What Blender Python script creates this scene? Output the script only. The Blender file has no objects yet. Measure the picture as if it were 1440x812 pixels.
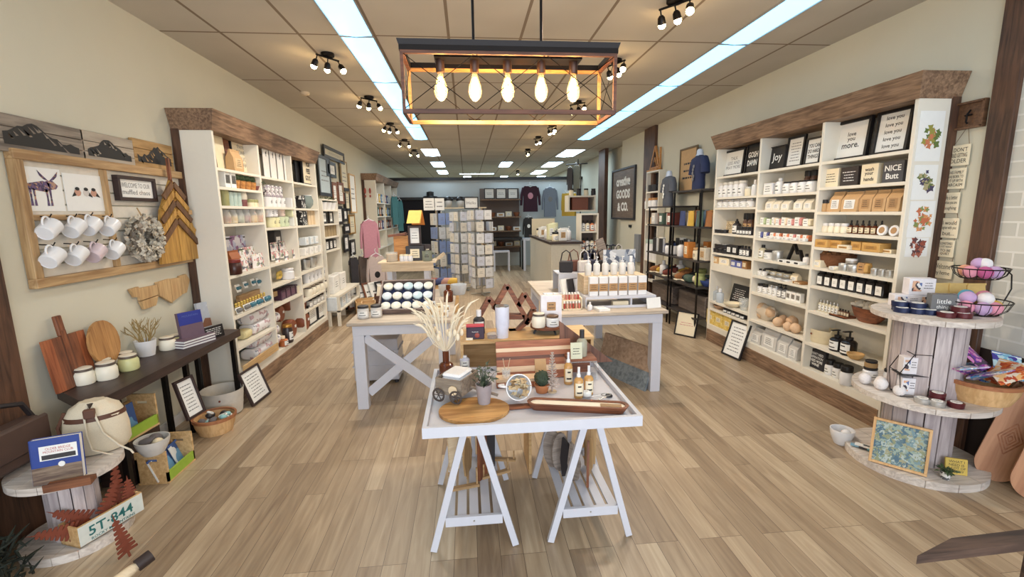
import bpy,bmesh,math,random
from mathutils import Vector,Matrix,Euler,noise
random.seed(7)
PI=math.pi
R_=math.radians
D=bpy.data
C=bpy.context.scene.collection

# ------------------------------------------------------------------ camera
FPX=640.0
CAMH=1.54
_d=Vector((-63,106,-FPX)).normalized()
_bb=FPX*FPX/(106+63*.0145)
_up=-Vector((.0145*_bb,-_bb,-FPX)).normalized()
_rt=_d.cross(_up).normalized()
CAMM=Matrix(((_rt.x,_d.x,_up.x),(_rt.y,_d.y,_up.y),(_rt.z,_d.z,_up.z))) # world -> cam
CAM=Vector((0,0,CAMH))
cam_data=D.cameras.new('camera')
cam_data.sensor_width=36
cam_data.lens=FPX/1440*36
cam_data.clip_start=.02
cam=D.objects.new('camera',cam_data)
C.objects.link(cam)
cam.matrix_world=Matrix.Translation(CAM)@CAMM.transposed().to_4x4()
bpy.context.scene.camera=cam

def at(px,py,**k):
    """world point seen at a photo pixel, on the plane x=, y= or z="""
    v=CAMM.transposed()@Vector((px-720,406-py,-FPX))
    key,val=list(k.items())[0]
    a='xyz'.index(key)
    return CAM+v*((val-CAM[a])/v[a])

def pxcol(px,axis,**k):
    """solve one coordinate so the point falls on photo column px; two others are given"""
    p=[k.get('x',0.),k.get('y',0.),k.get('z',0.)]
    def f(t):
        p[axis]=t
        c=CAMM@(Vector(p)-CAM)
        return FPX*c.x+(px-720)*c.z
    f0,f1=f(0.),f(1.)
    return-f0/(f1-f0)
def Yp(px,x,z):return pxcol(px,1,x=x,z=z)
def Xp(px,y,z):return pxcol(px,0,y=y,z=z)

# ------------------------------------------------------------------ materials
MATS={}
def new_mat(name):
    m=D.materials.new(name)
    m.use_nodes=True
    return m,m.node_tree,m.node_tree.nodes['Principled BSDF']
def lin(c):
    return tuple(((v/255)/12.92 if v/255<=.04045 else((v/255+.055)/1.055)**2.4)for v in c)
def M(name,rgb,rough=.55,metal=0,var=.12,scale=30,spec=None,trans=0,coat=0,bump=0,alpha=1):
    """plain procedural material; rgb as 0-255 sRGB; a noise varies it slightly"""
    if name in MATS:return MATS[name]
    m,nt,p=new_mat(name)
    c=lin(rgb)
    tc=nt.nodes.new('ShaderNodeTexCoord')
    nz=nt.nodes.new('ShaderNodeTexNoise')
    nz.inputs['Scale'].default_value=scale
    nz.inputs['Detail'].default_value=3
    nt.links.new(tc.outputs['Object'],nz.inputs['Vector'])
    mx=nt.nodes.new('ShaderNodeMix');mx.data_type='RGBA'
    mx.inputs[6].default_value=(*[v*(1-var)for v in c],1)
    mx.inputs[7].default_value=(*[min(1,v*(1+var))for v in c],1)
    nt.links.new(nz.outputs['Fac'],mx.inputs[0])
    nt.links.new(mx.outputs[2],p.inputs['Base Color'])
    p.inputs['Roughness'].default_value=rough
    p.inputs['Metallic'].default_value=metal
    if spec is not None:p.inputs['Specular IOR Level'].default_value=spec
    if trans:p.inputs['Transmission Weight'].default_value=trans
    if coat:p.inputs['Coat Weight'].default_value=coat
    if alpha<1:p.inputs['Alpha'].default_value=alpha
    if bump:
        b=nt.nodes.new('ShaderNodeBump');b.inputs['Strength'].default_value=bump
        b.inputs['Distance'].default_value=.01
        nt.links.new(nz.outputs['Fac'],b.inputs['Height']);nt.links.new(b.outputs[0],p.inputs['Normal'])
    MATS[name]=m
    return m
def WOOD(name,c1,c2,axis='x',scale=6,rough=.55,stretch=12,knots=0):
    """wood: noise stretched along the grain axis"""
    if name in MATS:return MATS[name]
    m,nt,p=new_mat(name)
    tc=nt.nodes.new('ShaderNodeTexCoord')
    mp=nt.nodes.new('ShaderNodeMapping')
    s=[scale*stretch]*3
    s['xyz'.index(axis)]=scale
    mp.inputs['Scale'].default_value=s
    nt.links.new(tc.outputs['Object'],mp.inputs['Vector'])
    nz=nt.nodes.new('ShaderNodeTexNoise');nz.inputs['Scale'].default_value=1
    nz.inputs['Detail'].default_value=5;nz.inputs['Distortion'].default_value=.6
    nt.links.new(mp.outputs[0],nz.inputs['Vector'])
    n2=nt.nodes.new('ShaderNodeTexNoise');n2.inputs['Scale'].default_value=scale*.6
    nt.links.new(tc.outputs['Object'],n2.inputs['Vector'])
    ad=nt.nodes.new('ShaderNodeMath');ad.operation='MULTIPLY_ADD'
    ad.inputs[1].default_value=.6
    nt.links.new(n2.outputs['Fac'],ad.inputs[0])
    sb=nt.nodes.new('ShaderNodeMath');sb.operation='SUBTRACT';sb.inputs[1].default_value=.3
    nt.links.new(nz.outputs['Fac'],sb.inputs[0])
    nt.links.new(sb.outputs[0],ad.inputs[2])
    rp=nt.nodes.new('ShaderNodeValToRGB')
    rp.color_ramp.elements[0].position=.32;rp.color_ramp.elements[0].color=(*lin(c1),1)
    rp.color_ramp.elements[1].position=.68;rp.color_ramp.elements[1].color=(*lin(c2),1)
    nt.links.new(ad.outputs[0],rp.inputs[0])
    nt.links.new(rp.outputs[0],p.inputs['Base Color'])
    p.inputs['Roughness'].default_value=rough
    MATS[name]=m
    return m
def PATCH(name,cols,scale=20,rough=.6,bg=None,thr=None):
    """irregular multi colour print (floral cloth, photos on covers): random cell colours"""
    if name in MATS:return MATS[name]
    m,nt,p=new_mat(name)
    tc=nt.nodes.new('ShaderNodeTexCoord')
    nz=nt.nodes.new('ShaderNodeTexNoise');nz.inputs['Scale'].default_value=scale*.7
    nt.links.new(tc.outputs['Object'],nz.inputs['Vector'])
    mxv=nt.nodes.new('ShaderNodeVectorMath');mxv.operation='MULTIPLY_ADD'
    mxv.inputs[1].default_value=(.08,.08,.08)
    nt.links.new(nz.outputs['Color'],mxv.inputs[0]);nt.links.new(tc.outputs['Object'],mxv.inputs[2])
    vo=nt.nodes.new('ShaderNodeTexVoronoi');vo.inputs['Scale'].default_value=scale
    nt.links.new(mxv.outputs[0],vo.inputs['Vector'])
    sp=nt.nodes.new('ShaderNodeSeparateColor');nt.links.new(vo.outputs['Color'],sp.inputs[0])
    rp=nt.nodes.new('ShaderNodeValToRGB');rp.color_ramp.interpolation='CONSTANT'
    el=rp.color_ramp.elements
    n=len(cols)
    el[0].position=0;el[0].color=(*lin(cols[0]),1)
    el[1].position=1/n;el[1].color=(*lin(cols[1]),1)
    for i in range(2,n):
        e=el.new(i/n);e.color=(*lin(cols[i]),1)
    nt.links.new(sp.outputs[0],rp.inputs[0])
    nt.links.new(rp.outputs[0],p.inputs['Base Color'])
    p.inputs['Roughness'].default_value=rough
    MATS[name]=m
    return m
def EMIT(name,rgb,strength):
    if name in MATS:return MATS[name]
    m,nt,p=new_mat(name)
    p.inputs['Base Color'].default_value=(*lin(rgb),1)
    p.inputs['Emission Color'].default_value=(*lin(rgb),1)
    p.inputs['Emission Strength'].default_value=strength
    MATS[name]=m
    return m
def CLEAR(name,rgb=(235,240,240),alpha=.25,rough=.08):
    """thin clear glass or film: partly transparent, glossy"""
    if name in MATS:return MATS[name]
    m,nt,p=new_mat(name)
    p.inputs['Base Color'].default_value=(*lin(rgb),1)
    p.inputs['Roughness'].default_value=rough
    p.inputs['Alpha'].default_value=alpha
    MATS[name]=m
    return m

white=M('white_paint',(222,222,222),.45,var=.03)
trestle_white=M('white_gloss_paint',(200,202,212),.35,var=.03)
wall_paint=M('wall_paint',(204,200,182),.8,var=.03,scale=4)
black=M('black_paint',(22,20,22),.45)
blackmetal=M('black_metal',(24,20,20),.4,.6)
dark_trim=WOOD('dark_stained_wood',(58,38,28),(96,66,48),'z',5)
dark_trim_y=WOOD('dark_stained_wood_long',(98,74,56),(154,124,98),'y',5)
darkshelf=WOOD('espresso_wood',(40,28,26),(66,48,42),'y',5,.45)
pine=WOOD('pine_wood',(188,150,100),(218,184,134),'x',5)
palewood=WOOD('pale_wood',(196,172,140),(222,202,170),'x',5)
rustic=WOOD('rustic_wood',(140,108,72),(188,156,112),'x',4)
rustic_z=WOOD('rustic_wood_upright',(140,108,72),(188,156,112),'z',4)
walnut=WOOD('walnut_wood',(92,52,34),(140,84,54),'x',6)
walnut_z=WOOD('walnut_wood_upright',(92,52,34),(140,84,54),'z',6)
greywood=WOOD('grey_weathered_wood',(112,100,92),(160,148,138),'x',5)
honey=WOOD('honey_wood',(160,104,50),(202,146,82),'x',6)
kraft=M('kraft_paper',(196,160,116),.75)
kraft2=M('kraft_card',(176,138,96),.75)
cream=M('cream_card',(232,220,192),.7,var=.05)
ivory=M('ivory_wax',(236,230,212),.4,var=.03)
paper=M('white_paper',(235,235,232),.7,var=.03)
ink=M('black_ink',(38,36,38),.6)
greyink=M('grey_ink',(120,120,122),.6)
amber=M('amber_glass',(92,42,18),.12,coat=.5)
glass=CLEAR('clear_glass')
film=CLEAR('clear_film',alpha=.3,rough=.15)
steel=M('brushed_steel',(180,178,172),.3,.9)
tinmat=M('tin_metal',(196,196,194),.35,.7)
gold=M('brass',(196,148,74),.35,.8)
whiteceramic=M('white_ceramic',(228,228,230),.25,var=.02)
charcoal=M('charcoal_plastic',(44,42,46),.5)
navy=M('navy_fabric',(38,48,84),.8)
brownfab=M('brown_leather',(92,58,42),.6)
canvas=M('canvas_cloth',(214,202,178),.85,scale=200)
greenleaf=M('green_leaf',(70,90,58),.6)
pink=M('pink_fabric',(196,140,156),.85)
yellow=M('yellow_paint',(228,186,84),.6)
orangem=M('orange_paint',(206,128,58),.6)
redm=M('red_plastic',(176,44,44),.4)

# ------------------------------------------------------------------ mesh builder
def rotm(rx=0,ry=0,rz=0):return Euler((rx,ry,rz)).to_matrix().to_4x4()
def TR(x=0,y=0,z=0,rx=0,ry=0,rz=0):return Matrix.Translation((x,y,z))@rotm(rx,ry,rz)
_TXT={}
def text_geo(s,bold=0.0,shear=0):
    k=(s,bold,shear)
    if k not in _TXT:
        cu=D.curves.new('t','FONT');cu.body=s;cu.align_x='CENTER';cu.resolution_u=2
        cu.offset=bold;cu.shear=shear;cu.space_line=.9
        o=D.objects.new('t',cu);C.objects.link(o)
        bpy.context.view_layer.update()
        me=o.evaluated_get(bpy.context.evaluated_depsgraph_get()).to_mesh()
        v=[tuple(q.co)for q in me.vertices];f=[tuple(q.vertices)for q in me.polygons]
        o.to_mesh_clear();D.objects.remove(o);D.curves.remove(cu)
        _TXT[k]=(v,f)
    return _TXT[k]

class B:
    def __init__(s,mat=None):
        s.v=[];s.f=[];s.m=[];s.mats=[];s.cur=mat
    def mi(s,mat):
        mat=mat or s.cur or white
        if mat not in s.mats:s.mats.append(mat)
        return s.mats.index(mat)
    def add(s,vs,fs,mat=None,T=None):
        n=len(s.v);i=s.mi(mat)
        if T is None:s.v+=[tuple(v)for v in vs]
        else:s.v+=[tuple(T@Vector(v))for v in vs]
        s.f+=[tuple(n+k for k in f)for f in fs];s.m+=[i]*len(fs)
        return s
    def box(s,lo,hi,mat=None,T=None,bev=0):
        x0,y0,z0=[min(a,b)for a,b in zip(lo,hi)];x1,y1,z1=[max(a,b)for a,b in zip(lo,hi)]
        if bev:
            b=min(bev,(x1-x0)*.45,(y1-y0)*.45,(z1-z0)*.45)
            vs=[];idx={}
            for ix,X in enumerate((x0,x1)):
                for iy,Y in enumerate((y0,y1)):
                    for iz,Z in enumerate((z0,z1)):
                        sx,sy,sz=[(1,-1)[k]for k in(ix,iy,iz)]
                        for a in range(3):
                            p=[X+sx*b,Y+sy*b,Z+sz*b];p[a]=(X,Y,Z)[a]
                            idx[(ix,iy,iz,a)]=len(vs);vs.append(p)
            fs=[]
            q=((0,0),(1,0),(1,1),(0,1))
            for a in range(3):
                o=[k for k in range(3)if k!=a]
                for e in(0,1):
                    f=[]
                    for(u,w)in q:
                        c=[0,0,0];c[a]=e;c[o[0]]=u;c[o[1]]=w
                        f.append(idx[(*c,a)])
                    fs.append(f if(e==1)==(a!=1)else f[::-1])
                # edge chamfers along axis a
                for(u,w)in q:
                    c0=[0,0,0];c0[o[0]]=u;c0[o[1]]=w;c1=list(c0);c1[a]=1
                    fs.append([idx[(*c0,o[0])],idx[(*c0,o[1])],idx[(*c1,o[1])],idx[(*c1,o[0])]])
            for ix in(0,1):
                for iy in(0,1):
                    for iz in(0,1):fs.append([idx[(ix,iy,iz,a)]for a in range(3)])
            return s.add(vs,fs,mat,T)
        vs=[(x0,y0,z0),(x1,y0,z0),(x1,y1,z0),(x0,y1,z0),(x0,y0,z1),(x1,y0,z1),(x1,y1,z1),(x0,y1,z1)]
        return s.add(vs,[(0,3,2,1),(4,5,6,7),(0,1,5,4),(1,2,6,5),(2,3,7,6),(3,0,4,7)],mat,T)
    def cbox(s,c,d,mat=None,T=None,bev=0):
        return s.box([a-b/2 for a,b in zip(c,d)],[a+b/2 for a,b in zip(c,d)],mat,T,bev)
    def lathe(s,prof,mat=None,n=16,T=None,sx=1,sy=1,cap=True):
        vs=[];fs=[]
        for r,z in prof:
            for k in range(n):
                a=2*PI*k/n;vs.append((r*math.cos(a)*sx,r*math.sin(a)*sy,z))
        for j in range(len(prof)-1):
            for k in range(n):
                a,b=j*n+k,j*n+(k+1)%n;fs.append((a,b,b+n,a+n))
        if cap:
            if prof[0][0]>1e-5:fs.append(tuple(reversed(range(n))))
            if prof[-1][0]>1e-5:fs.append(tuple((len(prof)-1)*n+k for k in range(n)))
        return s.add(vs,fs,mat,T)
    def cyl(s,r,z0,z1,mat=None,n=16,T=None):return s.lathe([(r,z0),(r,z1)],mat,n,T)
    def ball(s,c,r,mat=None,n=12,m=8,T=None,sc=(1,1,1),lump=0,seed=0):
        vs=[];fs=[]
        for j in range(m+1):
            t=PI*j/m
            for k in range(n):
                a=2*PI*k/n
                d=Vector((math.sin(t)*math.cos(a),math.sin(t)*math.sin(a),-math.cos(t)))
                q=1+(lump*noise.noise(d*1.7+Vector((seed,0,0)))if lump else 0)
                vs.append((c[0]+d.x*r*q*sc[0],c[1]+d.y*r*q*sc[1],c[2]+d.z*r*q*sc[2]))
        for j in range(m):
            for k in range(n):
                a,b=j*n+k,j*n+(k+1)%n;fs.append((a,b,b+n,a+n))
        return s.add(vs,fs,mat,T)
    def tube(s,pts,r,mat=None,n=8,T=None,closed=False,sq=False):
        pts=[Vector(p)for p in pts];rs=r if isinstance(r,(list,tuple))else[r]*len(pts)
        N=len(pts);vs=[];fs=[];u=None
        for i,p in enumerate(pts):
            if closed:d=pts[(i+1)%N]-pts[i-1]
            else:d=pts[min(i+1,N-1)]-pts[max(i-1,0)]
            d=d.normalized()if d.length>1e-9 else Vector((0,0,1))
            if u is None:u=d.orthogonal().normalized()if not sq else(Vector((0,0,1)).cross(d).normalized()if abs(d.z)<.95 else Vector((1,0,0)))
            else:
                u=u-d*u.dot(d);u=u.normalized()if u.length>1e-6 else d.orthogonal().normalized()
            w=d.cross(u)
            for k in range(n):
                a=2*PI*(k+(.5 if sq else 0))/n
                vs.append(p+(u*math.cos(a)+w*math.sin(a))*rs[i]*(1.414 if sq else 1))
        for i in range(N if closed else N-1):
            for k in range(n):
                a=i*n+k;b=i*n+(k+1)%n;c=((i+1)%N)*n+(k+1)%n;e=((i+1)%N)*n+k
                fs.append((a,b,c,e))
        if not closed:fs+=[tuple(reversed(range(n))),tuple((N-1)*n+k for k in range(n))]
        return s.add(vs,fs,mat,T)
    def bar(s,a,b,w,h=None,mat=None,T=None,up=(0,0,1)):
        """square-section bar from a to b; w across, h along 'up'"""
        h=h or w;a=Vector(a);b=Vector(b);d=(b-a).normalized();upv=Vector(up)
        x=d.cross(upv)
        if x.length<1e-3:x=d.cross(Vector((0,1,0)))
        x.normalize();y=x.cross(d).normalized()
        vs=[]
        for p in(a,b):
            for(i,j)in((-1,-1),(1,-1),(1,1),(-1,1)):vs.append(p+x*(i*w/2)+y*(j*h/2))
        return s.add(vs,[(0,1,2,3),(7,6,5,4),(0,4,5,1),(1,5,6,2),(2,6,7,3),(3,7,4,0)],mat,T)
    def prism(s,poly,y0,y1,mat=None,T=None):
        """polygon in x,z extruded along y"""
        n=len(poly)
        vs=[(x,y0,z)for x,z in poly]+[(x,y1,z)for x,z in poly]
        fs=[tuple(range(n)),tuple(reversed(range(n,2*n)))]+[(i,i+n,(i+1)%n+n,(i+1)%n)for i in range(n)]
        return s.add(vs,fs,mat,T)
    def text(s,st,h,x,y,z,mat=None,T=None,w=None,bold=0.0,shear=0):
        """text standing in the xz plane, facing -y; h line height, w max width"""
        v,f=text_geo(st,bold,shear)
        if not v:return s
        x0=min(p[0]for p in v);x1=max(p[0]for p in v);z0=min(p[1]for p in v);z1=max(p[1]for p in v)
        sc=h/.72
        sx=sc
        if w:sx=w/max(1e-6,x1-x0)
        nl=st.count('\n')+1
        if nl>1 or True:
            szz=h/max(1e-6,(z1-z0))
        cx=(x0+x1)/2;cz=(z0+z1)/2
        vs=[(x+(p[0]-cx)*(min(sx,szz*1.05)if w else szz),y,z+(p[1]-cz)*szz)for p in v]
        return s.add(vs,f,mat or ink,T)
    def lines(s,x0,x1,z0,z1,y,n,mat=None,T=None,th=.26,seed=1,ragged=.3,center=True):
        """rows of small word-like dashes standing for writing too small to read"""
        rnd=random.Random(seed);dz=(z1-z0)/n
        for i in range(n):
            zc=z0+dz*(i+.5);w=(x1-x0)*(1-ragged*rnd.random());xx=(x0+x1)/2-w/2 if center else x0
            e=xx+w
            while xx<e-.002:
                l=min((x1-x0)*(.08+.16*rnd.random()),e-xx)
                s.add([(xx,y,zc-dz*th/2),(xx+l,y,zc-dz*th/2),(xx+l,y,zc+dz*th/2),(xx,y,zc+dz*th/2)],[(0,1,2,3)],mat or ink,T)
                xx+=l+(x1-x0)*.04
        return s
    def quad(s,p,mat=None,T=None):return s.add(p,[(0,1,2,3)],mat,T)
    def mesh(s,name,smooth=40):
        me=D.meshes.new(name)
        me.from_pydata([tuple(v)for v in s.v],[],s.f)
        for m in s.mats:me.materials.append(m)
        me.polygons.foreach_set('material_index',s.m)
        if smooth:
            me.polygons.foreach_set('use_smooth',[True]*len(s.f))
            me.set_sharp_from_angle(angle=R_(smooth))
        bm=bmesh.new();bm.from_mesh(me)
        bmesh.ops.recalc_face_normals(bm,faces=bm.faces)if smooth!='raw' else None
        bm.to_mesh(me);bm.free()
        me.update()
        return me

# ------------------------------------------------------------------ objects
def part(name,b,label=None,kids=(),stuff=False):
    """part spec: mesh + children, to be instanced under things"""
    return(name,b.mesh(name)if isinstance(b,B)else b,label,list(kids),stuff)
def proto(name,cat,parts):return dict(name=name,cat=cat,parts=parts)
def _mk(pt,parent,deep):
    name,me,label,kids,stuff=pt
    o=D.objects.new(name,me);C.objects.link(o);o.parent=parent
    if label:o['label']=label
    if stuff:o['kind']='stuff'
    for k in kids:_mk(k,o,deep+1)
    return o
def put(pr,loc,rz=0,label='',group=None,rx=0,ry=0,s=None,cat=None,name=None,rot=None):
    parts=pr['parts']
    if len(parts)==1:
        o=D.objects.new(name or pr['name'],parts[0][1]);C.objects.link(o)
        for k in parts[0][3]:_mk(k,o,1)
    else:
        o=D.objects.new(name or pr['name'],None);C.objects.link(o)
        o.empty_display_size=.05
        for p in parts:_mk(p,o,1)
    o.location=loc
    o.rotation_mode='XYZ'
    o.rotation_euler=rot if rot else(rx,ry,rz)
    if s:o.scale=s if isinstance(s,(tuple,list))else(s,s,s)
    o['label']=label;o['category']=cat or pr['cat']
    if group:o['group']=group
    return o
def solo(name,b,label,cat,loc=(0,0,0),rz=0,group=None,rx=0,ry=0,stuff=False):
    o=put(proto(name,cat,[part(name,b)]),loc,rz,label,group,rx,ry)
    if stuff:o['kind']='stuff'
    return o
def multi(name,parts,label,cat,loc=(0,0,0),rz=0,group=None,rx=0,ry=0,rot=None):
    return put(proto(name,cat,parts),loc,rz,label,group,rx,ry,rot=rot)
def struct(name,b,parent=None,smooth=40):
    o=D.objects.new(name,b.mesh(name,smooth));C.objects.link(o)
    if parent:o.parent=parent
    else:o['kind']='structure'
    return o
FL,FR=PI/2,-PI/2 # facing +x (things on the left wall), facing -x (right wall)
# ================================================================== the room
XL,XR,ZC=-2.22,3.1,2.9
YF,YB,YEND=-1.6,13.3,19.0

def floor_material():
    m,nt,p=new_mat('plank_floor')
    g=nt.nodes.new('ShaderNodeNewGeometry')
    sw=nt.nodes.new('ShaderNodeSeparateXYZ');nt.links.new(g.outputs['Position'],sw.inputs[0])
    cb=nt.nodes.new('ShaderNodeCombineXYZ')
    nt.links.new(sw.outputs['Y'],cb.inputs['X']);nt.links.new(sw.outputs['X'],cb.inputs['Y'])
    bt=nt.nodes.new('ShaderNodeTexBrick')
    bt.offset=.37;bt.offset_frequency=3;bt.inputs['Scale'].default_value=1
    bt.inputs['Brick Width'].default_value=.92;bt.inputs['Row Height'].default_value=.105
    bt.inputs['Mortar Size'].default_value=.0011;bt.inputs['Mortar Smooth'].default_value=.1
    bt.inputs['Color1'].default_value=(0,0,0,1);bt.inputs['Color2'].default_value=(1,1,1,1);bt.inputs['Mortar'].default_value=(.1,.1,.1,1)
    nt.links.new(cb.outputs[0],bt.inputs['Vector'])
    # grain inside the plank
    mp=nt.nodes.new('ShaderNodeMapping');mp.inputs['Scale'].default_value=(2.2,26,1)
    nt.links.new(cb.outputs[0],mp.inputs['Vector'])
    off=nt.nodes.new('ShaderNodeVectorMath');off.operation='MULTIPLY_ADD';off.inputs[1].default_value=(9,7,5)
    nt.links.new(bt.outputs['Color'],off.inputs[0]);nt.links.new(mp.outputs[0],off.inputs[2])
    nz=nt.nodes.new('ShaderNodeTexNoise');nz.inputs['Scale'].default_value=1;nz.inputs['Detail'].default_value=6;nz.inputs['Distortion'].default_value=1.0
    nt.links.new(off.outputs[0],nz.inputs['Vector'])
    mp2=nt.nodes.new('ShaderNodeMapping');mp2.inputs['Scale'].default_value=(1.2,5,1)
    nt.links.new(off.outputs[0],mp2.inputs['Vector'])
    a=nt.nodes.new('ShaderNodeMix');a.data_type='RGBA';a.inputs[0].default_value=.66
    nt.links.new(bt.outputs['Color'],a.inputs[6]);nt.links.new(nz.outputs['Fac'],a.inputs[7])
    rp=nt.nodes.new('ShaderNodeValToRGB');el=rp.color_ramp.elements
    el[0].position=.12;el[0].color=(*lin((112,92,74)),1)
    el[1].position=.85;el[1].color=(*lin((200,184,158)),1)
    e=el.new(.38);e.color=(*lin((150,130,106)),1)
    e=el.new(.6);e.color=(*lin((174,154,128)),1)
    nt.links.new(a.outputs[2],rp.inputs[0])
    # joints
    jm=nt.nodes.new('ShaderNodeMix');jm.data_type='RGBA';jm.inputs[7].default_value=(*lin((92,76,62)),1)
    nt.links.new(bt.outputs['Fac'],jm.inputs[0]);nt.links.new(rp.outputs[0],jm.inputs[6])
    nt.links.new(jm.outputs[2],p.inputs['Base Color'])
    p.inputs['Roughness'].default_value=.38
    b=nt.nodes.new('ShaderNodeBump');b.inputs['Strength'].default_value=.12;b.inputs['Distance'].default_value=.004
    nt.links.new(nz.outputs['Fac'],b.inputs['Height']);nt.links.new(b.outputs[0],p.inputs['Normal'])
    return m

def ceiling_material():
    m,nt,p=new_mat('ceiling_tiles')
    g=nt.nodes.new('ShaderNodeNewGeometry')
    s=nt.nodes.new('ShaderNodeSeparateXYZ');nt.links.new(g.outputs['Position'],s.inputs[0])
    def line(out,off,step,w):
        a=nt.nodes.new('ShaderNodeMath');a.operation='SUBTRACT';a.inputs[1].default_value=off;nt.links.new(out,a.inputs[0])
        b=nt.nodes.new('ShaderNodeMath');b.operation='PINGPONG';b.inputs[1].default_value=step/2;nt.links.new(a.outputs[0],b.inputs[0])
        c=nt.nodes.new('ShaderNodeMath');c.operation='LESS_THAN';c.inputs[1].default_value=w/2;nt.links.new(b.outputs[0],c.inputs[0])
        return c.outputs[0]
    l1=line(s.outputs['X'],-.103,.565,.022);l2=line(s.outputs['Y'],3.86,1.25,.022)
    mx=nt.nodes.new('ShaderNodeMath');mx.operation='MAXIMUM';nt.links.new(l1,mx.inputs[0]);nt.links.new(l2,mx.inputs[1])
    nz=nt.nodes.new('ShaderNodeTexNoise');nz.inputs['Scale'].default_value=1.6;nt.links.new(g.outputs['Position'],nz.inputs['Vector'])
    rp=nt.nodes.new('ShaderNodeValToRGB')
    rp.color_ramp.elements[0].position=.3;rp.color_ramp.elements[0].color=(*lin((188,180,166)),1)
    rp.color_ramp.elements[1].position=.7;rp.color_ramp.elements[1].color=(*lin((198,190,176)),1)
    nt.links.new(nz.outputs['Fac'],rp.inputs[0])
    j=nt.nodes.new('ShaderNodeMix');j.data_type='RGBA';j.inputs[7].default_value=(*lin((132,116,98)),1)
    nt.links.new(mx.outputs[0],j.inputs[0]);nt.links.new(rp.outputs[0],j.inputs[6]);nt.links.new(j.outputs[2],p.inputs['Base Color'])
    p.inputs['Roughness'].default_value=.85
    return m

def brick_material():
    m,nt,p=new_mat('white_brick')
    g=nt.nodes.new('ShaderNodeNewGeometry')
    s=nt.nodes.new('ShaderNodeSeparateXYZ');nt.links.new(g.outputs['Position'],s.inputs[0])
    cb=nt.nodes.new('ShaderNodeCombineXYZ');nt.links.new(s.outputs['Y'],cb.inputs['X']);nt.links.new(s.outputs['Z'],cb.inputs['Y'])
    bt=nt.nodes.new('ShaderNodeTexBrick');bt.inputs['Scale'].default_value=1
    bt.inputs['Brick Width'].default_value=.22;bt.inputs['Row Height'].default_value=.085;bt.inputs['Mortar Size'].default_value=.006
    bt.inputs['Color1'].default_value=(*lin((196,194,184)),1);bt.inputs['Color2'].default_value=(*lin((210,208,198)),1)
    bt.inputs['Mortar'].default_value=(*lin((222,220,212)),1)
    nt.links.new(cb.outputs[0],bt.inputs['Vector']);nt.links.new(bt.outputs['Color'],p.inputs['Base Color'])
    b=nt.nodes.new('ShaderNodeBump');b.inputs['Strength'].default_value=.5;b.inputs['Distance'].default_value=.01
    nt.links.new(bt.outputs['Fac'],b.inputs['Height']);nt.links.new(b.outputs[0],p.inputs['Normal'])
    p.inputs['Roughness'].default_value=.7
    return m

struct('floor',B(floor_material()).box((XL-.1,YF,-.1),(XR+3,YEND,0)))
struct('ceiling',B(ceiling_material()).box((XL-.1,YF,ZC),(XR+3,YEND,ZC+.1)))
struct('wall_left',B(wall_paint).box((XL-.1,YF,0),(XL,YEND,ZC)))
struct('wall_right',B(wall_paint).box((XR,2.42,0),(XR+.1,9.0,ZC)))
struct('wall_right_brick',B(brick_material()).box((XR,YF,.687),(XR+.1,2.42,ZC)))
struct('wall_right_wainscot',B(M('dark_panel',(40,28,26),.6)).box((XR,YF,0),(XR+.1,2.42,.687)))
struct('wall_right_far',B(wall_paint).box((XR+.25,9.0,0),(XR+.35,YEND,ZC)).box((XR,9.0,0),(XR+.35,9.1,ZC)))
backwall=M('back_wall_paint',(190,194,194),.8,var=.03)
darkwall=M('dark_wall_paint',(26,22,28),.8)
struct('wall_back',B(backwall).box((XL,YB,0),(XR+.25,YB+.1,2.52)))
struct('wall_end',B(wall_paint).box((XL,YEND-.1,0),(XR+3,YEND,ZC)))
struct('trim_1',B(black).box((XL,YB-.06,2.46),(XR+.25,YB+.14,2.54)))
struct('trim_2',B(darkwall).box((XL,YB-.02,0),(-.75,YB,1.93)))
struct('trim_3',B(black).box((XL,YB-.12,1.93),(.18,YB-.02,2.0)))
# front of the shop behind the camera: low wall, mullions, open glazing bays
fw=B(wall_paint)
fw.box((XL,YF-.1,0),(XR,YF,.45));fw.box((XL,YF-.1,2.6),(XR,YF,ZC))
for x in(XL,-.45,1.3,XR-.12):fw.box((x,YF-.1,.45),(x+.12,YF,2.6))
struct('wall_front',fw)
# posts
def post(n,y0,y1,x0,x1,z0=0,z1=ZC,m=dark_trim):
    struct(n,B(m).box((x0,y0,z0),(x1,y1,z1),bev=.004))
post('trim_4',2.398,2.528,XR-.03,XR+.02)
post('trim_5',2.06,2.36,XL-.02,XL+.03,0,1.9)
yy=Yp(909,XR,2.4),Yp(924,XR,2.4)
post('trim_6',min(yy),max(yy),XR-.05,XR+.02)
yy=Yp(845,XR,2.4),Yp(854,XR,2.4)
post('trim_7',min(yy),max(yy),XR-.06,XR+.02)
struct('baseboard_left',B(white).box((XL,-1.5,0),(XL+.015,3.8,.08)))

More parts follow.
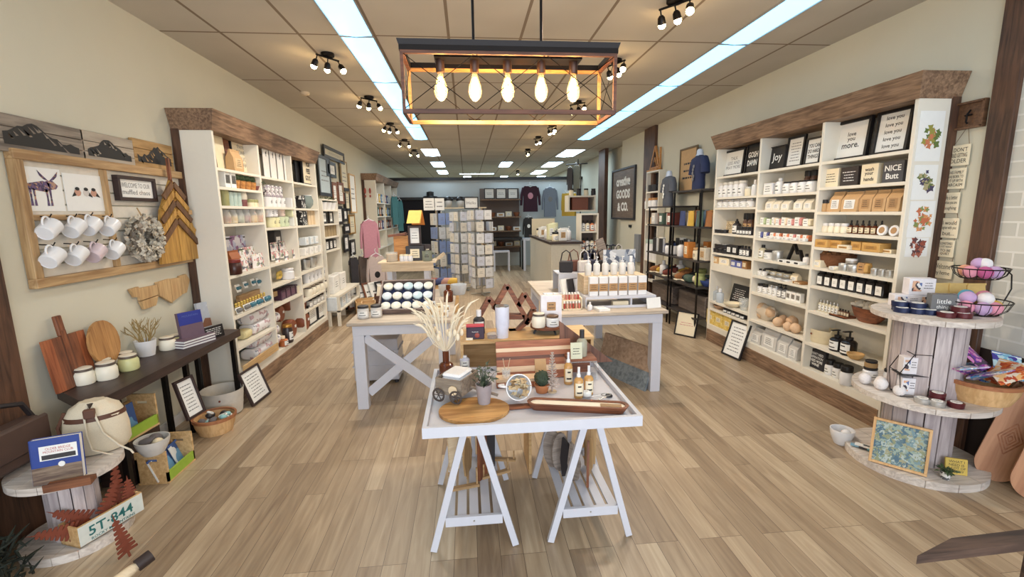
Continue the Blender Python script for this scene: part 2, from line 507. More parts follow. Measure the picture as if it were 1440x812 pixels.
# ------------------------------------------------------------------ ceiling light panels
PANEL_E=EMIT('fluorescent_diffuser',(137,210,255),2.0)
PANEL_F=EMIT('fluorescent_diffuser_far',(205,233,250),11)
trimgrey=M('light_frame',(150,150,150),.5)
def light_panel(x0,x1,y0,y1,far=False,label='',group=None):
    w,l=x1-x0,y1-y0
    key=('lp',round(w,3),round(l,3),far)
    if key not in CACHE:
        f=B(trimgrey);t=.008
        f.box((0,0,0),(w,t,.012));f.box((0,l-t,0),(w,l,.012));f.box((0,t,0),(t,l-t,.012));f.box((w-t,t,0),(w,l-t,.012))
        d=B(PANEL_F if far else PANEL_E)
        # prismatic diffuser bulging slightly downwards
        d.add([(t,t,.008),(w/2,t,-.004),(w-t,t,.008),(t,l-t,.008),(w/2,l-t,-.004),(w-t,l-t,.008)],[(0,1,4,3),(1,2,5,4)])
        CACHE[key]=proto('ceiling_light','ceiling light',[part('frame',f),part('diffuser',d)])
    put(CACHE[key],(x0,y0,ZC-.013),0,label,group)
CACHE={}
GL='continuous row of fluorescent panels on the left of the ceiling'
lx0,lx1=-.935,-.675
for i in range(6):
    y0=2.61+1.25*(i-1)if i else 1.36
    light_panel(lx0,lx1,y0+.004,y0+1.246,label=['frontmost','second','third','fourth','fifth','farthest'][i]+' panel from the front in the left glowing blue-white ceiling strip',group=GL)
rx0,rx1=at(1100,0,z=ZC).x,at(1168,0,z=ZC).x
rx1=rx0+.26
for i in range(6):
    y0=1.36+1.25*i
    light_panel(rx0,rx1,y0+.004,y0+1.246,label=['frontmost','second','third','fourth','fifth','farthest'][i]+' panel from the front in the right glowing blue-white ceiling strip',group='continuous row of fluorescent panels on the right of the ceiling')
far=[(603,214,24,10,'near the end of the left strip'),(614,231,19,7,'second beyond the left strip'),(621,242,15,5,'third beyond the left strip'),(810,215,28,10,'nearest beyond the end of the right strip'),
       (782,231,22,7,'second beyond the right strip'),(762,242,18,5,'third beyond the right strip'),(713.5,231,17,7,'middle of the back ceiling above the hoodies'),(657,249,11,3,'low over the dark back rail, left one'),(708,249,11,3,'low over the dark back rail, middle one'),(759,249,13,3,'low over the dark back rail, right one')]
for(px,py,w,h,s)in far:
    a=at(px,py+h/2,z=ZC);b=at(px,py-h/2,z=ZC);x0=Xp(px-w/2,b.y,ZC);x1=Xp(px+w/2,b.y,ZC)
    y0,y1=sorted((a.y,min(b.y,YEND-.15)))
    xm=(x0+x1)/2 if h>4 else at(px,py,z=ZC).x
    light_panel(xm-(x1-x0)/2,xm+(x1-x0)/2,y0,y1,True,'bright square ceiling panel '+s)
a=at(646,244,z=ZC);b=at(695,244,z=ZC)
light_panel(a.x,b.x,a.y,a.y+.25,True,'long thin crosswise ceiling light above the prints at the back')
# vent + smoke detectors
v=B(M('vent_grey',(118,108,98),.6));v.box((0,0,0),(.17,.1,.012))
for k in range(5):v.box((.01,.012+k*.017,-.004),(.16,.02+k*.017,0),M('vent_dark',(70,62,56)))
a=at(659,168,z=ZC-.012)
solo('air_vent',v,'small grey rectangular air vent in the ceiling below the pendant light','vent',(a.x,a.y,ZC-.012))
sd=B(M('detector_plastic',(206,188,160),.5));sd.lathe([(.05,.03),(.05,.012),(.038,0)],None,20);sd.cyl(.02,-.004,0)
a=at(429,134,z=ZC-.03)
solo('smoke_detector',sd,'round beige smoke detector on the ceiling left of the track lights','smoke detector',(a.x,a.y,ZC-.03))

# ------------------------------------------------------------------ track spot lights
BULB=EMIT('spot_bulb',(255,214,150),60)
def spots(px,py,n,label,heads):
    a=at(px,py,z=ZC-.05)
    can=B(blackmetal);can.lathe([(.055,.0),(.055,-.022),(.045,-.028)],None,20)
    arm=B(blackmetal)
    arm.tube([(-.11,0,-.035),(.11,0,-.035)],.008);arm.cyl(.008,-.04,-.02)
    parts=[part('canopy',can),part('bar',arm)]
    for(hx,yaw,tilt)in heads:
        T=Matrix.Translation((hx,0,-.04))@rotm(0,0,yaw)@rotm(tilt,0,0)
        h=B(blackmetal);h.tube([(0,0,0),(0,0,-.03)],.005,T=T);h.lathe([(.012,-.03),(.024,-.045),(.028,-.085),(.024,-.085)],None,14,T,cap=False)
        h.lathe([(.012,-.03),(.0001,-.031)],None,14,T,cap=False)
        bl=B(BULB);bl.ball((0,0,-.09),.025,T=T)
        parts.append(part('lamp_head',h,kids=[part('bulb',bl,'glowing warm bulb')]))
        w=T@Vector((0,0,-.13));
        ld=D.lights.new('spot','SPOT');ld.spot_size=2.3;ld.spot_blend=.8;ld.energy=24;ld.color=(1,.86,.7);ld.shadow_soft_size=.03
        lo=D.objects.new('lamp_glow',ld);C.objects.link(lo);lo.location=Vector((a.x,a.y,ZC))+w;lo.rotation_euler=(0,(.75 if a.x<0 else-.75)*(-1 if hx<0 else .2),0)
    multi('track_light',parts,label,'ceiling spotlight',(a.x,a.y,ZC),random.uniform(-.2,.4)+(.9 if a.x<0 else-.9))
hd3=[(-.1,.2,.5),(0,-.3,.35),(.1,.5,-.5)]
hd2=[(-.07,.2,.6),(.08,-.3,-.4)]
spots(461,84,3,'three-headed spotlight nearest the front on the left of the ceiling',hd3)
spots(519,142,3,'three-headed spotlight on the left, second from the front',hd3)
spots(549,178,3,'three-headed spotlight on the left, third from the front',hd3)
spots(569,200,2,'two-headed spotlight on the left, fourth from the front',hd2)
spots(583,214,2,'two-headed spotlight on the left, farthest from the front',hd2)
spots(949,10,3,'spotlight at the top edge of the photo, nearest the front on the right',hd3)
spots(866,92,3,'spotlight partly hidden behind the right end of the pendant lamp',hd3)
spots(812,148,3,'spotlight seen through the lower right corner of the pendant cage',hd3)
spots(776,180,3,'spotlight on the right just below the pendant cage',hd3)
spots(757,196,2,'small spotlight on the right, second below the pendant cage',hd2)
spots(742,213,2,'small spotlight on the right, third below the pendant cage',hd2)
spots(728,242,2,'tiny far spotlight just above the dark rail of the back wall',hd2)

# ------------------------------------------------------------------ pendant
PY=2.12
def pendant():
    p0=at(566,66,y=PY);p1=at(862,72,y=PY);zt=(p0.z+p1.z)/2
    q0=at(567,157,y=PY);q1=at(867,158,y=PY);zb=(q0.z+q1.z)/2
    x0,x1=(p0.x+q0.x)/2,(p1.x+q1.x)/2;dp=.25
    xc=(x0+x1)/2;hx=(x1-x0)/2;O=Vector((xc,PY+dp/2,zb));h=zt-zb
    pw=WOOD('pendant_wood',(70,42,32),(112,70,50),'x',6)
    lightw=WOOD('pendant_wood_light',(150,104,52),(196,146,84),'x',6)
    top=B(blackmetal)
    t=.022
    for y in(-dp/2,dp/2):top.cbox((0,y,h),(hx*2+.02,t,.024))
    for x in(-hx,hx):top.cbox((x,0,h),(t,dp,.024))
    top.box((-hx*.72,-.05,h-.012),(hx*.72,.05,h+.006))
    top.add([(-hx-.008,-dp/2-.008,h),(hx+.008,-dp/2-.008,h),(hx+.018,-dp/2-.018,h+.03),(-hx-.018,-dp/2-.018,h+.03)],[(0,1,2,3)])
    frame=B(pw)
    for y in(-dp/2,dp/2):
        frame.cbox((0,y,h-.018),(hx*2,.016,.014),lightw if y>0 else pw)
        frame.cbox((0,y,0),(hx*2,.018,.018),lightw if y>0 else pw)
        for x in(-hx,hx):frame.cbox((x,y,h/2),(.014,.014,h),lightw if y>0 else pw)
    for x in(-hx,hx):frame.cbox((x,0,0),(.016,dp,.016));frame.cbox((x,0,h-.018),(.014,dp,.014))
    wires=B(blackmetal)
    seg=3
    for y in(-dp/2,dp/2):
        for k in range(seg):
            a=-hx+2*hx*k/seg;b=a+2*hx/seg
            wires.tube([(a,y,.01),(b,y,h-.02)],.0018,n=5);wires.tube([(a,y,h-.02),(b,y,.01)],.0018,n=5)
    for x in(-hx,hx):
        wires.tube([(x,-dp/2,.01),(x,dp/2,h-.02)],.0018,n=5);wires.tube([(x,-dp/2,h-.02),(x,dp/2,.01)],.0018,n=5)
    parts=[part('canopy_frame',top),part('cage',frame),part('cross_wires',wires)]
    for px in(666,761):
        X=at(px,66,y=PY+dp/2).x-xc+0.0
        parts.append(part('rod',B(blackmetal).tube([(X,0,h),(X,0,ZC-zb)],.0065)))
    fil=EMIT('filament',(255,190,90),90)
    bg=CLEAR('bulb_glass',(255,240,205),.16,.02)
    for k,px in enumerate((620,668,714,761,806)):
        X=Xp(px,PY+dp/2,zb+h*.5)-xc
        sk=B(M('bronze_socket',(70,50,42),.4,.5)).lathe([(.02,h-.012),(.02,h-.062),(.017,h-.066)],None,16,TR(X,0,0))
        bl=B(bg).lathe([(.011,h-.062),(.013,h-.08),(.028,h-.125),(.031,h-.145),(.026,h-.17),(.012,h-.186),(.0005,h-.19)],None,18,TR(X,0,0),cap=False)
        fl=B(fil)
        for j in range(7):a=j*2*PI/7;fl.tube([(X+.006*math.cos(a),.006*math.sin(a),h-.085),(X+.015*math.cos(a),.015*math.sin(a),h-.12),(X+.013*math.cos(a),.013*math.sin(a),h-.165)],.0022,n=5)
        parts.append(part('socket',sk,kids=[part('bulb',bl,'clear glass bulb'),part('filament',fl,'glowing filament')]))
        ld=D.lights.new('bulb','POINT');ld.energy=2.2;ld.color=(1,.78,.52);ld.shadow_soft_size=.02
        lo=D.objects.new('bulb_glow',ld);C.objects.link(lo);lo.location=O+Vector((X,0,h-.21))
    multi('pendant_lamp',parts,'long rectangular cage pendant lamp with five glowing filament bulbs','pendant lamp',O)
pendant()

# ------------------------------------------------------------------ daylight through the shop front
w=D.worlds.new('world');bpy.context.scene.world=w;w.use_nodes=True
bgn=w.node_tree.nodes['Background'];bgn.inputs[0].default_value=(.86,.92,1,1);bgn.inputs[1].default_value=.9
def area(name,loc,rot,sx,sy,e,col):
    l=D.lights.new(name,'AREA');l.shape='RECTANGLE';l.size=sx;l.size_y=sy;l.energy=e;l.color=col
    o=D.objects.new(name,l);C.objects.link(o);o.location=loc;o.rotation_euler=rot
area('window_daylight',(.5,YF-.15,1.6),(PI/2,0,0),5.2,2.1,120,(.84,.91,1))
sc=bpy.context.scene
sc.view_settings.view_transform='Standard';sc.view_settings.look='None'
sc.view_settings.exposure=.5;sc.view_settings.gamma=1
sc.view_settings.use_curve_mapping=False
# ================================================================== built-in shelving
shelfwhite=M('shelf_white',(226,220,206),.5,var=.02)
def frustum(b,lo,hi,z0,z1,mat):
    (a0,b0,a1,b1),(c0,d0,c1,d1)=lo,hi
    vs=[(a0,b0,z0),(a1,b0,z0),(a1,b1,z0),(a0,b1,z0),(c0,d0,z1),(c1,d0,z1),(c1,d1,z1),(c0,d1,z1)]
    b.add(vs,[(0,3,2,1),(4,5,6,7),(0,1,5,4),(1,2,6,5),(2,3,7,6),(3,0,4,7)],mat)
def cabinet(side,divs,bays,ztop,label,kick_h=.14,fascia=(),nearpanel=None,name='wall_shelving',crown=.15,xf=None,depth=None):
    """divs: y of uprights; bays: shelf heights per bay (ascending y)"""
    s=-1 if side=='L' else 1
    xw=(XL if side=='L' else XR)-s*.004
    t=.028
    y0,y1=divs[0],divs[-1]
    parts=[]
    back=B(shelfwhite).box((xw,y0,0),(xw-s*.012,y1,ztop));parts.append(part('back_panel',back))
    for i,y in enumerate(divs):
        w=t if 0<i<len(divs)-1 else t
        parts.append(part('upright',B(shelfwhite).box((xw-s*.012,y-w/2,0),(xf,y+w/2,ztop),bev=.002)))
    for i,zs in enumerate(bays):
        a,b=divs[i]+t/2,divs[i+1]-t/2
        for z in zs:parts.append(part('shelf',B(shelfwhite).box((xw-s*.012,a,z-.022),(xf-s*-.002,b,z))))
        zb=min(zs);parts.append(part('base_rail',B(shelfwhite).box((xf+s*.02,a,kick_h),(xf+s*.002,b,zb-.022))))
    for(i,z0,z1)in fascia:
        parts.append(part('rail',B(shelfwhite).box((xf+s*.018,divs[i]+t/2,z0),(xf+s*.001,divs[i+1]-t/2,z1))))
    parts.append(part('kick_board',B(dark_trim_y).box((xf+s*.012,y0,0),(xf-s*.006,y1,kick_h),bev=.002),'dark stained kick board'))
    cr=B(dark_trim_y);o=.045
    x_in,x_out=sorted((xw,xf-s*.008));X_in,X_out=sorted((xw,xf-s*(.008+o)))
    frustum(cr,(x_in,y0-.02,x_out,y1+.02),(X_in,y0-.02-o,X_out,y1+.02+o),ztop-.01,ztop+crown,dark_trim_y)
    parts.append(part('crown_moulding',cr,'dark stained crown moulding'))
    parts.append(part('side_trim',B(dark_trim).box((xw,y0-.026,0),(xw-s*.055,y0-.0145,ztop)),'dark stained trim strip'))
    multi(name,parts,label,'shelving unit')
XFL,XFR=-1.93,2.82
KR=1.0145
def ZR(z):return 1.54+(z-1.54)*KR
LB=[[.22,.452,.718,1.058,1.482,1.627,1.776,1.922],[.19,.653,.85,1.062,1.425,1.63,1.918],[.19,.416,.556,.718,.878,1.062,1.423,1.623,1.918]]
LD=[3.85,4.62,5.43,6.25]
RB=[[.22,.44,.711,.918,1.07,1.232,1.348,1.51,1.70,1.896],[.22,.457,.732,.90,1.065,1.265,1.393,1.53,1.671,1.896],[.22,.41,.50,.935,1.06,1.28,1.56,1.671,1.896]]
RD=[KR*y for y in(2.70,3.445,4.215,4.98)]
RB=[[ZR(z)for z in q]for q in RB]
cabinet('L',LD,LB,2.205,'tall white built-in shelving with dark crown along the left wall',xf=XFL,crown=.14)
cabinet('R',RD,RB,ZR(2.205),'tall white built-in shelving with dark crown along the right wall',xf=XFR,fascia=[(2,ZR(.855),ZR(.913))],crown=.14)

# wooden half-spool ends -------------------------------------------------
def spool(x,y,rx,ry,discs,label,drum,mat1,mat2,name='cable_spool_table',wall=None):
    """discs: (z, radius scale); an upright cable reel cut to stand at the wall"""
    parts=[]
    for z,k,th in discs:
        b=B(mat1);n=40;nb=5
        # planks across: outline cut into boards running in y
        for j in range(nb):
            u0,u1=-1+2*j/nb+.006,-1+2*(j+1)/nb-.006
            top=[];
            m=8
            for q in range(m+1):
                u=u0+(u1-u0)*q/m;top.append((u,math.sqrt(max(0,1-u*u))))
            poly=top+[(u,-v)for u,v in reversed(top)]
            poly=[(x_*rx*k,y_*ry*k)for x_,y_ in poly]
            poly=[p for i,p in enumerate(poly)if i==0 or(abs(p[0]-poly[i-1][0])+abs(p[1]-poly[i-1][1]))>1e-6]
            if abs(poly[0][0]-poly[-1][0])+abs(poly[0][1]-poly[-1][1])<1e-6:poly.pop()
            N=len(poly)
            vs=[(a,c,z-th)for a,c in poly]+[(a,c,z)for a,c in poly]
            b.add(vs,[tuple(reversed(range(N))),tuple(range(N,2*N))]+[(i,(i+1)%N,(i+1)%N+N,i+N)for i in range(N)],mat1)
        parts.append(part('round_board',b,stuff=False))
    zz=[d[0]for d in discs];lo,hi=min(zz),max(zz)-.03
    b=B(mat2);n=14
    for i in range(n):
        a0,a1=2*PI*i/n+.02,2*PI*(i+1)/n-.02
        r1,r0=drum,drum-.02
        p=[(r1*math.cos(a0),r1*math.sin(a0)),(r1*math.cos(a1),r1*math.sin(a1)),(r0*math.cos(a1),r0*math.sin(a1)),(r0*math.cos(a0),r0*math.sin(a0))]
        vs=[(u,v,lo)for u,v in p]+[(u,v,hi)for u,v in p]
        b.add(vs,[(3,2,1,0),(4,5,6,7),(0,1,5,4),(1,2,6,5),(2,3,7,6),(3,0,4,7)],mat2)
    parts.append(part('drum',b))
    multi(name,parts,label,'table',(x,y,0))
# ================================================================== product makers (base centre at origin, front towards -y)
def cached(fn):
    def g(*a,**k):
        key=(fn.__name__,tuple(round(x,3)if isinstance(x,float)else(x.name if hasattr(x,'name')else(tuple(x)if isinstance(x,list)else x))for x in a),tuple(sorted((q,(v.name if hasattr(v,'name')else(tuple(v)if isinstance(v,list)else v)))for q,v in k.items())))
        if key not in CACHE:CACHE[key]=fn(*a,**k)
        return CACHE[key]
    return g
def curved_label(r,z0,z1,mat,arc=1.9,lines=2,n=8,inkm=None,seed=1):
    b=B(mat);vs=[]
    for z in(z0,z1):
        for k in range(n+1):
            a=-PI/2-arc/2+arc*k/n;vs.append((r*math.cos(a),r*math.sin(a),z))
    b.add(vs,[(k,k+1,k+n+2,k+n+1)for k in range(n)])
    rnd=random.Random(seed)
    for j in range(lines):
        zc=z0+(z1-z0)*(.75-.5*j/max(1,lines-1)if lines>1 else .5);hh=(z1-z0)*.06
        w=arc*(.35+.3*rnd.random());vs=[]
        for z in(zc-hh,zc+hh):
            for k in range(5):
                a=-PI/2-w/2+w*k/4;vs.append(((r+.0006)*math.cos(a),(r+.0006)*math.sin(a),z))
        b.add(vs,[(k,k+1,k+6,k+5)for k in range(4)],inkm or ink)
    return b
@cached
def jar(r,h,body=whiteceramic,lid=black,label=paper,lidh=.2,wide=1.0,name='jar',cat='jar'):
    lh=h*lidh;z=h-lh
    b=B(body).lathe([(r*.9,0),(r,h*.06),(r,z*.85),(r*.82,z*.97),(r*.82,z)],None,16)
    l=B(lid).lathe([(r*.9,z),(r*.93,z+lh*.15),(r*.93,h-lh*.15),(r*.86,h)],None,16)
    ps=[part('body',b),part('lid',l)]
    if label:ps.append(part('label',curved_label(r*1.012,z*.2,z*.72,label)))
    return proto(name,cat,ps)
@cached
def tin(r,h,body=tinmat,lid=black,label=None,name='tin',cat='tin'):
    b=B(body).lathe([(r*.97,0),(r,h*.05),(r,h*.6)],None,18)
    l=B(lid).lathe([(r*1.03,h*.58),(r*1.03,h*.95),(r*.98,h)],None,18)
    ps=[part('body',b),part('lid',l)]
    if label:ps.append(part('label',B(label).cyl(r*.7,h,h+.001).lines(-r*.45,r*.45,-r*.4,r*.4,0,3,T=Matrix.Translation((0,0,h+.0018))@rotm(-PI/2,0,0))))
    return proto(name,cat,ps)
@cached
def bottle(r,h,body=amber,cap=black,kind='screw',label=paper,neck=.3,name='bottle',cat='bottle',fill=None):
    z=h*(1-neck)
    b=B(body).lathe([(r*.92,0),(r,h*.03),(r,z*.86),(r*.8,z*.96),(r*.38,z*1.04),(r*.36,z+h*.05)],None,16)
    c=B(cap);zc=z+h*.04
    if kind=='screw':c.lathe([(r*.45,zc),(r*.45,h*.99),(r*.4,h)],None,14)
    elif kind=='pump':
        c.lathe([(r*.48,zc),(r*.48,zc+h*.07),(r*.14,zc+h*.09),(r*.14,h*.95)],None,12)
        c.box((-r*.22,-r*1.1,h*.95),(r*.22,r*.25,h),bev=.002)
    elif kind=='dropper':
        c.lathe([(r*.45,zc),(r*.45,zc+h*.09),(r*.25,zc+h*.11),(r*.27,h*.93),(r*.12,h)],None,12)
    elif kind=='spray':
        c.lathe([(r*.45,zc),(r*.42,zc+h*.08),(r*.28,zc+h*.1),(r*.28,h)],None,12)
        c.cbox((0,-r*.3,h*.95),(r*.2,r*.4,h*.03))
    ps=[part('body',b),part({'screw':'cap','pump':'pump','dropper':'dropper','spray':'sprayer'}[kind],c)]
    if label:ps.append(part('label',curved_label(r*1.012,z*.15,z*.78,label)))
    return proto(name,cat,ps)
@cached
def carton(w,d,h,mat=kraft,label=paper,lw=.6,lh=.5,name='box',cat='box',nlines=3,inkm=None,side=None,lz=.5,txt=None):
    b=B(mat).box((-w/2,-d/2,0),(w/2,d/2,h),bev=min(w,d,h)*.04)
    b.box((-w/2+.002,-.001,h),(w/2-.002,.001,h+.0006),M('seam',(90,80,70)))
    ps=[part('carton',b)]
    if label:
        l=B(label);y=-d/2-.0012
        l.box((-w*lw/2,y,h*(lz-lh/2)),(w*lw/2,y+.001,h*(lz+lh/2)))
        if txt:l.text(txt,h*lh*.55,0,y-.0008,h*lz,inkm or ink,w=w*lw*.8)
        elif nlines:l.lines(-w*lw*.38,w*lw*.38,h*(lz-lh*.38),h*(lz+lh*.38),y-.0008,nlines,inkm or ink)
        ps.append(part('label',l))
    return proto(name,cat,ps)
@cached
def bar_soap(w,d,h,mat,band=paper,name='soap_bar',cat='soap'):
    return proto(name,cat,[part('bar',B(mat).box((-w/2,-d/2,0),(w/2,d/2,h),bev=h*.18)),
                             part('band',B(band).box((-w*.3,-d/2-.001,-.0),(w*.3,d/2+.001,h+.001)).lines(-w*.22,w*.22,h*.2,h*.8,-d/2-.0018,2))])
@cached
def bag(w,d,h,mat=kraft,label=paper,name='paper_bag',cat='bag',fold=True):
    b=B(mat)
    vs=[]
    for z,sx,sy in((0,.92,1),(h*.1,1,1),(h*.6,1,.9),(h*.82,.97,.35),(h,.96,.06)):
        vs+=[(-w/2*sx,-d/2*sy,z),(w/2*sx,-d/2*sy,z),(w/2*sx,d/2*sy,z),(-w/2*sx,d/2*sy,z)]
    fs=[(0,3,2,1)]
    for j in range(4):
        for k in range(4):fs.append((j*4+k,j*4+(k+1)%4,j*4+4+(k+1)%4,j*4+4+k))
    fs.append((16,17,18,19));b.add(vs,fs)
    if fold:b.cbox((0,-.004,h*.965),(w*.97,.009,h*.07))
    ps=[part('bag_body',b)]
    if label:
        y=-d/2*1.0
        l=B(label);pts=[(-w*.32,y-.001,h*.14),(w*.32,y-.001,h*.14),(w*.32,y*.9-.001,h*.6),(-w*.32,y*.9-.001,h*.6)]
        l.quad(pts);l.lines(-w*.24,w*.24,h*.2,h*.55,y-.003,4)
        ps.append(part('label',l))
    return proto(name,cat,ps)
@cached
def framed(w,h,fw=.018,fd=.022,fmat=black,pmat=paper,text=None,th=.5,inkm=ink,nlines=0,seed=1,bold=0.0,name='framed_print',cat='framed print',motif=None,mat_w=0):
    """picture frame standing; bottom edge at z=0, front face at y=-fd"""
    f=B(fmat)
    f.box((-w/2,-fd,0),(w/2,0,fw),bev=.0015);f.box((-w/2,-fd,h-fw),(w/2,0,h),bev=.0015)
    f.box((-w/2,-fd,fw),(-w/2+fw,0,h-fw),bev=.0015);f.box((w/2-fw,-fd,fw),(w/2,0,h-fw),bev=.0015)
    p=B(pmat).box((-w/2+fw,-fd*.5,fw),(w/2-fw,-.001,h-fw));y=-fd*.5-.001
    iw,ih=w-2*fw,h-2*fw
    if text:
        L=text.split('\n');n=len(L)
        for i,t in enumerate(L):
            if t.strip():p.text(t,ih*th/n*.72,0,y,h/2+ih*th*(.5-(i+.5)/n),inkm,w=min(iw*.84,iw*.84*min(1,len(t)/max(len(q)for q in L)+.12)),bold=bold)
    elif nlines:p.lines(-iw*.36,iw*.36,h/2-ih*th/2,h/2+ih*th/2,y,nlines,inkm,seed=seed)
    if motif:motif(p,iw,ih,h/2,y)
    return proto(name,cat,[part('frame',f),part('print',p)])
@cached
def block_sign(w,h,d=.035,mat=cream,text=None,inkm=ink,nlines=4,th=.7,bold=0.0,seed=1,name='block_sign',cat='sign'):
    b=B(mat).box((-w/2,-d/2,0),(w/2,d/2,h),bev=.002);y=-d/2-.001
    l=B(inkm)
    if text:
        L=text.split('\n');n=len(L)
        for i,t in enumerate(L):l.text(t,h*th/n*.74,0,y,h/2+h*th*(.5-(i+.5)/n),inkm,w=w*.8,bold=bold)
    else:l.lines(-w*.38,w*.38,h*(.5-th/2),h*(.5+th/2),y,nlines,inkm,seed=seed)
    return proto(name,cat,[part('board',b),part('lettering',l)])
@cached
def mug(r=.042,h=.095,mat=whiteceramic,pr=ink,name='mug',cat='mug'):
    b=B(mat).lathe([(0.0001,.004),(r*.9,.004),(r*.9,0),(r*.97,.004),(r,.012),(r,h),(r*.94,h),(r*.93,.01),(0.0001,.008)],None,20,cap=False)
    hd=B(mat);pts=[]
    for k in range(11):
        a=-PI/2+PI*k/10;pts.append((r*.96+math.cos(a)*h*.33,0,h*.52+math.sin(a)*h*.3))
    hd.tube(pts,h*.055,n=8)
    pt=curved_label(r*1.008,h*.3,h*.75,mat,1.4,3,inkm=pr)
    return proto(name,cat,[part('cup',b),part('handle',hd),part('printed_motif',pt)])
@cached
def bowl(r,h,mat=whiteceramic,foot=.55,name='bowl',cat='bowl',thick=.006,sx=1.0):
    pr=[(r*foot*.99,0)]
    for k in range(1,7):
        t=k/6;pr.append((r*(foot+(1-foot)*math.sin(t*PI/2)),h*t))
    inn=[(x-thick,z+(thick if i==0 else 0))for i,(x,z)in enumerate(pr)][::-1]
    b=B(mat).lathe(pr+inn[:-1]+[(inn[-1][0],thick),(0.0001,thick)],None,28,sx=sx,cap=False)
    b.lathe([(0.0001,0),(r*foot*.99,0)],None,28,sx=sx,cap=False)
    return proto(name,cat,[part('bowl',b)])
@cached
def cup_candle(r,h,body=ivory,lid=None,wick=True,name='candle',cat='candle',label=None):
    b=B(glass if lid is None else M('milk_glass',(226,222,210),.3)).lathe([(r*.96,0),(r,.004),(r,h),(r*.96,h),(r*.95,.006)],None,18,cap=False)
    w=B(body).cyl(r*.93,.004,h*.8)
    ps=[part('glass',b),part('wax',w)]
    return proto(name,cat,ps)
@cached
def mason(r,h,body=ivory,lid=M('pewter_lid',(110,98,90),.4,.5),label=None,name='candle_jar',cat='candle'):
    """jar with rounded shoulder and flat lid"""
    b=B(body).lathe([(r*.9,0),(r,h*.08),(r,h*.62),(r*.86,h*.76),(r*.8,h*.8)],None,20)
    l=B(lid).lathe([(r*.88,h*.8),(r*.92,h*.82),(r*.92,h*.92),(r*.86,h*.94)],None,20)
    t=B(M('pale_lid_top',(222,214,196),.5)).lathe([(r*.84,h*.94),(r*.84,h*.97),(r*.7,h)],None,20)
    ps=[part('jar',b),part('lid',l),part('lid_top',t)]
    if label:ps.append(part('label',curved_label(r*1.012,h*.12,h*.55,label)))
    return proto(name,cat,ps)
@cached
def pouch(w,h,mat,band=paper,d=.04,name='pouch',cat='pouch',seed=1):
    b=B(mat);n=6;vs=[]
    for s in(-1,1):
        for j in range(n+1):
            for i in range(n+1):
                u,v=i/n,j/n
                t=d/2*(math.sin(PI*u)*(1-v)**.6)+.002
                vs.append(((u-.5)*w*(1-.05*math.sin(PI*v)),s*t,v*h))
    m=(n+1)**2;fs=[]
    for s in(0,1):
        for j in range(n):
            for i in range(n):
                a=s*m+j*(n+1)+i;fs.append((a,a+1,a+n+2,a+n+1))
    for j in range(n):
        for i in(0,n):
            a=j*(n+1)+i;fs.append((a,a+n+1,m+a+n+1,m+a))
    for i in range(n):
        for j in(0,n):
            a=j*(n+1)+i;fs.append((a,a+1,m+a+1,m+a))
    b.add(vs,fs)
    ps=[part('pouch_body',b)]
    ps.append(part('zip',B(band).box((-w*.49,-.004,h*.9),(w*.49,.004,h*.95))))
    return proto(name,cat,ps)
@cached
def cloth_roll(r,w,mat,name='folded_towel',cat='towel',band=None):
    b=B(mat);n=14
    pr=[]
    for k in range(n):
        a=2*PI*k/n;ca,sa=math.cos(a),math.sin(a)
        pr.append((math.copysign(abs(ca)**.6,ca)*r*1.2,(math.copysign(abs(sa)**.8,sa)*r*.8+r*.8)))
    vs=[];
    for x,q in((-w/2,.75),(-w/2+.01,.96),(-w*.2,1),(w*.2,1),(w/2-.01,.96),(w/2,.75)):vs+=[(x,y*q,r*.8+(z-r*.8)*q)for y,z in pr]
    fs=[(j*n+k,j*n+(k+1)%n,j*n+n+(k+1)%n,j*n+n+k)for j in range(5)for k in range(n)]
    fs+=[tuple(range(n)),tuple(range(5*n,6*n))]
    b.add(vs,fs)
    return proto(name,cat,[part('roll',b)])
@cached
def book(w,h,t=.02,cover=navy,pages=paper,text=None,inkm=paper,extra=None,name='book',cat='book',top=None):
    """standing book, front cover facing -y"""
    c=B(cover);c.box((-w/2,-t/2,0),(w/2,-t/2+.002,h));c.box((-w/2,t/2-.002,0),(w/2,t/2,h));c.box((-w/2-.001,-t/2,0),(-w/2+.002,t/2,h))
    y=-t/2-.001
    if top:c.box((-w/2,y,h*top[1]),(w/2,y+.0005,h),top[0]);y-=.0008
    if text:
        for i,tx in enumerate(text.split('\n')):c.text(tx,h*.07,0,y,h*(.86-.1*i),inkm,w=w*.7)
    if extra:extra(c,w,h,y)
    p=B(pages).box((-w/2+.002,-t/2+.002,.003),(w/2-.003,t/2-.002,h-.003))
    return proto(name,cat,[part('cover',c),part('pages',p)])
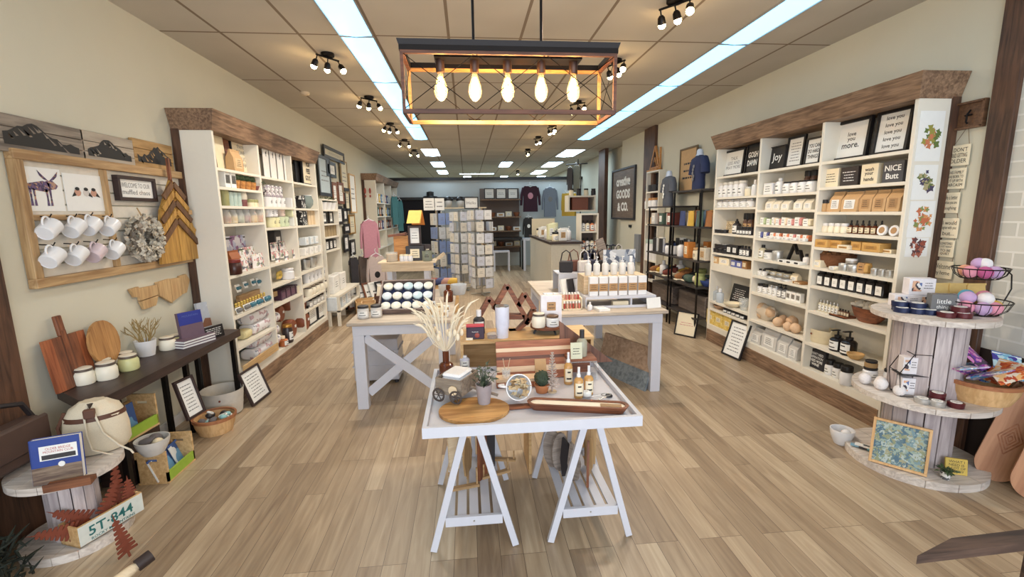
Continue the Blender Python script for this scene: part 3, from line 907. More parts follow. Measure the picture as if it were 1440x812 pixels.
@cached
def potted(r,h,pot=whiteceramic,plant='grass',ph=.1,seed=3,name='potted_plant',cat='plant',leaf=greenleaf):
    p=B(pot).lathe([(r*.72,0),(r,h),(r*.9,h),(r*.86,h*.8),(.0001,h*.8)],None,20,cap=False).lathe([(.0001,0),(r*.72,0)],None,20,cap=False)
    rnd=random.Random(seed);f=B(leaf)
    if plant=='grass':
        for k in range(40):
            a=rnd.random()*6.28;l=ph*(.5+.5*rnd.random());s=r*.7*rnd.random();e=r*(.4+1.4*rnd.random())
            x0,y0=s*math.cos(a),s*math.sin(a);x1,y1=e*math.cos(a),e*math.sin(a)
            f.tube([(x0,y0,h*.8),((x0+x1)/2*.8,(y0+y1)/2*.8,h+l*.6),(x1,y1,h+l)],[.003,.003,.0008],n=4)
    elif plant=='ball':
        f.ball((0,0,h+ph*.45),ph*.55,n=18,m=12,lump=.2)
        for k in range(160):
            d=Vector((rnd.gauss(0,1),rnd.gauss(0,1),rnd.gauss(0,1))).normalized()
            q=d*ph*.54;f.tube([(q.x,q.y,h+ph*.45+q.z),(q.x*1.12,q.y*1.12,h+ph*.45+q.z*1.12)],[.003,.0006],n=3)
    elif plant=='leaves':
        for k in range(46):
            a=rnd.random()*6.28;e=r*1.3*rnd.random();z=h+ph*rnd.random()
            T=Matrix.Translation((e*math.cos(a),e*math.sin(a),z))@rotm(rnd.uniform(-.8,.8),rnd.uniform(-.8,.8),a)
            f.add([(0,0,0),(.012,-.006,.003),(.03,0,0),(.012,.006,.003)],[(0,1,2,3)],None,T)
            f.tube([(0,0,h*.8),(e*math.cos(a),e*math.sin(a),z)],.0012,n=3)
    elif plant=='twigs':
        for k in range(15):
            a=rnd.random()*6.28;P=Vector((r*.4*math.cos(a),r*.4*math.sin(a),h*.8));d=Vector((math.cos(a)*rnd.uniform(.2,.8),math.sin(a)*rnd.uniform(.2,.8),1.2)).normalized()
            pts=[P.copy()]
            for j in range(6):
                P=P+d*ph*.2;d=(d+Vector((rnd.uniform(-.4,.4),rnd.uniform(-.4,.4),rnd.uniform(-.1,.2)))).normalized();pts.append(P.copy())
                if j in(2,3,4):
                    e=(d+Vector((rnd.uniform(-1,1),rnd.uniform(-1,1),.2))).normalized();f.tube([P,P+e*ph*.15,P+e*ph*.28+Vector((0,0,ph*.05))],[.0028,.002,.001],n=4)
            f.tube(pts,[.004,.0038,.0035,.003,.0026,.002,.0012],n=5)
    return proto(name,cat,[part('pot',p),part('foliage' if plant!='twigs' else 'twigs',f)])

# ------------------------------------------------------------------ placement along the side shelves
ORD=['leftmost']+[w+'-from-left' for w in 'second third fourth fifth sixth seventh eighth ninth tenth eleventh twelfth'.split()]
def ordn(i,n):
    if n==1:return ''
    if n==2:return('left one','right one')[i]
    if i==n-1:return 'rightmost'
    if n==3 and i==1:return 'middle one'
    if n>9 and i>n/2:return ORD[n-1-i].replace('left','right')
    return ORD[i]
def shelf_ext(side,z,p0,p1,pyt,off):
    x=(XFR+off)if side=='R' else(XFL-off)
    ya,yb=Yp(p0,x,z),Yp(p1,x,z)
    yc=(ya+yb)/2;h=at((p0+p1)/2,pyt,x=x).z-z
    return x,yc,abs(yb-ya),h
def put_shelf(side,z,p0,p1,pyt,maker,desc,n=1,off=.07,group=None,gap=.06,rx=0,spin=0,dz=0,where='',jit=0):
    """fill pixel span p0..p1 of a shelf with n copies made by maker(w, h)"""
    if side=='R':z=ZR(z)
    x,yc,W,h=shelf_ext(side,z,p0,p1,pyt,off)
    w=W/n*(1-gap)
    h=max(h-dz,.02)
    pr=maker(round(w,3),round(h,3))
    rz=FR if side=='R' else FL
    for i in range(n):
        # left to right in the photo: right wall runs from far to near, left wall from near to far
        t=(i+.5)/n-.5
        y=yc-t*W if side=='R' else yc+t*W
        o=ordn(i,n)
        lab=(o+' of '+desc)if n>1 else desc
        rr=rz+spin+(random.uniform(-jit,jit)if jit else 0)
        put(pr,(x,y,z+.0005+dz),0,lab,group or(desc if n>1 else None),rot=(rx,0,rr)if rx else None)if rx else put(pr,(x,y,z+.0005+dz),rr,lab,group or(desc if n>1 else None))
# ================================================================== goods on the right shelving
def RS(*a,**k):put_shelf('R',*a,**k)
LEAN=-.09
yellowish=M('soap_yellow',(216,184,104),.6);sage=M('soap_green',(176,190,150),.6);rose=M('soap_rose',(206,140,136),.6)
blue=M('soap_blue',(92,100,160),.6);coral=M('soap_coral',(212,132,92),.6)
silverlid=M('silver_lid',(176,174,170),.35,.6)
# far bay (leftmost in the photo)
RS(1.896,1016.5,1046,211,lambda w,h:framed(w,h,fw=.02,nlines=6,inkm=greyink,text='TALK\nLESS AND\nPRAY MORE',th=.6),'black-framed white print with pale grey writing, top left of right shelving',off=.1,rx=LEAN)
RS(1.896,1047.5,1066.5,203,lambda w,h:framed(w,h,fw=.012,pmat=black,text='GOSH\nDAMN',inkm=paper,th=.6,bold=.03),'black sign with white hand lettering, top shelf of the far bay',off=.1,rx=LEAN)
RS(1.671,1012,1048,256,lambda w,h:jar(w/2,h,whiteceramic,M('white_lid',(214,212,206),.5),paper,lidh=.18,name='canister',cat='canister'),'the five tall white canisters below the grey-lettered print',n=5,off=.08)
RS(1.671,1049,1055,263,lambda w,h:jar(w/2,h,cream,M('white_lid',(214,212,206),.5),None),'small cream jar right of the tall white canisters, far bay',off=.05)
RS(1.671,1058,1064,253,lambda w,h:bottle(w/2,h,whiteceramic,whiteceramic,'screw',None),'slim white bottle against the upright, second shelf of the far bay',off=.07)
RS(1.56,1011,1061,280.5,lambda w,h:jar(w/2,h,whiteceramic,silverlid,paper,lidh=.25),'the six short white jars with silver lids, far bay third shelf',n=6,off=.06)
RS(1.28,1005,1022,323,lambda w,h:tin(w/2,h,charcoal,black,paper),'the three flat dark tins at the left of the far bay',n=3,off=.05)
RS(1.28,1020,1033,311,lambda w,h:framed(w,h,fw=.008,fmat=cream,pmat=PATCH('tinycard',[(230,214,180),(180,150,110),(214,200,170)],60),nlines=4,name='small_card',cat='card'),'small cream card standing behind the flat dark tins',off=.16,rx=LEAN)
RS(1.28,1032,1039,308,lambda w,h:bottle(w/2,h,charcoal,black,'dropper',paper),'dark dropper bottle left of the stacked dark jars, far bay',off=.1)
RS(1.28,1037,1058,319,lambda w,h:jar(w/2,h,charcoal,black,paper,lidh=.3),'the five small dark jars with white labels, front row of far bay',n=5,off=.05)
RS(1.28,1046,1059,300,lambda w,h:jar(w/2,h,M('brown_glass',(88,56,40),.3),black,kraft,lidh=.3),'the two brown jars raised behind the small dark jars',n=2,off=.17)
RS(1.06,1003,1026,350,lambda w,h:tin(w/2,h,charcoal,black,paper),'the three black tins in the lower row, fifth shelf of far bay',n=3,off=.06)
RS(1.06,1008,1024,343.5,lambda w,h:tin(w/2,h,charcoal,black,paper),'the two black tins stacked on the lower black tins, far bay',n=2,off=.06,dz=.052)
RS(1.06,1024,1040,345,lambda w,h:carton(w,.06,h,black,paper,txt=None),'the two black boxes with white labels, middle of far bay',n=2,off=.06)
RS(1.06,1041,1055,346,lambda w,h:bottle(w/2,h,charcoal,black,'screw',paper,neck=.25),'the three dark labelled bottles at the right end, far bay fifth shelf',n=3,off=.07)
RS(.935,1003,1014,361,lambda w,h:carton(w,.07,h,kraft,cream),'kraft box at the left end of the white rail in far bay',off=.06)
RS(.935,1014,1029,363,lambda w,h:carton(w,.07,h,cream,paper),'wide cream soap box beside the kraft box, far bay',off=.06)
RS(.935,1031,1047,367,lambda w,h:carton(w/1,.07,h,blue,paper),'the two lavender-blue boxes on the shelf above the white rail',n=2,off=.06)
RS(.935,1047,1054,367,lambda w,h:carton(w,.07,h,M('tobacco',(150,106,60)),cream),'brown box at the right end above the white rail, far bay',off=.06)
RS(.50,1003,1010,402,lambda w,h:bottle(w/2,h,CLEAR('pale_bottle',(210,220,230),.6),whiteceramic,'screw',None),'tall clear bottle, the left of two, lower far bay',off=.09)
RS(.50,1009,1015,406,lambda w,h:bottle(w/2,h,CLEAR('pale_bottle',(210,220,230),.6),whiteceramic,'screw',None),'shorter clear bottle right of the tall clear bottle, lower far bay',off=.05)
RS(.50,1026,1050,401,lambda w,h:block_sign(w,h,.03,black,None,paper,6,th=.6,seed=4),'black box sign with white writing leaning in the lower far bay',off=.16,rx=-.2)
RS(.50,1023,1038,426,lambda w,h:bowl(w/2,h,cream),'shallow cream dish in front of the leaning black box sign',off=.05)
RS(.50,1041,1050,420,lambda w,h:bowl(w/2,h,glass,name='glass_bowl'),'small clear glass bowl at the right of the shallow cream dish',off=.06)
RS(.41,1008,1020,429,lambda w,h:bowl(w/2,h,M('shell_brown',(176,140,110)),name='shell_dish',cat='dish'),'small brownish dish left of the dark jars, near the bottom of far bay',off=.1)
RS(.41,1019,1049,436,lambda w,h:jar(w/2,h,charcoal,black,paper,lidh=.3),'the five low dark jars on the narrow shelf above the yellow boxes',n=5,off=.06)
patg=PATCH('yellow_pattern',[(222,190,96),(200,164,70),(236,216,140)],90)
RS(.22,999,1035,440,lambda w,h:carton(w,.12,h,patg,cream,.5,.3),'the three yellow patterned boxes on the bottom of far bay',n=3,off=.08,gap=.08)
# middle bay
RS(1.896,1080,1104,206,lambda w,h:framed(w,h,fw=.008,pmat=black,text='Joy',inkm=paper,th=.62,bold=.01,motif=None),'black sign reading Joy in white script, top shelf',off=.1,rx=LEAN)
RS(1.896,1104,1130,192,lambda w,h:framed(w,h,fw=.02,nlines=7,inkm=greyink,th=.75),'tall black-framed print of faint small writing right of the Joy sign',off=.12,rx=LEAN)
RS(1.896,1131,1155,193.5,lambda w,h:framed(w,h,fw=.016,text='YOU CAN\nDO HARD\nTHINGS',th=.7,bold=.02),'framed print reading YOU CAN DO HARD THINGS',off=.09,rx=LEAN)
RS(1.671,1078,1091,258,lambda w,h:carton(w,.08,h,whiteceramic,paper,.8,.8,nlines=3),'square white box left of the tall white bottle, middle bay',off=.08)
RS(1.671,1092,1101,251,lambda w,h:bottle(w/2,h,whiteceramic,whiteceramic,'screw',paper,neck=.2),'tall white bottle between white box and dark-lidded jars, middle bay',off=.08)
RS(1.671,1103,1147,254.5,lambda w,h:jar(w/2,h,whiteceramic,black,paper,lidh=.12),'the four wide white jars with black lids, middle bay',n=4,off=.08,gap=.03)
RS(1.671,1131,1149,240,lambda w,h:jar(w/2,h,M('brown_glass',(88,56,40),.3),black,kraft,lidh=.25),'the two brown jars stacked high behind the wide white jars',n=2,off=.17)
mus=M('muslin',(226,220,204),.8,bump=.2)
for i,(a,b_,t)in enumerate(((1080,1091,280),(1090,1101,282),(1102,1114,282),(1120,1133,280),(1134,1146,280))):
    RS(1.53,a,b_,t,lambda w,h:bag(w,.07,h,mus,paper,name='muslin_bag',fold=False),ordn(i,5)+' of the five pointed white soap bags, third shelf of middle bay',off=.07,group='pointed white soap bags')
RS(1.53,1112,1120,284,lambda w,h:tin(w/2,h,black,charcoal),'small black tin between the pointed white soap bags',off=.2)
for i,(a,b_,m)in enumerate(((1071,1079,sage),(1080,1088,sage),(1088,1093,cream),(1093,1101,rose),(1101,1109,cream),(1109,1119,rose),(1119,1130,rose),(1131,1143,cream))):
    RS(1.393,a,b_,306+(i%2)*2,lambda w,h:bar_soap(w,.06,h,m),ordn(i,8)+' of the eight wrapped green and pink soaps, middle bay',off=.06,group='wrapped green and pink soaps')
for i,(a,b_,m)in enumerate(((1066,1075,blue),(1076,1083,blue),(1085,1093,coral),(1093,1101,coral),(1103,1112,coral),(1112,1121,rose),(1122,1131,coral),(1131,1140,coral))):
    RS(1.265,a,b_,326+i*.7,lambda w,h:bar_soap(w,.06,h,m),ordn(i,8)+' of the eight blue and orange soaps in the row, middle bay',off=.07,group='blue and orange soaps')
RS(1.265,1078,1136,334,lambda w,h:bar_soap(w,.04,h,paper),'the five flat white soap packets lying before the orange soaps',n=5,off=.02,gap=.35)
RS(1.065,1062,1076,344,lambda w,h:bottle(w/2,h,M('oil_glass',(190,184,160),.2),black,'screw',paper,neck=.25),'the two squat bottles with black caps at left, middle bay',n=2,off=.08)
RS(1.065,1077,1088,352,lambda w,h:jar(w/2,h,whiteceramic,charcoal,paper),'short white jar with dark lid left of the black mountain ornament',off=.09)
RS(1.065,1088,1098,353,lambda w,h:tin(w/2,h,tinmat,tinmat,paper),'open silver tin just left of the black mountain ornament',off=.07)
def mountain(w,h,d=.03,t=.014,mat=black,name='mountain_ornament',cat='ornament',peaks=2):
    b=B(mat)
    P=[(-w/2,0),(-w*.12,h),(w*.14,h*.45),(w*.26,h*.68),(w/2,0)]
    for i in range(4):b.bar((P[i][0],0,P[i][1]),(P[i+1][0],0,P[i+1][1]),d,t,up=(0,0,1))if 0 else b.bar((P[i][0],0,P[i][1]+t/2),(P[i+1][0],0,P[i+1][1]+t/2),t,d,up=(0,1,0))
    b.box((-w/2,-d/2,0),(w/2,d/2,t))
    return proto(name,cat,[part('frame',b)])
RS(1.065,1107,1130,345,lambda w,h:mountain(w,h),'small black mountain-shaped ornament standing among the jars, middle bay',off=.12)
RS(1.065,1098,1130,367,lambda w,h:carton(w,.07,h,paper,black,.5,.6,name='box'),'the three low white and black boxes before the mountain ornament',n=3,off=.04)
RS(1.065,1130,1137,357,lambda w,h:bottle(w/2,h,whiteceramic,black,'screw',None,neck=.3),'small white bottle right of the black mountain ornament',off=.08)
RS(.90,1061,1077,378,lambda w,h:bottle(w/2,h,whiteceramic,black,'screw',paper,neck=.3),'the three small white bottles with black caps, left of middle bay',n=3,off=.07)
RS(.90,1076,1114,380,lambda w,h:jar(w/2,h,cream,black,paper,lidh=.25),'the four wide cream jars in the back row, middle bay',n=4,off=.16,dz=.01)
RS(.90,1080,1112,391,lambda w,h:jar(w/2,h,whiteceramic,silverlid,paper,lidh=.25),'the three short silver-lidded jars in front of the cream jars',n=3,off=.05)
RS(.90,1114,1124,385,lambda w,h:bag(w,.05,h,cream,paper),'small cream paper bag near the right of the jar shelf, middle bay',off=.09)
RS(.90,1120,1133,397,lambda w,h:carton(w,.08,h,M('tobacco',(150,106,60)),cream),'flat brown box at the right end of the jar shelf',off=.05)
RS(.732,1060,1081,399,lambda w,h:jar(w/2,h,whiteceramic,black,paper,lidh=.25),'the three black-lidded white jars at left below the wide cream jars',n=3,off=.08)
RS(.732,1081,1094,401,lambda w,h:jar(w/2,h,whiteceramic,silverlid,paper,lidh=.2),'the two taller white jars right of the black-lidded jars, middle bay',n=2,off=.08)
RS(.732,1094,1107,400,lambda w,h:bottle(w/2,h,M('grey_glass',(130,128,130),.25),black,'pump',paper,neck=.35),'the two grey bottles with black pumps, middle bay',n=2,off=.08)
RS(.732,1107,1128,411,lambda w,h:carton(w,.04,h,paper,silverlid,.7,.5),'the three small white cartons right of the black pumps',n=3,off=.07)
film_bag=CLEAR('bag_film',(236,226,208),.55,.3)
def loofah_bag(w,h):
    b=B(film_bag);b.ball((0,0,h*.5),1,n=16,m=10,sc=(w/2,.07,h/2),lump=.35)
    c=B(M('loofah',(208,176,142),.9,bump=.6,scale=90))
    for k in range(7):c.ball((random.uniform(-w*.28,w*.28),random.uniform(-.02,.02),h*(.2+.09*k)),w*.17,n=10,m=8)
    return proto('bagged_sponges','bag of sponges',[part('bag_film',b),part('sponge',c)])
RS(.457,1064,1093,429,loofah_bag,'clear bag full of beige sponges, left of the loose sponge balls',off=.14)
sponge=M('sponge',(218,184,150),.95,bump=.5,scale=80)
for i,(px,py,r)in enumerate(((1101,449,.042),(1114,452,.05),(1094,457,.045),(1108,461,.042),(1119,459,.045))):
    x=XFR+(.16,.15,.07,.05,.06)[i];z=ZR(.457)+r
    zz=at(px,py,x=x).z
    solo('sponge_ball',B(sponge).ball((0,0,0),r,n=18,m=12,lump=.1,seed=i),['upper left','upper right','lower left','lower middle','lower right'][i]+' of the five round beige sponges, middle bay','sponge',(x,Yp(px,x,zz),max(z,min(zz,z+.09)if i<2 else z)),group='round beige sponges')
RS(.457,1108,1121,458.5,lambda w,h:cloth_roll(h/1.8,w,cream,name='rolled_sponge',cat='sponge'),'cream rolled scrubber lying in front of the round sponges',off=.0)if 0 else None
for i,(a,b_,t,m)in enumerate(((1060,1075,461,ivory),(1076,1098,461,M('oat',(198,196,190))),(1098,1114,472,ivory),(1114,1127,480,M('blushwax',(214,196,180))))):
    RS(.22,a,b_,t,lambda w,h:bag(w,.1,h,CLEAR('salt_bag%d'%i,(214,212,208),.85,.25),paper,name='clear_bag'),ordn(i,4)+' of the four clear bags of white salts on the bottom shelf',off=.09,group='clear bags of salts')
# near bay
@cached
def blackbottle(w,h):
    b=B(M('black_glass',(26,22,24),.25)).box((-w/2,-.028,0),(w/2,.028,h*.76),bev=.008)
    c=B(black).lathe([(w*.32,h*.75),(w*.36,h*.8),(w*.36,h*.98),(w*.3,h)],None,14)
    l=B(paper).box((-w*.36,-.0295,h*.12),(w*.36,-.028,h*.58));l.lines(-w*.2,w*.2,h*.28,h*.44,-.0302,2,greyink)
    return proto('square_bottle','bottle',[part('body',b),part('cap',c),part('label',l)])
RS(1.896,1169,1222.5,169.5,lambda w,h:framed(w,h,fw=.022,fd=.03,text='love\nyou\nmore.',th=.52,bold=.012),'wide black-framed print reading love you more',off=.13,rx=LEAN)
RS(1.896,1226.5,1280,155,lambda w,h:framed(w,h,fw=.022,fd=.03,text='love you\nlove you\nlove you\nlove you\nlove you',th=.92,bold=.012),'black-framed print repeating love you five times',off=.13,rx=LEAN)
RS(1.70,1159.5,1181.5,238,lambda w,h:block_sign(w,h,.04,cream,None,nlines=4,th=.55),'cream block sign with stars, leftmost on the second shelf of near bay',off=.07)
RS(1.70,1183,1209,235,lambda w,h:block_sign(w,h,.04,M('sign_black',(48,40,40)),None,paper,4,th=.6,seed=5),'dark block sign with four lines of white script, near bay',off=.07)
RS(1.70,1212,1237,231,lambda w,h:block_sign(w,h,.04,cream,'wash\nyour\nhands',ink,th=.72,bold=.02),'cream block sign reading wash your hands',off=.07)
RS(1.70,1242,1273.5,227,lambda w,h:block_sign(w,h,.04,M('sign_grey',(74,74,78)),'NICE\nButt',paper,th=.74,bold=.02),'grey block sign reading NICE Butt',off=.07)
RS(1.51,1156.5,1171,281,lambda w,h:jar(w/2,h,kraft,charcoal,None,lidh=.3),'the two small kraft jars with dark lids left of paper bags',n=2,off=.06)
RS(1.51,1171.5,1189,270,lambda w,h:bag(w,.09,h,kraft,paper),'kraft bag with a white label, left end of the bags',off=.08)
RS(1.51,1189,1214,270,lambda w,h:bag(w,.1,h,kraft,paper),'widest kraft bag with a white label, second of five',off=.07)
RS(1.51,1214.5,1273,267,lambda w,h:bag(w,.09,h,kraft,kraft2),'the three plain kraft bags at the right end of near bay',n=3,off=.08,gap=.05)
RS(1.348,1157,1192,314,lambda w,h:jar(w/2,h,ivory,whiteceramic,None,lidh=.3),'the four short ivory jars left of the dropper bottles',n=4,off=.08,gap=.1)
RS(1.348,1192,1243,310,lambda w,h:bottle(w/2,h,amber,black,'dropper',cream,neck=.4),'the six amber dropper bottles with cream labels, near bay',n=6,off=.09,gap=.12)
for i,(px)in enumerate((1241,1258)):
    x=XFR+.035
    b=B(whiteceramic).cyl(.037,-.006,.006,T=rotm(PI/2,0,0));c=B(kraft2).cyl(.022,.006,.008,T=rotm(PI/2,0,0))
    multi('compact_tin',[part('tin',b),part('label',c)],('left' if i==0 else 'right')+' of two round white compacts leaning at the dropper bottles','tin',(x,Yp(px,x,1.385),ZR(1.348)+.0375),FR,'round white compacts',rot=(-.18,0,FR))
for i,(a,b_,t,m)in enumerate(((1152,1170,337,M('kraft_gold',(204,160,92))),(1172,1190,338,M('kraft_gold',(204,160,92))),(1184,1201,345,cream),(1203,1218,340,M('kraft_gold',(204,160,92))),(1218,1245,342,M('kraft_gold',(204,160,92))),(1246,1262,351,cream))):
    RS(1.232,a,b_,t,lambda w,h:carton(w,.09,h,m,M('kraft_gold_label',(186,138,74)),.7,.4),ordn(i,6)+' of the six low golden and cream soap boxes, near bay',off=.05+.03*(i%2),group='low golden soap boxes')
shag=M('shaggy_brown',(120,78,50),.9,bump=.8,scale=70)
def shaggy(w,h):
    b=B(shag).lathe([(w*.3,0),(w*.46,h*.35),(w*.5,h*.8),(w*.46,h*.82),(w*.4,h*.3),(.0001,h*.2)],None,22,cap=False)
    rnd=random.Random(5);s=B(M('bark_curl',(150,104,66),.85))
    for k in range(26):
        a=rnd.random()*6.28;r=w*.38*rnd.random()**.5;s.ball((r*math.cos(a),r*math.sin(a),h*(.72+.25*rnd.random())),w*.09,n=8,m=6)
    for bb in(b,s):bb.v=[(v[0],v[1]*.72,v[2])for v in bb.v]
    return proto('root_bowl','bowl',[part('bowl',b),part('filling',s)])
RS(1.07,1155,1199,353,shaggy,'dark brown root-wood bowl heaped with brown balls, near bay',off=.15)
RS(1.07,1147,1158,366,lambda w,h:carton(w,.06,h,cream,paper),'small cream box left of the root-wood bowl',off=.05)
RS(1.07,1168,1179,375,lambda w,h:bar_soap(w,.05,h,cream),'flat cream soap lying under the root-wood bowl',off=.02)
RS(1.07,1181,1206,371.5,lambda w,h:tin(w/2,h,tinmat,tinmat,paper),'the two silver tins right of the root-wood bowl',n=2,off=.05)
RS(1.07,1190,1202,364,lambda w,h:tin(w/2,h,tinmat,whiteceramic,paper),'single silver tin stacked on top of the two tins',off=.05,dz=.062)
RS(1.07,1207,1223,370,lambda w,h:bar_soap(w,.06,h,M('kraft_gold',(204,160,92)),kraft2),'golden boxed soap right of the silver tins',off=.07)
RS(1.07,1225,1256,379,lambda w,h:tin(w/2,h,tinmat,silverlid,paper),'the three shallow silver tins at the right end, near bay',n=3,off=.05,gap=.12)
RS(.918,1151,1246,385,lambda w,h:carton(w,.05,h,black,paper,.62,.5,name='black_bottle',cat='bottle',nlines=2,lz=.42)if 0 else blackbottle(w,h),'the eight square black bottles with white labels, near bay',n=8,off=.07,gap=.14)

RS(.711,1151,1179,424,lambda w,h:bottle(w/2,h,M('lotion',(208,200,176),.3),silverlid,'screw',paper,neck=.25),'the six small pale bottles left of the tray, near bay',n=6,off=.07,gap=.1)
def tray_mini(w,h):
    b=B(walnut).box((-w/2,-.05,0),(w/2,.05,.008));b.box((-w/2,-.05,0),(w/2,-.045,.016));b.box((-w/2,.045,0),(w/2,.05,.016))
    return proto('wooden_tray','tray',[part('tray',b)])
RS(.711,1173,1196,445,tray_mini,'small wooden tray under the dark vials, near bay',off=.07)
RS(.711,1175,1194,435,lambda w,h:bottle(w/2,h,M('vial_brown',(96,62,40),.3),black,'screw',cream,neck=.3),'the five dark vials standing on the small wooden tray',n=5,off=.07,dz=.0095)
def cloth_bowl(w,h):
    b=B(walnut).lathe([(w*.26,0),(w*.4,h*.25),(w*.5,h*.7),(w*.47,h*.7),(w*.36,h*.25),(.0001,h*.12)],None,28,cap=False,sy=.62)
    c=B(M('crumpled_cloth',(224,216,200),.9));
    for k in range(7):c.ball((w*(-.34+.113*k),0,h*(.72+.05*(k%2))),w*.13,n=12,m=8,lump=.9,seed=k,sc=(1,1.3,.9))
    return proto('dough_bowl','bowl',[part('bowl',b),part('cloth',c,'crumpled white cloth')])
RS(.711,1198,1246,424,cloth_bowl,'large dark wooden bowl holding crumpled white cloth, near bay',off=.12)
def soft_basket(w,h,m=None):
    m=m or M('cream_felt',(222,208,176),.9)
    b=B(m).lathe([(w*.42,0),(w*.46,h*.1),(w*.5,h*.8),(w*.49,h*.8),(w*.44,h*.1),(.0001,.008)],None,26,cap=False,sy=.6)
    hd=B(m)
    for s in(-1,1):hd.tube([(s*w*.49,-.03,h*.78),(s*w*.5,-.02,h),(s*w*.5,.02,h),(s*w*.49,.03,h*.78)],.006)
    st=B(walnut).cbox((0,-w*.29,h*.5),(.02,.006,.014))
    return proto('fabric_basket','basket',[part('basket',b),part('handle',hd),part('stud',st)])
RS(.44,1134,1173,457,soft_basket,'cream felt basket left of the two black pump bottles',off=.13)
RS(.44,1168.5,1184,463,lambda w,h:bottle(w/2,h,M('black_glass',(26,22,24),.25),black,'pump',paper,neck=.38),'black pump bottle with white label, left of the pair',off=.06)
RS(.44,1184,1201,465,lambda w,h:bottle(w/2,h,M('black_glass',(26,22,24),.25),black,'pump',paper,neck=.38),'black pump bottle with white label, right of the pair',off=.06)
RS(.44,1193,1212,497,lambda w,h:bowl(w/2,h,M('wood_dish',(206,170,116)),name='wooden_dish',cat='dish'),'shallow wooden dish beside the black pump bottles',off=.03)
RS(.22,1136,1160,492,lambda w,h:block_sign(w,h,.03,M('sign_black2',(36,34,40)),"I DON'T NEED\nINSPIRATION\nI NEED MORE\nWINE",paper,th=.75,bold=.02),'black block sign with bold white lettering on the bottom shelf',off=.08,rx=-.08)
RS(.22,1161,1183,508,lambda w,h:jar(w/2,h,whiteceramic,black,paper,lidh=.3),'the two white tubs with black lids right of the black sign',n=2,off=.08)
RS(.22,1182,1196,514,lambda w,h:jar(w/2,h,whiteceramic,black,None,lidh=.3),'small white tub with black lid near the spool table',off=.03)
# floral prints on the end panel of the right shelving
fl=[PATCH('floral_%d'%k,c,26)for k,c in enumerate([[(228,228,224)]*3+[(150,140,70),(186,110,70),(120,130,70),(214,190,150)],[(228,228,224)]*3+[(90,100,60),(70,60,80),(150,140,100)],[(228,228,224)]*3+[(206,150,100),(190,110,70),(140,150,80)],[(228,228,224)]*3+[(140,70,50),(90,60,60)]])]
ypl=RD[0]-.0145
def flower_print(w,h,k):
    b=B(paper).box((-w/2,-.003,0),(w/2,0,h));rnd=random.Random(k+3);cols=[[(150,146,70),(196,120,84),(98,116,60)],[(104,116,66),(74,66,92),(170,160,120)],[(214,150,96),(196,112,76),(134,146,86)],[(150,76,58),(96,64,66),(176,110,90)]][k]
    m=[M('petal_%d_%d'%(k,j),c,.8)for j,c in enumerate(cols)]
    p=B()
    for j in range(30):
        a=rnd.random()*6.28;r=w*.36*rnd.random();cx,cz=r*math.cos(a)+w*.05,h*.5+r*1.1*math.sin(a);s=w*rnd.uniform(.08,.17);t=rnd.random()*3.14
        pts=[(cx+s*math.cos(t+u)*(1 if q%2 else .45),cz+s*math.sin(t+u)*(1 if q%2 else .6))for q,u in enumerate([i*6.28/8 for i in range(8)])]
        p.add([(x,-.0036-j*.00004,z)for x,z in pts],[tuple(range(8))],m[j%3])
    return[part('paper',b),part('painted_flowers',p)]
for k,(x0,x1,y0,y1)in enumerate(((1290,1325,156,227),(1283,1316,232,281),(1277,1312,283,334),(1273,1304,335,361))):
    a=at((x0+x1)/2,y0,y=ypl);c=at((x0+x1)/2,y1,y=ypl);w=at(x1,(y0+y1)/2,y=ypl).x-at(x0,(y0+y1)/2,y=ypl).x
    multi('flower_print',flower_print(w,a.z-c.z,k),['topmost','second from top','third from top','lowest'][k]+' of the flower prints taped to the shelving end panel','print',((a.x+c.x)/2,ypl,c.z),0,'flower prints on the end panel')
# ================================================================== goods on the left shelving
def PROTO_beads(w,h):
    b=B(M('yellow_bead',(216,186,92),.4));rnd=random.Random(9)
    for k in range(5):
        r=w*rnd.uniform(.25,.42);cx=rnd.uniform(-.1,.1)*w;T=Matrix.Translation((cx,0,h*.45+rnd.uniform(0,.1)*h))@rotm(PI/2+rnd.uniform(-.5,.5),rnd.uniform(-.4,.4),0)
        for j in range(18):a=j*2*PI/18;b.ball((r*math.cos(a),r*.6*math.sin(a),0),.012,n=8,m=5,T=T)
    return proto('bead_necklaces','necklace',[part('beads',b)])
def LS(z,a,b_,t,mk,s,wide=0,**k):
    def mk2(w,h):return mk(w if wide or w>.3 and k.get('n',1)==1 else round(min(w*.9,max(.05,1.15*h)),3),h)
    put_shelf('L',z,a,b_,t,mk2,s,**k)
linen=M('linen_print',(232,230,226),.85)
LS(1.922,302,318.5,189,lambda w,h:proto('cutting_board','board',[part('board',B(M('cream_board',(228,214,182),.6)).box((-w/2,-.02,0),(w/2,0,h),bev=.003)),part('edge',B(walnut).box((-w/2-.006,-.02,0),(-w/2,0,h)))]),'plain cream board at the left end of the top shelf, left wall',off=.1,rx=-.06)
LS(1.922,318,326,193,lambda w,h:proto('wooden_plank','board',[part('plank',B(walnut).box((-w/2,-.02,0),(w/2,0,h),bev=.003))]),'dark plank between the cream board and the framed print',off=.12,rx=-.06)
LS(1.922,326,363,196,lambda w,h:framed(w,h,fw=.02,pmat=cream,text='there are\nBONKERS\nDUCKS\nCAKES',inkm=greyink,th=.75),'dark-framed cream print with grey capital letters, top left shelf',off=.12,rx=-.06)
LS(1.922,323,339,212,lambda w,h:bag(w,.07,h,kraft,M('kraft_label',(214,184,140))),'small kraft bag standing in front of the grey-lettered print',off=.04)
LS(1.776,303,310,240,lambda w,h:potted(w/2,h*.5,charcoal,'leaves',h*.5),'small leafy plant in dark pot, far left under the cream board',off=.12)
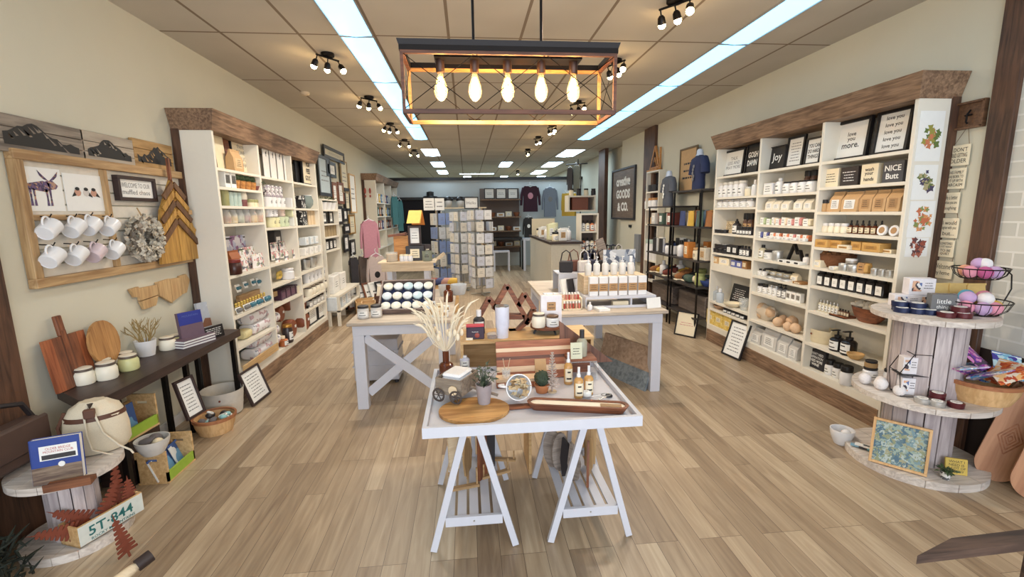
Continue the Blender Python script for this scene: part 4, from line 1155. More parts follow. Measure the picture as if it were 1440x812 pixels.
LS(1.776,310,327,241,lambda w,h:carton(w/1,.08,h,glass if 0 else paper,M('lantern_dark',(90,88,84)),.8,.5,name='lantern_box'),'the two white lantern boxes beside the leafy plant',n=2,off=.06)
LS(1.776,327,358,246,lambda w,h:potted(w/2.1,h*.55,honey,'ball',h*.45,name='potted_succulent'),'the four succulents in honey wooden pots',n=4,off=.07)
LS(1.776,358,366,256,lambda w,h:potted(w/2,h*.5,M('plum',(120,70,70)),'leaves',h*.5),'small plant in plum pot at right end of the succulents',off=.05)
aqua=M('aqua_tin',(176,194,186),.5);olive=M('olive_tin',(150,148,100),.5)
LS(1.627,312,320,268,lambda w,h:tin(w/2,h,olive,olive,cream),'olive green tin at the left of the aqua tins',off=.06)
LS(1.627,320,338,271,lambda w,h:tin(w/2,h,aqua,aqua,cream),'the three pale aqua tins below the succulents',n=3,off=.06)
LS(1.627,337,347,281,lambda w,h:tin(w/2,h,M('plum',(120,70,70)),M('plum',(120,70,70)),None),'plum-coloured round tin under the upturned beige cup',off=.05)
LS(1.627,337,347,271,lambda w,h:jar(w/2,h,M('beige_cup',(200,190,172)),M('beige_cup',(200,190,172)),None),'beige cup stacked on the plum tin',off=.05,dz=.057)
LS(1.627,349,365,281,lambda w,h:tin(w/2,h,cream,olive,paper),'the three small cream tins with green lids, near the upright',n=3,off=.06)
candy=[PATCH('candy%d'%i,c,60)for i,c in enumerate([[(190,120,80),(110,60,40),(220,190,140)],[(216,180,90),(190,150,70),(236,226,200)],[(150,160,120),(226,220,200),(110,110,80)],[(150,60,60),(226,200,190),(90,50,40)],[(226,190,110),(240,230,210),(190,140,60)],[(200,110,60),(150,80,40),(230,190,140)]])]
def candyjar(w,h,i):
    return proto('sweet_jar','jar',[part('glass',B(CLEAR('jar_glass',(225,228,226),.35)).lathe([(w*.4,0),(w*.48,h*.1),(w*.48,h*.6),(w*.36,h*.8),(w*.36,h*.98),(w*.3,h)],None,16)),part('sweets',B(candy[i]).cyl(w*.44,.004,h*.55))])
for i in range(6):
    LS(1.482,314.5+i*9,323+i*9,295-i*.2,lambda w,h:candyjar(w,h,i),ordn(i,6)+' of the six glass jars of coloured sweets, left shelving',off=.06,group='glass sweet jars')
LS(1.06,320,352,331,lambda w,h:pouch(w,h,PATCH('blue_floral',[(214,216,232),(190,196,222),(150,110,150),(226,226,236)],26),black,name='zip_pouch'),'pale blue floral zip pouch standing highest on the open shelf',off=.2,dz=.02)
LS(1.06,322,338,352,lambda w,h:bag(w,.07,h,M('copper_foil',(176,104,60),.35,.5),M('copper_label',(214,150,100)),name='foil_bag'),'shiny copper foil bag left of the white floral pouches',off=.1)
LS(1.06,325,336,365,lambda w,h:jar(w/2,h,M('cola',(60,26,20),.3),M('cola_lid',(120,40,34),.4),None,name='sauce_jar'),'dark red jar in front of the copper foil bag',off=.03)
wf=PATCH('white_floral',[(230,226,224)]*4+[(206,150,150),(150,160,130),(110,110,120)],36)
LS(1.06,338,364,347,lambda w,h:pouch(w,h,wf,ink,name='zip_pouch'),'big white floral zip pouch right of the copper bag',off=.13)
LS(1.06,338,352,362,lambda w,h:pouch(w,h,wf,cream,name='zip_pouch'),'small white floral pouch, left of two in front',off=.05)
LS(1.06,355,376,356,lambda w,h:pouch(w,h,wf,cream,name='zip_pouch'),'small white floral pouch, right of two in front',off=.06)
# hair clips and beads on cards
def hangtag(w,h,m,c):
    b=B(paper).box((-w/2,-.002,0),(w/2,0,h));s=B(m)
    for k in range(3):s.ball((w*(-.25+.25*k),-.008,h*.5),w*.2,n=10,m=6)
    return proto('carded_hair_clip','hair clip',[part('card',b),part('clip',s)])
teal=M('teal_bead',(50,110,130),.3)
for i,(a,b_,t,bt)in enumerate(((330,343,400,411),(342,351,396,405),(353,362,392,402),(362,370,390,402))):
    x=XFL-.1;z=at((a+b_)/2,bt,x=x).z
    LS(z,a,b_,t,lambda w,h:hangtag(w,h,teal,paper),ordn(i,4)+' of the four white cards with teal clips, upper row',off=.1,group='cards with teal clips',rx=-.25)
b=B(rustic)
b.box((-.34,-.03,0),(.34,0,.12));b.box((-.34,-.08,0),(.34,-.03,.05))
x,yc,W,h=shelf_ext('L',.72,331,381,400,.14)
solo('display_step',b,'low wooden step behind the yellow beads, lower left bay','display stand',(XFL-.14,yc,.7205),FL)
yb=M('yellow_bead',(216,186,92),.4)
for i in range(12):
    px=331+i*4;x=XFL-.075;y=Yp(px,x,.82);g=B(yb)
    for k in range(4):g.ball((0,0,.012+k*.02),.012,n=8,m=6)
    solo('bead_bracelet',g,ordn(i,12)+' of the twelve upright yellow bead strands, left shelving','bracelet',(x,y,.7215),FL,'yellow bead strands')
for i,(a,t,bt)in enumerate(((333,436,446),(344,426,435),(352,424,433),(361,419,428),(372,411,421))):
    LS(.7205,a,a+9,0,lambda w,h:hangtag(w,.055,teal if i>1 else M('grey_bead',(110,110,110)),paper),ordn(i,5)+' of the five white tag cards in the front row',off=.03,group='front row tag cards',rx=-.3)
tw=PATCH('towel_print',[(226,224,226)]*9+[(190,160,166),(150,150,160)],30)
for i,(z,a,b_,t,m,s)in enumerate(((.453,347,386,444,tw,'lower white printed towel on the upper towel shelf'),(.555,344,375,420,tw,'upper white printed towel, top of the towel shelf stack'),(.453,336,348,457,M('butter_cloth',(220,208,160),.9),'folded pale yellow towel at the left of the towel shelf'),(.221,349,388,484,tw,'lower white towel on the bottom shelf of near left bay'),(.33,349,385,458,tw,'upper white towel on the bottom shelf of near left bay'))):
    LS(z,a,b_,t,lambda w,h:cloth_roll(.065 if w>.2 else .05,w,m),s,off=.12)
b=B(pine).box((-.36,-.012,0),(.36,0,.075),bev=.003)
solo('wooden_rail',b,'pine rail along the front of the lowest left shelf','rail',(XFL+.004,4.235,.2205),FL)
# middle bay
for i in range(4):
    a=371+i*9.6
    def card(w,h):
        b=B(linen).box((-w/2,-.008,0),(w/2,0,h),bev=.002);p=B(ink)
        if i!=3:p.ball((0,-.009,h*.84),w*.09,n=10,m=6,sc=(1,.15,1.1));p.ball((w*.1,-.009,h*.9),w*.05,n=8,m=5,sc=(1,.15,1));p.bar((0,-.009,h*.8),(0,-.009,h*.72),.003)
        else:p.bar((0,-.009,h*.86),(0,-.009,h*.76),.003)
        return proto('tea_towel','tea towel',[part('cloth',b),part('bird_print',p)])
    LS(1.92,a,a+9.2,210+i*2.2,card,ordn(i,4)+' of the four white tea towels with small dark birds',off=.06,group='white tea towels')
pcup=PATCH('mug_print',[(226,224,224)]*3+[(90,80,90),(170,160,170)],50)
LS(1.63,373,398,278,lambda w,h:mug(min(w/2,.05),h,whiteceramic),'the four white mugs, lower row beside the flat white box',n=4,off=.07)
LS(1.63,374,396,262,lambda w,h:mug(min(w/2,.05),h,pcup),'the four printed mugs in the upper row of the second shelf',n=4,off=.07,dz=.1)
LS(1.63,400,412,279,lambda w,h:carton(w,.12,h,whiteceramic,paper),'flat white box right of the stacked mugs, middle left bay',off=.08)
LS(1.425,378,390,306,lambda w,h:mug(.05,h,M('lemon_glaze',(226,222,180),.3)),'the two lemon mugs on the third shelf of middle left bay',n=2,off=.07)
LS(1.425,392,403,305,lambda w,h:mug(.05,h,M('mint_glaze',(196,208,180),.3)),'the two mint green mugs right of the lemon mugs',n=2,off=.07)
LS(1.425,404,416,306,lambda w,h:carton(w,.1,h,paper,PATCH('bluebits',[(226,226,226),(90,120,170),(150,180,110)],60),.6,.6,nlines=0),'white box with blue and green print, middle left bay',off=.07)
LS(1.425,376,388,293.5,lambda w,h:mug(.05,h,whiteceramic),'the two white mugs stacked above the lemon mugs',n=2,off=.07,dz=.105)
LS(1.425,391,400,294,lambda w,h:mug(.05,h,M('pink_glaze',(214,196,184),.3)),'pinkish mug stacked above the mint mugs',off=.07,dz=.107)
LS(1.425,404,413,293.5,lambda w,h:carton(w,.1,h,M('lemon_card',(226,226,186)),paper),'pale yellow box stacked on the blue printed box',off=.07,dz=.105)
LS(1.062,382,393,325,lambda w,h:carton(w,.1,h,charcoal,paper,.6,.6),'dark grey box in the shaded back above the floral pouches',off=.22)
LS(1.062,381,405,340,lambda w,h:pouch(w,h,wf,ink,name='zip_pouch'),'the two floral pouches in the rear row, middle left bay',n=2,off=.15,dz=.01)
LS(1.062,384,420,352,lambda w,h:pouch(w,h,wf,cream,name='zip_pouch'),'the three floral pouches in the front row, middle left bay',n=3,off=.06)
LS(.85,386,400,378,lambda w,h:PROTO_beads(w,h),'tangle of yellow bead necklaces on the fifth shelf, middle bay',off=.1)
LS(.85,401,409,377,lambda w,h:jar(w/2,h,whiteceramic,whiteceramic,None),'white jar right of the yellow necklaces',off=.06)
LS(.85,408,422,371,lambda w,h:bottle(w/2,h,M('plumdark',(62,40,46),.4),black,'screw',None),'the three dark bottles at the right of the white jar',n=3,off=.12)
LS(.653,389,416,404,lambda w,h:carton(w,.1,h,M('purple_pack',(74,46,66),.4),M('purple_label',(120,80,100)),name='packet',cat='packet'),'the four dark purple packets standing under the necklaces',n=4,off=.1)
LS(.653,416,424,401,lambda w,h:framed(w,h,fw=.012,fmat=cream,nlines=3,name='framed_card'),'small cream-framed card right of the purple packets',off=.05)
cop=M('copper_leather',(132,72,46),.5)
def drum(w,h):
    return proto('leather_pouffe','pouffe',[part('cushion',B(cop).lathe([(.01,-.05),(h*.46,-.05),(h*.5,-.03),(h*.5,.03),(h*.46,.05),(.01,.05)],None,22,TR(0,0,h/2,PI/2))),part('tag',B(paper).box((h*.1,-.056,h*.5),(h*.32,-.054,h*.64)))])
for i,(a,b_,z,t)in enumerate(((417,432,.192,446),(400,416,.36,425),(414,430,.42,420),(395,408,.5,402),(410,426,.565,402))):
    x=XFL-.07-.02*(i%3);zc=at((a+b_)/2,t,x=x).z;hh=.21
    z0=[.1925,.1925,.395,.40,.43][i];y=Yp((a+b_)/2,x,z0+.1)
    put(drum(.2,[.21,.2,.2,.18,.2][i]),(XFL-[.06,.1,.12,.16,.2][i],y,z0),FL,['lower right','lower left','middle right','upper left','topmost'][i]+' of the round copper leather cushions, middle left bay','round copper leather cushions')
LS(.1925,396,402,472,lambda w,h:bottle(w/2,h,M('copper_foil',(176,104,60),.35,.5),cream,'screw',paper),'small copper-labelled bottle left of the striped jar',off=.03)
LS(.1925,403,409,455,lambda w,h:jar(w/2,h,M('striped_jar',(60,50,50),.3),gold,paper,lidh=.15),'tall dark striped jar with gold lid before the copper cushions',off=.03)
# far bay
LS(1.92,414,425,217,lambda w,h:proto('black_board','sign',[part('board',B(black).box((-w/2,-.02,0),(w/2,0,h)))]),'black board left of the letter print, top of far left bay',off=.12)
LS(1.92,424,443,223,lambda w,h:framed(w,h,fw=.02,pmat=cream,text='YOU\nFEEL\nGOOD',inkm=ink,th=.85,bold=.04),'dark-framed print with columns of bold black letters',off=.08)
dot=PATCH('dotted_black',[(30,28,30),(30,28,30),(30,28,30),(220,220,216)],40)
LS(1.623,418,425,276,lambda w,h:carton(w,.1,h,dot,None),'black box with white dots left of the glass vase',off=.07)
LS(1.623,425,445,275,lambda w,h:proto('glass_vase','vase',[part('vase',B(CLEAR('smoke_glass',(150,166,166),.6)).lathe([(w*.2,0),(w*.42,h*.3),(w*.45,h*.6),(w*.34,h),(w*.32,h),(w*.42,h*.6),(w*.2,.01)],None,22,sy=.35,cap=False)),part('band',B(whiteceramic).lathe([(w*.35,h*.93),(w*.36,h)],None,20,sy=.36))]),'wide smoky glass vase on the second shelf, far left bay',off=.13)
LS(1.423,419,428,297,lambda w,h:carton(w,.1,h,dot,None),'black box with white dots left of the cream books',off=.08)
LS(1.423,428,447,296,lambda w,h:book(w,h,.1,M('buff_card',(214,190,156),.7),paper),'the five buff notebooks standing on the third shelf',n=5,off=.1)
LS(1.062,422,450,347,lambda w,h:carton(w,.1,h,linen,paper,name='gift_box'),'the four white gift boxes in the lower row, far left bay',n=4,off=.06)
LS(1.062,424,445,333,lambda w,h:carton(w,.1,h,M('ice_blue',(214,222,228)),paper,name='gift_box'),'the three pale blue gift boxes stacked on the white ones',n=3,off=.07,dz=.12)
LS(.878,425,452,363,lambda w,h:bowl(w/2,h,tinmat if random.random()<.5 else walnut,name='serving_bowl'),'the three small bowls under the white gift boxes',n=3,off=.08)
LS(.718,428,455,380,lambda w,h:mug(min(.045,w/2),h,whiteceramic),'the five white mugs on the sixth shelf, far left bay',n=5,off=.07)
LS(.556,429,456,398,lambda w,h:mason(w/2,h,ivory),'the five ivory candle jars on the seventh shelf, far left bay',n=5,off=.07)
LS(.416,431,457,415,lambda w,h:jar(w/2,h,M('grey_jar',(176,172,166)),black,paper),'the five grey jars with black lids, far left bay',n=5,off=.07)
for i in range(2):LS(.1925,433+i*13,445.5+i*13,426-i*7,lambda w,h:framed(w,h,fw=.016,nlines=5,inkm=greyink),('left' if i==0 else 'right')+' of two black-framed prints on the bottom, far left bay',off=.06,group='small framed prints on the bottom shelf')
# stepped white ladder shelf beyond the built-in
b=[]
z4=[1.76,1.615,1.42,1.24,1.05]
ya,yb=6.42,7.15
for z in z4:b.append(part('shelf',B(shelfwhite).box((XL+.01,ya,z-.02),(XFL,yb,z))))
for y in(ya,yb):b.append(part('side_panel',B(shelfwhite).box((XL+.01,y-.012,0),(XFL,y+.012,1.76 if y>ya+.1 else 1.76))))
b.append(part('bench',B(shelfwhite).box((XL+.01,ya,.40),(XFL+.12,yb+.5,.43)).box((XL+.01,ya,.2),(XFL+.12,yb+.5,.22)).box((XFL+.07,yb+.46,0),(XFL+.12,yb+.5,.4)).box((XFL+.08,ya,0),(XFL+.12,ya+.04,.4))))
multi('open_shelf',b,'narrow white open shelf just beyond the left built-in shelving','shelf')
def L4(z,a,b_,t,mk,s,n=1,off=.09):LS(z,a,b_,t,mk,s,n=n,off=off)
L4(1.615,449,468,278,lambda w,h:potted(w/2.2,h*.6,whiteceramic,'leaves',h*.4),'the three little plants at the top of the narrow white shelf',3)
L4(1.42,451,469,297,lambda w,h:framed(w,h,fw=.03,nlines=3),'the two thick black-framed prints on the narrow white shelf',2)
L4(1.24,452,472,317,lambda w,h:book(w,h,.1,M('mixed_spine',(150,130,96),.7),paper),'the five leaning books on the narrow white shelf',5)
L4(1.05,454,475,337,lambda w,h:carton(w,.08,h,black,paper,.6,.7),'the four black boxes with white panels, narrow white shelf',4)
LS(.431,462,482,385,lambda w,h:carton(w,.14,h,linen,paper,name='white_parcel',cat='parcel'),'the two white parcels on the low white bench',n=2,off=.05)
LS(.221,466,488,412,lambda w,h:carton(w,.14,h,M('ice_blue',(214,222,228)),paper,name='white_parcel',cat='parcel'),'the three pale parcels inside the low white bench',n=3,off=-.02)
# ================================================================== helpers for things standing on tops
def spot(x0,x1,pb,pt,z,dr=.5):
    """base point, width and height of a thing whose foot is seen at pb on height z"""
    xc=(x0+x1)/2;a=at(xc,pb,z=z);w=at(x1,pb,y=a.y).x-at(x0,pb,y=a.y).x;h=at(xc,pt,y=a.y+w*dr).z-z
    d=Vector((a.x,a.y,0)).normalized()*w*dr
    return Vector((a.x+d.x,a.y+d.y,z+.0006)),w,h
def stand(x0,x1,pb,pt,z,mk,lab,rz=0,group=None,dr=.5,dz=0,rx=0,up=0):
    p,w,h=spot(x0,x1,pb,pt,z,dr);p.z+=dz
    return put(mk(round(w,3),round(max(h-dz,.01),3)),p,rz,lab,group,rot=(rx,0,rz)if rx else None)
def wmulti(name,parts,label,cat,o,group=None):
    """parts modelled in world coordinates; origin moved to o"""
    seen=set()
    def shift(p):
        if p[1]not in seen:p[1].transform(Matrix.Translation(-Vector(o)));seen.add(p[1])
        for k in p[3]:shift(k)
    for p in parts:shift(p)
    return put(proto(name,cat,parts),o,0,label,group)
def WY(px,py,x=XL):a=at(px,py,x=x);return a.y,a.z
whitewash=WOOD('whitewashed_planks',(186,176,168),(222,214,206),'x',5)
whitewash_z=WOOD('whitewashed_staves',(164,152,154),(200,190,190),'z',5)
spool(-1.945,2.21,.21,.21,[(.04,1,.04),(.385,1,.035)],'small low cable spool table with white top at the bottom left',.1,whitewash,whitewash_z)
spool(2.68,2.345,.337,.337,[(.045,1,.045),(.46,1,.03),(.935,.84,.03)],'tall three-tier wooden cable spool display beside the brick wall',.17,whitewash,whitewash_z,name='cable_spool_display')
# ------------------------------------------------------------------ left wall: old window frame board
X0=XL+.002;ya,za=WY(4,209);yb,zb=WY(257,243);yc,zc=WY(265,370);yd,zd=WY(37,405)
yl=(ya+yd)/2;yr=(yb+yc)/2;zt=(za+zb)/2;zbt=(zc+zd)/2;ym=WY(152,330)[0];zm=WY(95,306)[1]
sl=B(M('slat_white',(214,208,196),.7))
k=0;z=zbt+.04
while z<zt-.05:sl.box((X0,yl+.03,z),(X0+.012,yr-.02,min(z+.07,zt-.03)));z+=.078
fr=B(rustic_z)
fw_=.05
def yz(b,y0,y1,z0,z1,x0,x1,m):b.box((x0,y0,z0),(x1,y1,z1),m,bev=.003)
yz(fr,yl,yr,zt-fw_,zt,X0,X0+.045,WOOD('rustic_wood_y',(150,116,78),(194,162,118),'y',4));ry=MATS['rustic_wood_y']
yz(fr,yl,yr,zbt,zbt+fw_,X0,X0+.045,ry)
for y in(yl,yr-fw_):yz(fr,y,y+fw_,zbt+fw_,zt-fw_,X0,X0+.044,rustic_z)
yz(fr,ym-.018,ym+.018,zbt+fw_,zt-fw_,X0,X0+.035,rustic_z);yz(fr,yl+fw_,ym-.018,zm-.015,zm+.015,X0,X0+.035,ry)
wmulti('window_frame_board',[part('slats',sl),part('frame',fr)],'large rustic window-frame board on the left wall holding mugs and prints','wall board',(X0,yl,zbt))
# prints clipped to it
def wallpic(x0,x1,y0,y1,mk,lab,x=X0+.013,name='print',cat='print',group=None,hk=None):
    a,zA=WY(x0,(y0+y1)/2,x);b_,zB=WY(x1,(y0+y1)/2,x);t=WY((x0+x1)/2,y0,x)[1];q=WY((x0+x1)/2,y1,x)[1]
    return put(mk(b_-a,t-q),(x,(a+b_)/2,q),FL,lab,group)
def moose(w,h):
    b=B(paper).box((-w/2,-.003,0),(w/2,0,h));mu=PATCH('moose_ink',[(110,84,120),(66,54,84),(150,110,90),(90,80,120),(176,140,120)],60);m=B(mu);y=-.0042
    def P(pts):m.add([(px*w,y,pz*h)for px,pz in pts],[tuple(range(len(pts)))])
    P([(-.3,.62),(-.3,.5),(.12,.44),(.2,.5),(.2,.66),(.05,.7)]);P([(.12,.7),(.2,.5),(.34,.52),(.4,.6),(.28,.72)])
    for x in(-.28,-.2,.08,.16):P([(x,.52),(x+.06,.5),(x+.05,.3),(x+.06,.12),(x,.12),(x+.015,.3)])
    for s in(-1,1):P([(.2,.7),(.2+s*.12,.82),(.2+s*.24,.95),(.2+s*.2,.82),(.2+s*.12,.74)])
    return proto('moose_print','print',[part('paper',b),part('moose',m)])
def birds(w,h):
    b=B(paper).box((-w/2,-.003,0),(w/2,0,h));m=B(ink)
    for i,x in enumerate((-.2,.02,.22)):
        m.add([(x*w+.09*w*math.cos(a),-.004,h*.5+.1*h*math.sin(a))for a in[q*.785 for q in range(8)]],[tuple(range(8))],M('bird_breast',(196,150,130))if i!=1 else M('bird_white',(206,200,196)))
        m.add([(x*w+.06*w*math.cos(a),-.0045,h*.6+.05*h*math.sin(a))for a in[q*.785 for q in range(8)]],[tuple(range(8))],ink)
        m.add([((x+(.08 if i else-.08))*w,-.0045,h*.52),((x+(.16 if i else-.16))*w,-.0045,h*.38),((x+(.04 if i else-.04))*w,-.0045,h*.42)],[(0,1,2)],ink)
    return proto('bird_print','print',[part('paper',b),part('birds',m)])
wallpic(24,87,236,297,moose,'white print of a purple watercolour moose on the window-frame board')
wallpic(91,145,246,297,birds,'white print of three small birds right of the moose print')
wallpic(159,213,249,283,lambda w,h:framed(w,h,fw=.022,fd=.035,fmat=M('dark_brown_frame',(52,36,34)),text='WELCOME TO OUR\nmuffled chaos',th=.75,inkm=greyink),'dark box frame reading WELCOME TO OUR, right half of the board')
# mountain plank paintings on top
def plankpic(w,h,k):
    m=[WOOD('grey_plank',(96,86,78),(160,148,134),'x',3),WOOD('pale_plank',(150,138,124),(186,174,158),'x',3),WOOD('tan_plank',(140,106,60),(190,154,102),'x',3)][k]
    b=B(m)
    for j in range(3):b.box((-w/2+.004*(j%2),-.025,h*j/3+.001),(w/2,0,h*(j+1)/3-.001),bev=.002)
    p=B(black);rnd=random.Random(k+20);y=-.0262
    xs=[-.42+.84*i/16 for i in range(17)];top=[(.42+.4*math.exp(-((x+.12-.1*k)/.22)**2)+rnd.uniform(-.05,.05))for x in xs]
    for i in range(16):
        p.add([(xs[i]*w,y,h*.2),(xs[i+1]*w,y,h*.2),(xs[i+1]*w,y,h*top[i+1]),(xs[i]*w,y,h*top[i])],[(0,1,2,3)])
    for j in range(14):
        i=rnd.randrange(1,15);x=xs[i];t=top[i];l=rnd.uniform(.08,.2)
        p.add([(x*w,y-.0005,h*(t-.06)),((x+l*.5)*w,y-.0005,h*(t-.06-l)),((x+l*.5-.03)*w,y-.0005,h*(t-.08-l))],[(0,1,2)],m)
    return proto('painted_plank','painting',[part('planks',b),part('mountain_painting',p)])
for k,(x0,x1,y0,y1)in enumerate(((-16,110,169,219),(110,182,190,231),(183,238,200,238))):
    wallpic(x0,x1,y0,y1,lambda w,h:plankpic(w,h,k),['big grey plank with a black mountain painting, leftmost above the board','pale plank with a black mountain range, middle one above the board','small tan plank with a black mountain, rightmost above the board'][k],x=X0+.005)
# mugs on hooks
mm_=Vector((-.12,.86,.5)).normalized();mh_=(Vector((.1,-.1,1))-mm_*Vector((.1,-.1,1)).dot(mm_)).normalized();mrot=Matrix((mh_,mm_.cross(mh_),mm_)).transposed().to_euler()
MG=[(67,329),(103,327),(126,324),(153,325),(72,369),(106,366),(133,362),(160,358)]
mp_=[ink,M('blue_print',(70,90,120)),greyink,M('rust_print',(150,96,80))]
for i,(px,py)in enumerate(MG):
    x=X0+.08;y,z=WY(px,py,x);y-=.02
    pr=mug(.042,.09,M('mug_pink',(208,190,196),.25)if i==6 else whiteceramic,mp_[i%4]if i%2==0 else M('green_print',(80,120,110)))
    o=put(pr,(x,y,z),0,('upper' if i<4 else 'lower')+' row, '+ordn(i%4,4)+' of the mugs hanging on the left board','hanging mugs')
    # mug on its side: mouth to the wall-left, handle up
    o.rotation_euler=mrot
    hk=B(blackmetal).tube([(X0+.012,y+.05,z+.09),(X0+.08,y+.05,z+.085),(X0+.09,y+.05,z+.1)],.003)
    solo('mug_hook',hk,'metal hook of the '+('upper' if i<4 else 'lower')+'-row mug, '+ordn(i%4,4)+', left board','hook',group='mug hooks')
# wreath
y,z=WY(202,335,X0+.06);rnd=random.Random(4);wr=B(M('birch_curl',(206,198,182),.85));w2=M('birch_dark',(150,138,124),.85)
for k in range(520):
    a=rnd.random()*2*PI;b_=rnd.random()*2*PI;R0,r0=.108,.04
    p=Vector((r0*math.cos(b_),(R0+r0*math.sin(b_))*math.cos(a),(R0+r0*math.sin(b_))*math.sin(a)))
    s=rnd.uniform(.012,.02);T=Matrix.Translation(p)@rotm(rnd.uniform(0,6),rnd.uniform(0,6),rnd.uniform(0,6))
    wr.add([(-s,-s*.6,0),(0,-s*.7,s*.5),(s,-s*.6,0),(s,s*.6,0),(0,s*.7,s*.5),(-s,s*.6,0)],[(0,1,4,5),(1,2,3,4)],None if k%4 else w2,T)
rg=B(M('wreath_core',(120,108,94))).tube([(0,.108*math.cos(a),.108*math.sin(a))for a in[q*PI/12 for q in range(24)]],.022,closed=True)
tw_=B(M('twine',(170,140,100),.9)).tube([(0,.0,.13),(-.03,0,.2)],.004)
multi('wreath',[part('bark_curls',wr),part('ring',rg),part('hanging_loop',tw_)],'round grey wreath of curled bark hanging on the left board','wreath',(X0+.075,y,z))
# wooden pine tree plaque
ta=WY(240,244);tl=WY(213,300);base=WY(233,369);br=WY(270,366)
x=X0+.06;yc_=WY(243,300,x)[0];zt_=WY(240,252,x)[1];zb_=WY(250,368,x)[1];hw=(WY(270,340,x)[0]-WY(215,340,x)[0])/2;H_=zt_-zb_
t=B(WOOD('tree_plaque',(150,108,46),(198,154,78),'z',5));dk=WOOD('tree_plaque_dark',(82,56,36),(120,84,54),'z',6);lt=MATS['tree_plaque']
t.prism([(-hw,0),(-.003,0),(-.003,H_),(-hw*.7,H_*.62),(-hw*.95,H_*.3)],-.02,0,None);t.prism([(.003,0),(hw,0),(hw*1.02,H_*.3),(hw*.7,H_*.62),(.003,H_)],-.02,0,None)
g=B(dk)
for s in(-1,1):
    for k in range(5):
        z1=H_*(.94-.11*k);g.bar((s*.006,-.026,z1),(s*hw*(.55+.11*k),-.026,z1-H_*(.17+.03*k)),.04,.012,mat=dk if k%2==0 else lt,up=(0,1,0))
tr=B(walnut_z).cbox((0,-.012,H_+.06),(.022,.016,.17));tg=B(kraft).cbox((hw*.7,-.035,H_*.6),(.04,.003,.035))
multi('tree_plaque',[part('board',t),part('branches',g,'dark stained branch slats'),part('trunk',tr),part('tag',tg)],'wooden pine tree plaque of slats at the right end of the left board','wall plaque',(x,yc_,zb_),FL)
# animal-shaped wood cutout
y0_,z0_=WY(176,398);y1_,z1_=WY(262,386);W_=y1_-y0_;b=B(WOOD('cutout_wood',(172,136,92),(206,172,124),'z',4))
Hh=.2
for pts in([(0,.95),(.12,.98),(.12,.62),(.05,.66)],[(.12,.92),(.4,.9),(.4,.55),(.12,.5)],[(.12,.47),(.4,.52),(.34,.2),(.16,.18)],[(.405,.98),(.62,1.02),(.62,.1),(.42,.5)],[(.625,1.0),(.8,.98),(.8,.3),(.625,.16)],[(.805,1.03),(.93,1.06),(.99,.8),(.9,.35),(.805,.32)]):
    b.prism([(px*W_-W_/2,pz*Hh)for px,pz in pts],-.02,0)
solo('wall_cutout',b,'jagged pale plank cutout on the wall above the blue books','wall plaque',(X0+.003,(y0_+y1_)/2,z1_-Hh*1.02),FL)

# ------------------------------------------------------------------ left console table
ZT=.645
t=B(darkshelf)
poly=[(XL+.01,2.53),(-1.86,2.28),(-1.85,3.76),(XL+.01,3.78)]
t.add([(x,y,ZT-.055)for x,y in poly]+[(x,y,ZT)for x,y in poly],[(3,2,1,0),(4,5,6,7),(0,1,5,4),(1,2,6,5),(2,3,7,6),(3,0,4,7)])
legs=[part('leg',B(blackmetal).bar((x,y,0),(x,y,ZT-.056),.03))for x,y in((XL+.05,2.6),(-1.9,2.5),(XL+.05,3.7),(-1.9,3.72),(XL+.2,3.3),(XL+.05,3.3))]
wmulti('console_table',[part('tabletop',t)]+legs,'long narrow dark console table standing against the left wall','table',(-2.0,3,0))
def cut1(w,h):
    b=B(WOOD('cherry_wood',(128,66,38),(170,100,62),'z',5))
    for i,m in enumerate((None,walnut_z,WOOD('dark_walnut',(76,44,32),(104,66,48),'z',5),walnut_z,None)):b.box((-w/2+w*i/5,-.018,0),(-w/2+w*(i+1)/5,0,h*.72),m)
    return proto('cutting_board','cutting board',[part('board',b),part('handle',B(walnut_z).box((-.022,-.018,h*.72),(.022,0,h),bev=.004).cbox((0,-.02,h*.4),(.03,.004,h*.78)))])
def leanL(y,z,w,h,mk,lab,x=XL+.075,rx=-.12,rzz=0):put(mk(w,h),(x,y,z),0,lab,rot=(rx,0,FL+rzz))
a=at(95,540,x=XL+.1);
leanL(WY(101,500,XL+.08)[0],ZT+.001,.25,.39,cut1,'rectangular striped wood cutting board with handle, leaning on the left wall')
def paddle(w,h):
    n=24;b=B(WOOD('oak_paddle',(150,104,58),(196,148,92),'z',4));b.prism([(w/2*math.sin(a),h*.58+h*.42*math.cos(a))for a in[2*PI*k/n for k in range(n)]],-.016,0);b.box((-.018,-.015,0),(.018,-.001,h*.2))
    return proto('cutting_board','cutting board',[part('paddle',b)])
leanL(WY(150,480,XL+.1)[0],ZT+.001,.25,.31,paddle,'oval oak cutting board leaning right of the rectangular one',x=XL+.1,rzz=.1)
for i,(x0,x1,pb,pt,m)in enumerate(((107,134,543,516,ivory),(138,166,536,508,ivory),(139,160,529,504,ivory),(170,196,523,498,M('lime_wax',(206,206,150),.4)),(170,190,517,494,ivory),(226,248,494,473,ivory),(240,257,488,470,M('lemon_wax',(222,216,160),.4)),(213,231,480,456,ivory))):
    stand(x0,x1,pb,pt,ZT,lambda w,h:mason(w/2,h,m),['leftmost cream candle jar on the dark console table','cream candle jar front of the second pair, dark console','cream candle jar at the back of the second pair','lime green candle jar left of the twig plant','cream candle jar behind the lime green one','cream candle jar right of the twig plant pot','pale lemon candle jar behind the cream one near the books','candle jar partly hidden behind the bare twigs'][i],group='candle jars on the console')
stand(193,222,503,478,ZT,lambda w,h:potted(w/2,h,whiteceramic,'twigs',.14,leaf=M('twig_tan',(150,128,82),.8)),'white pot with bare branching twigs on the dark console table')
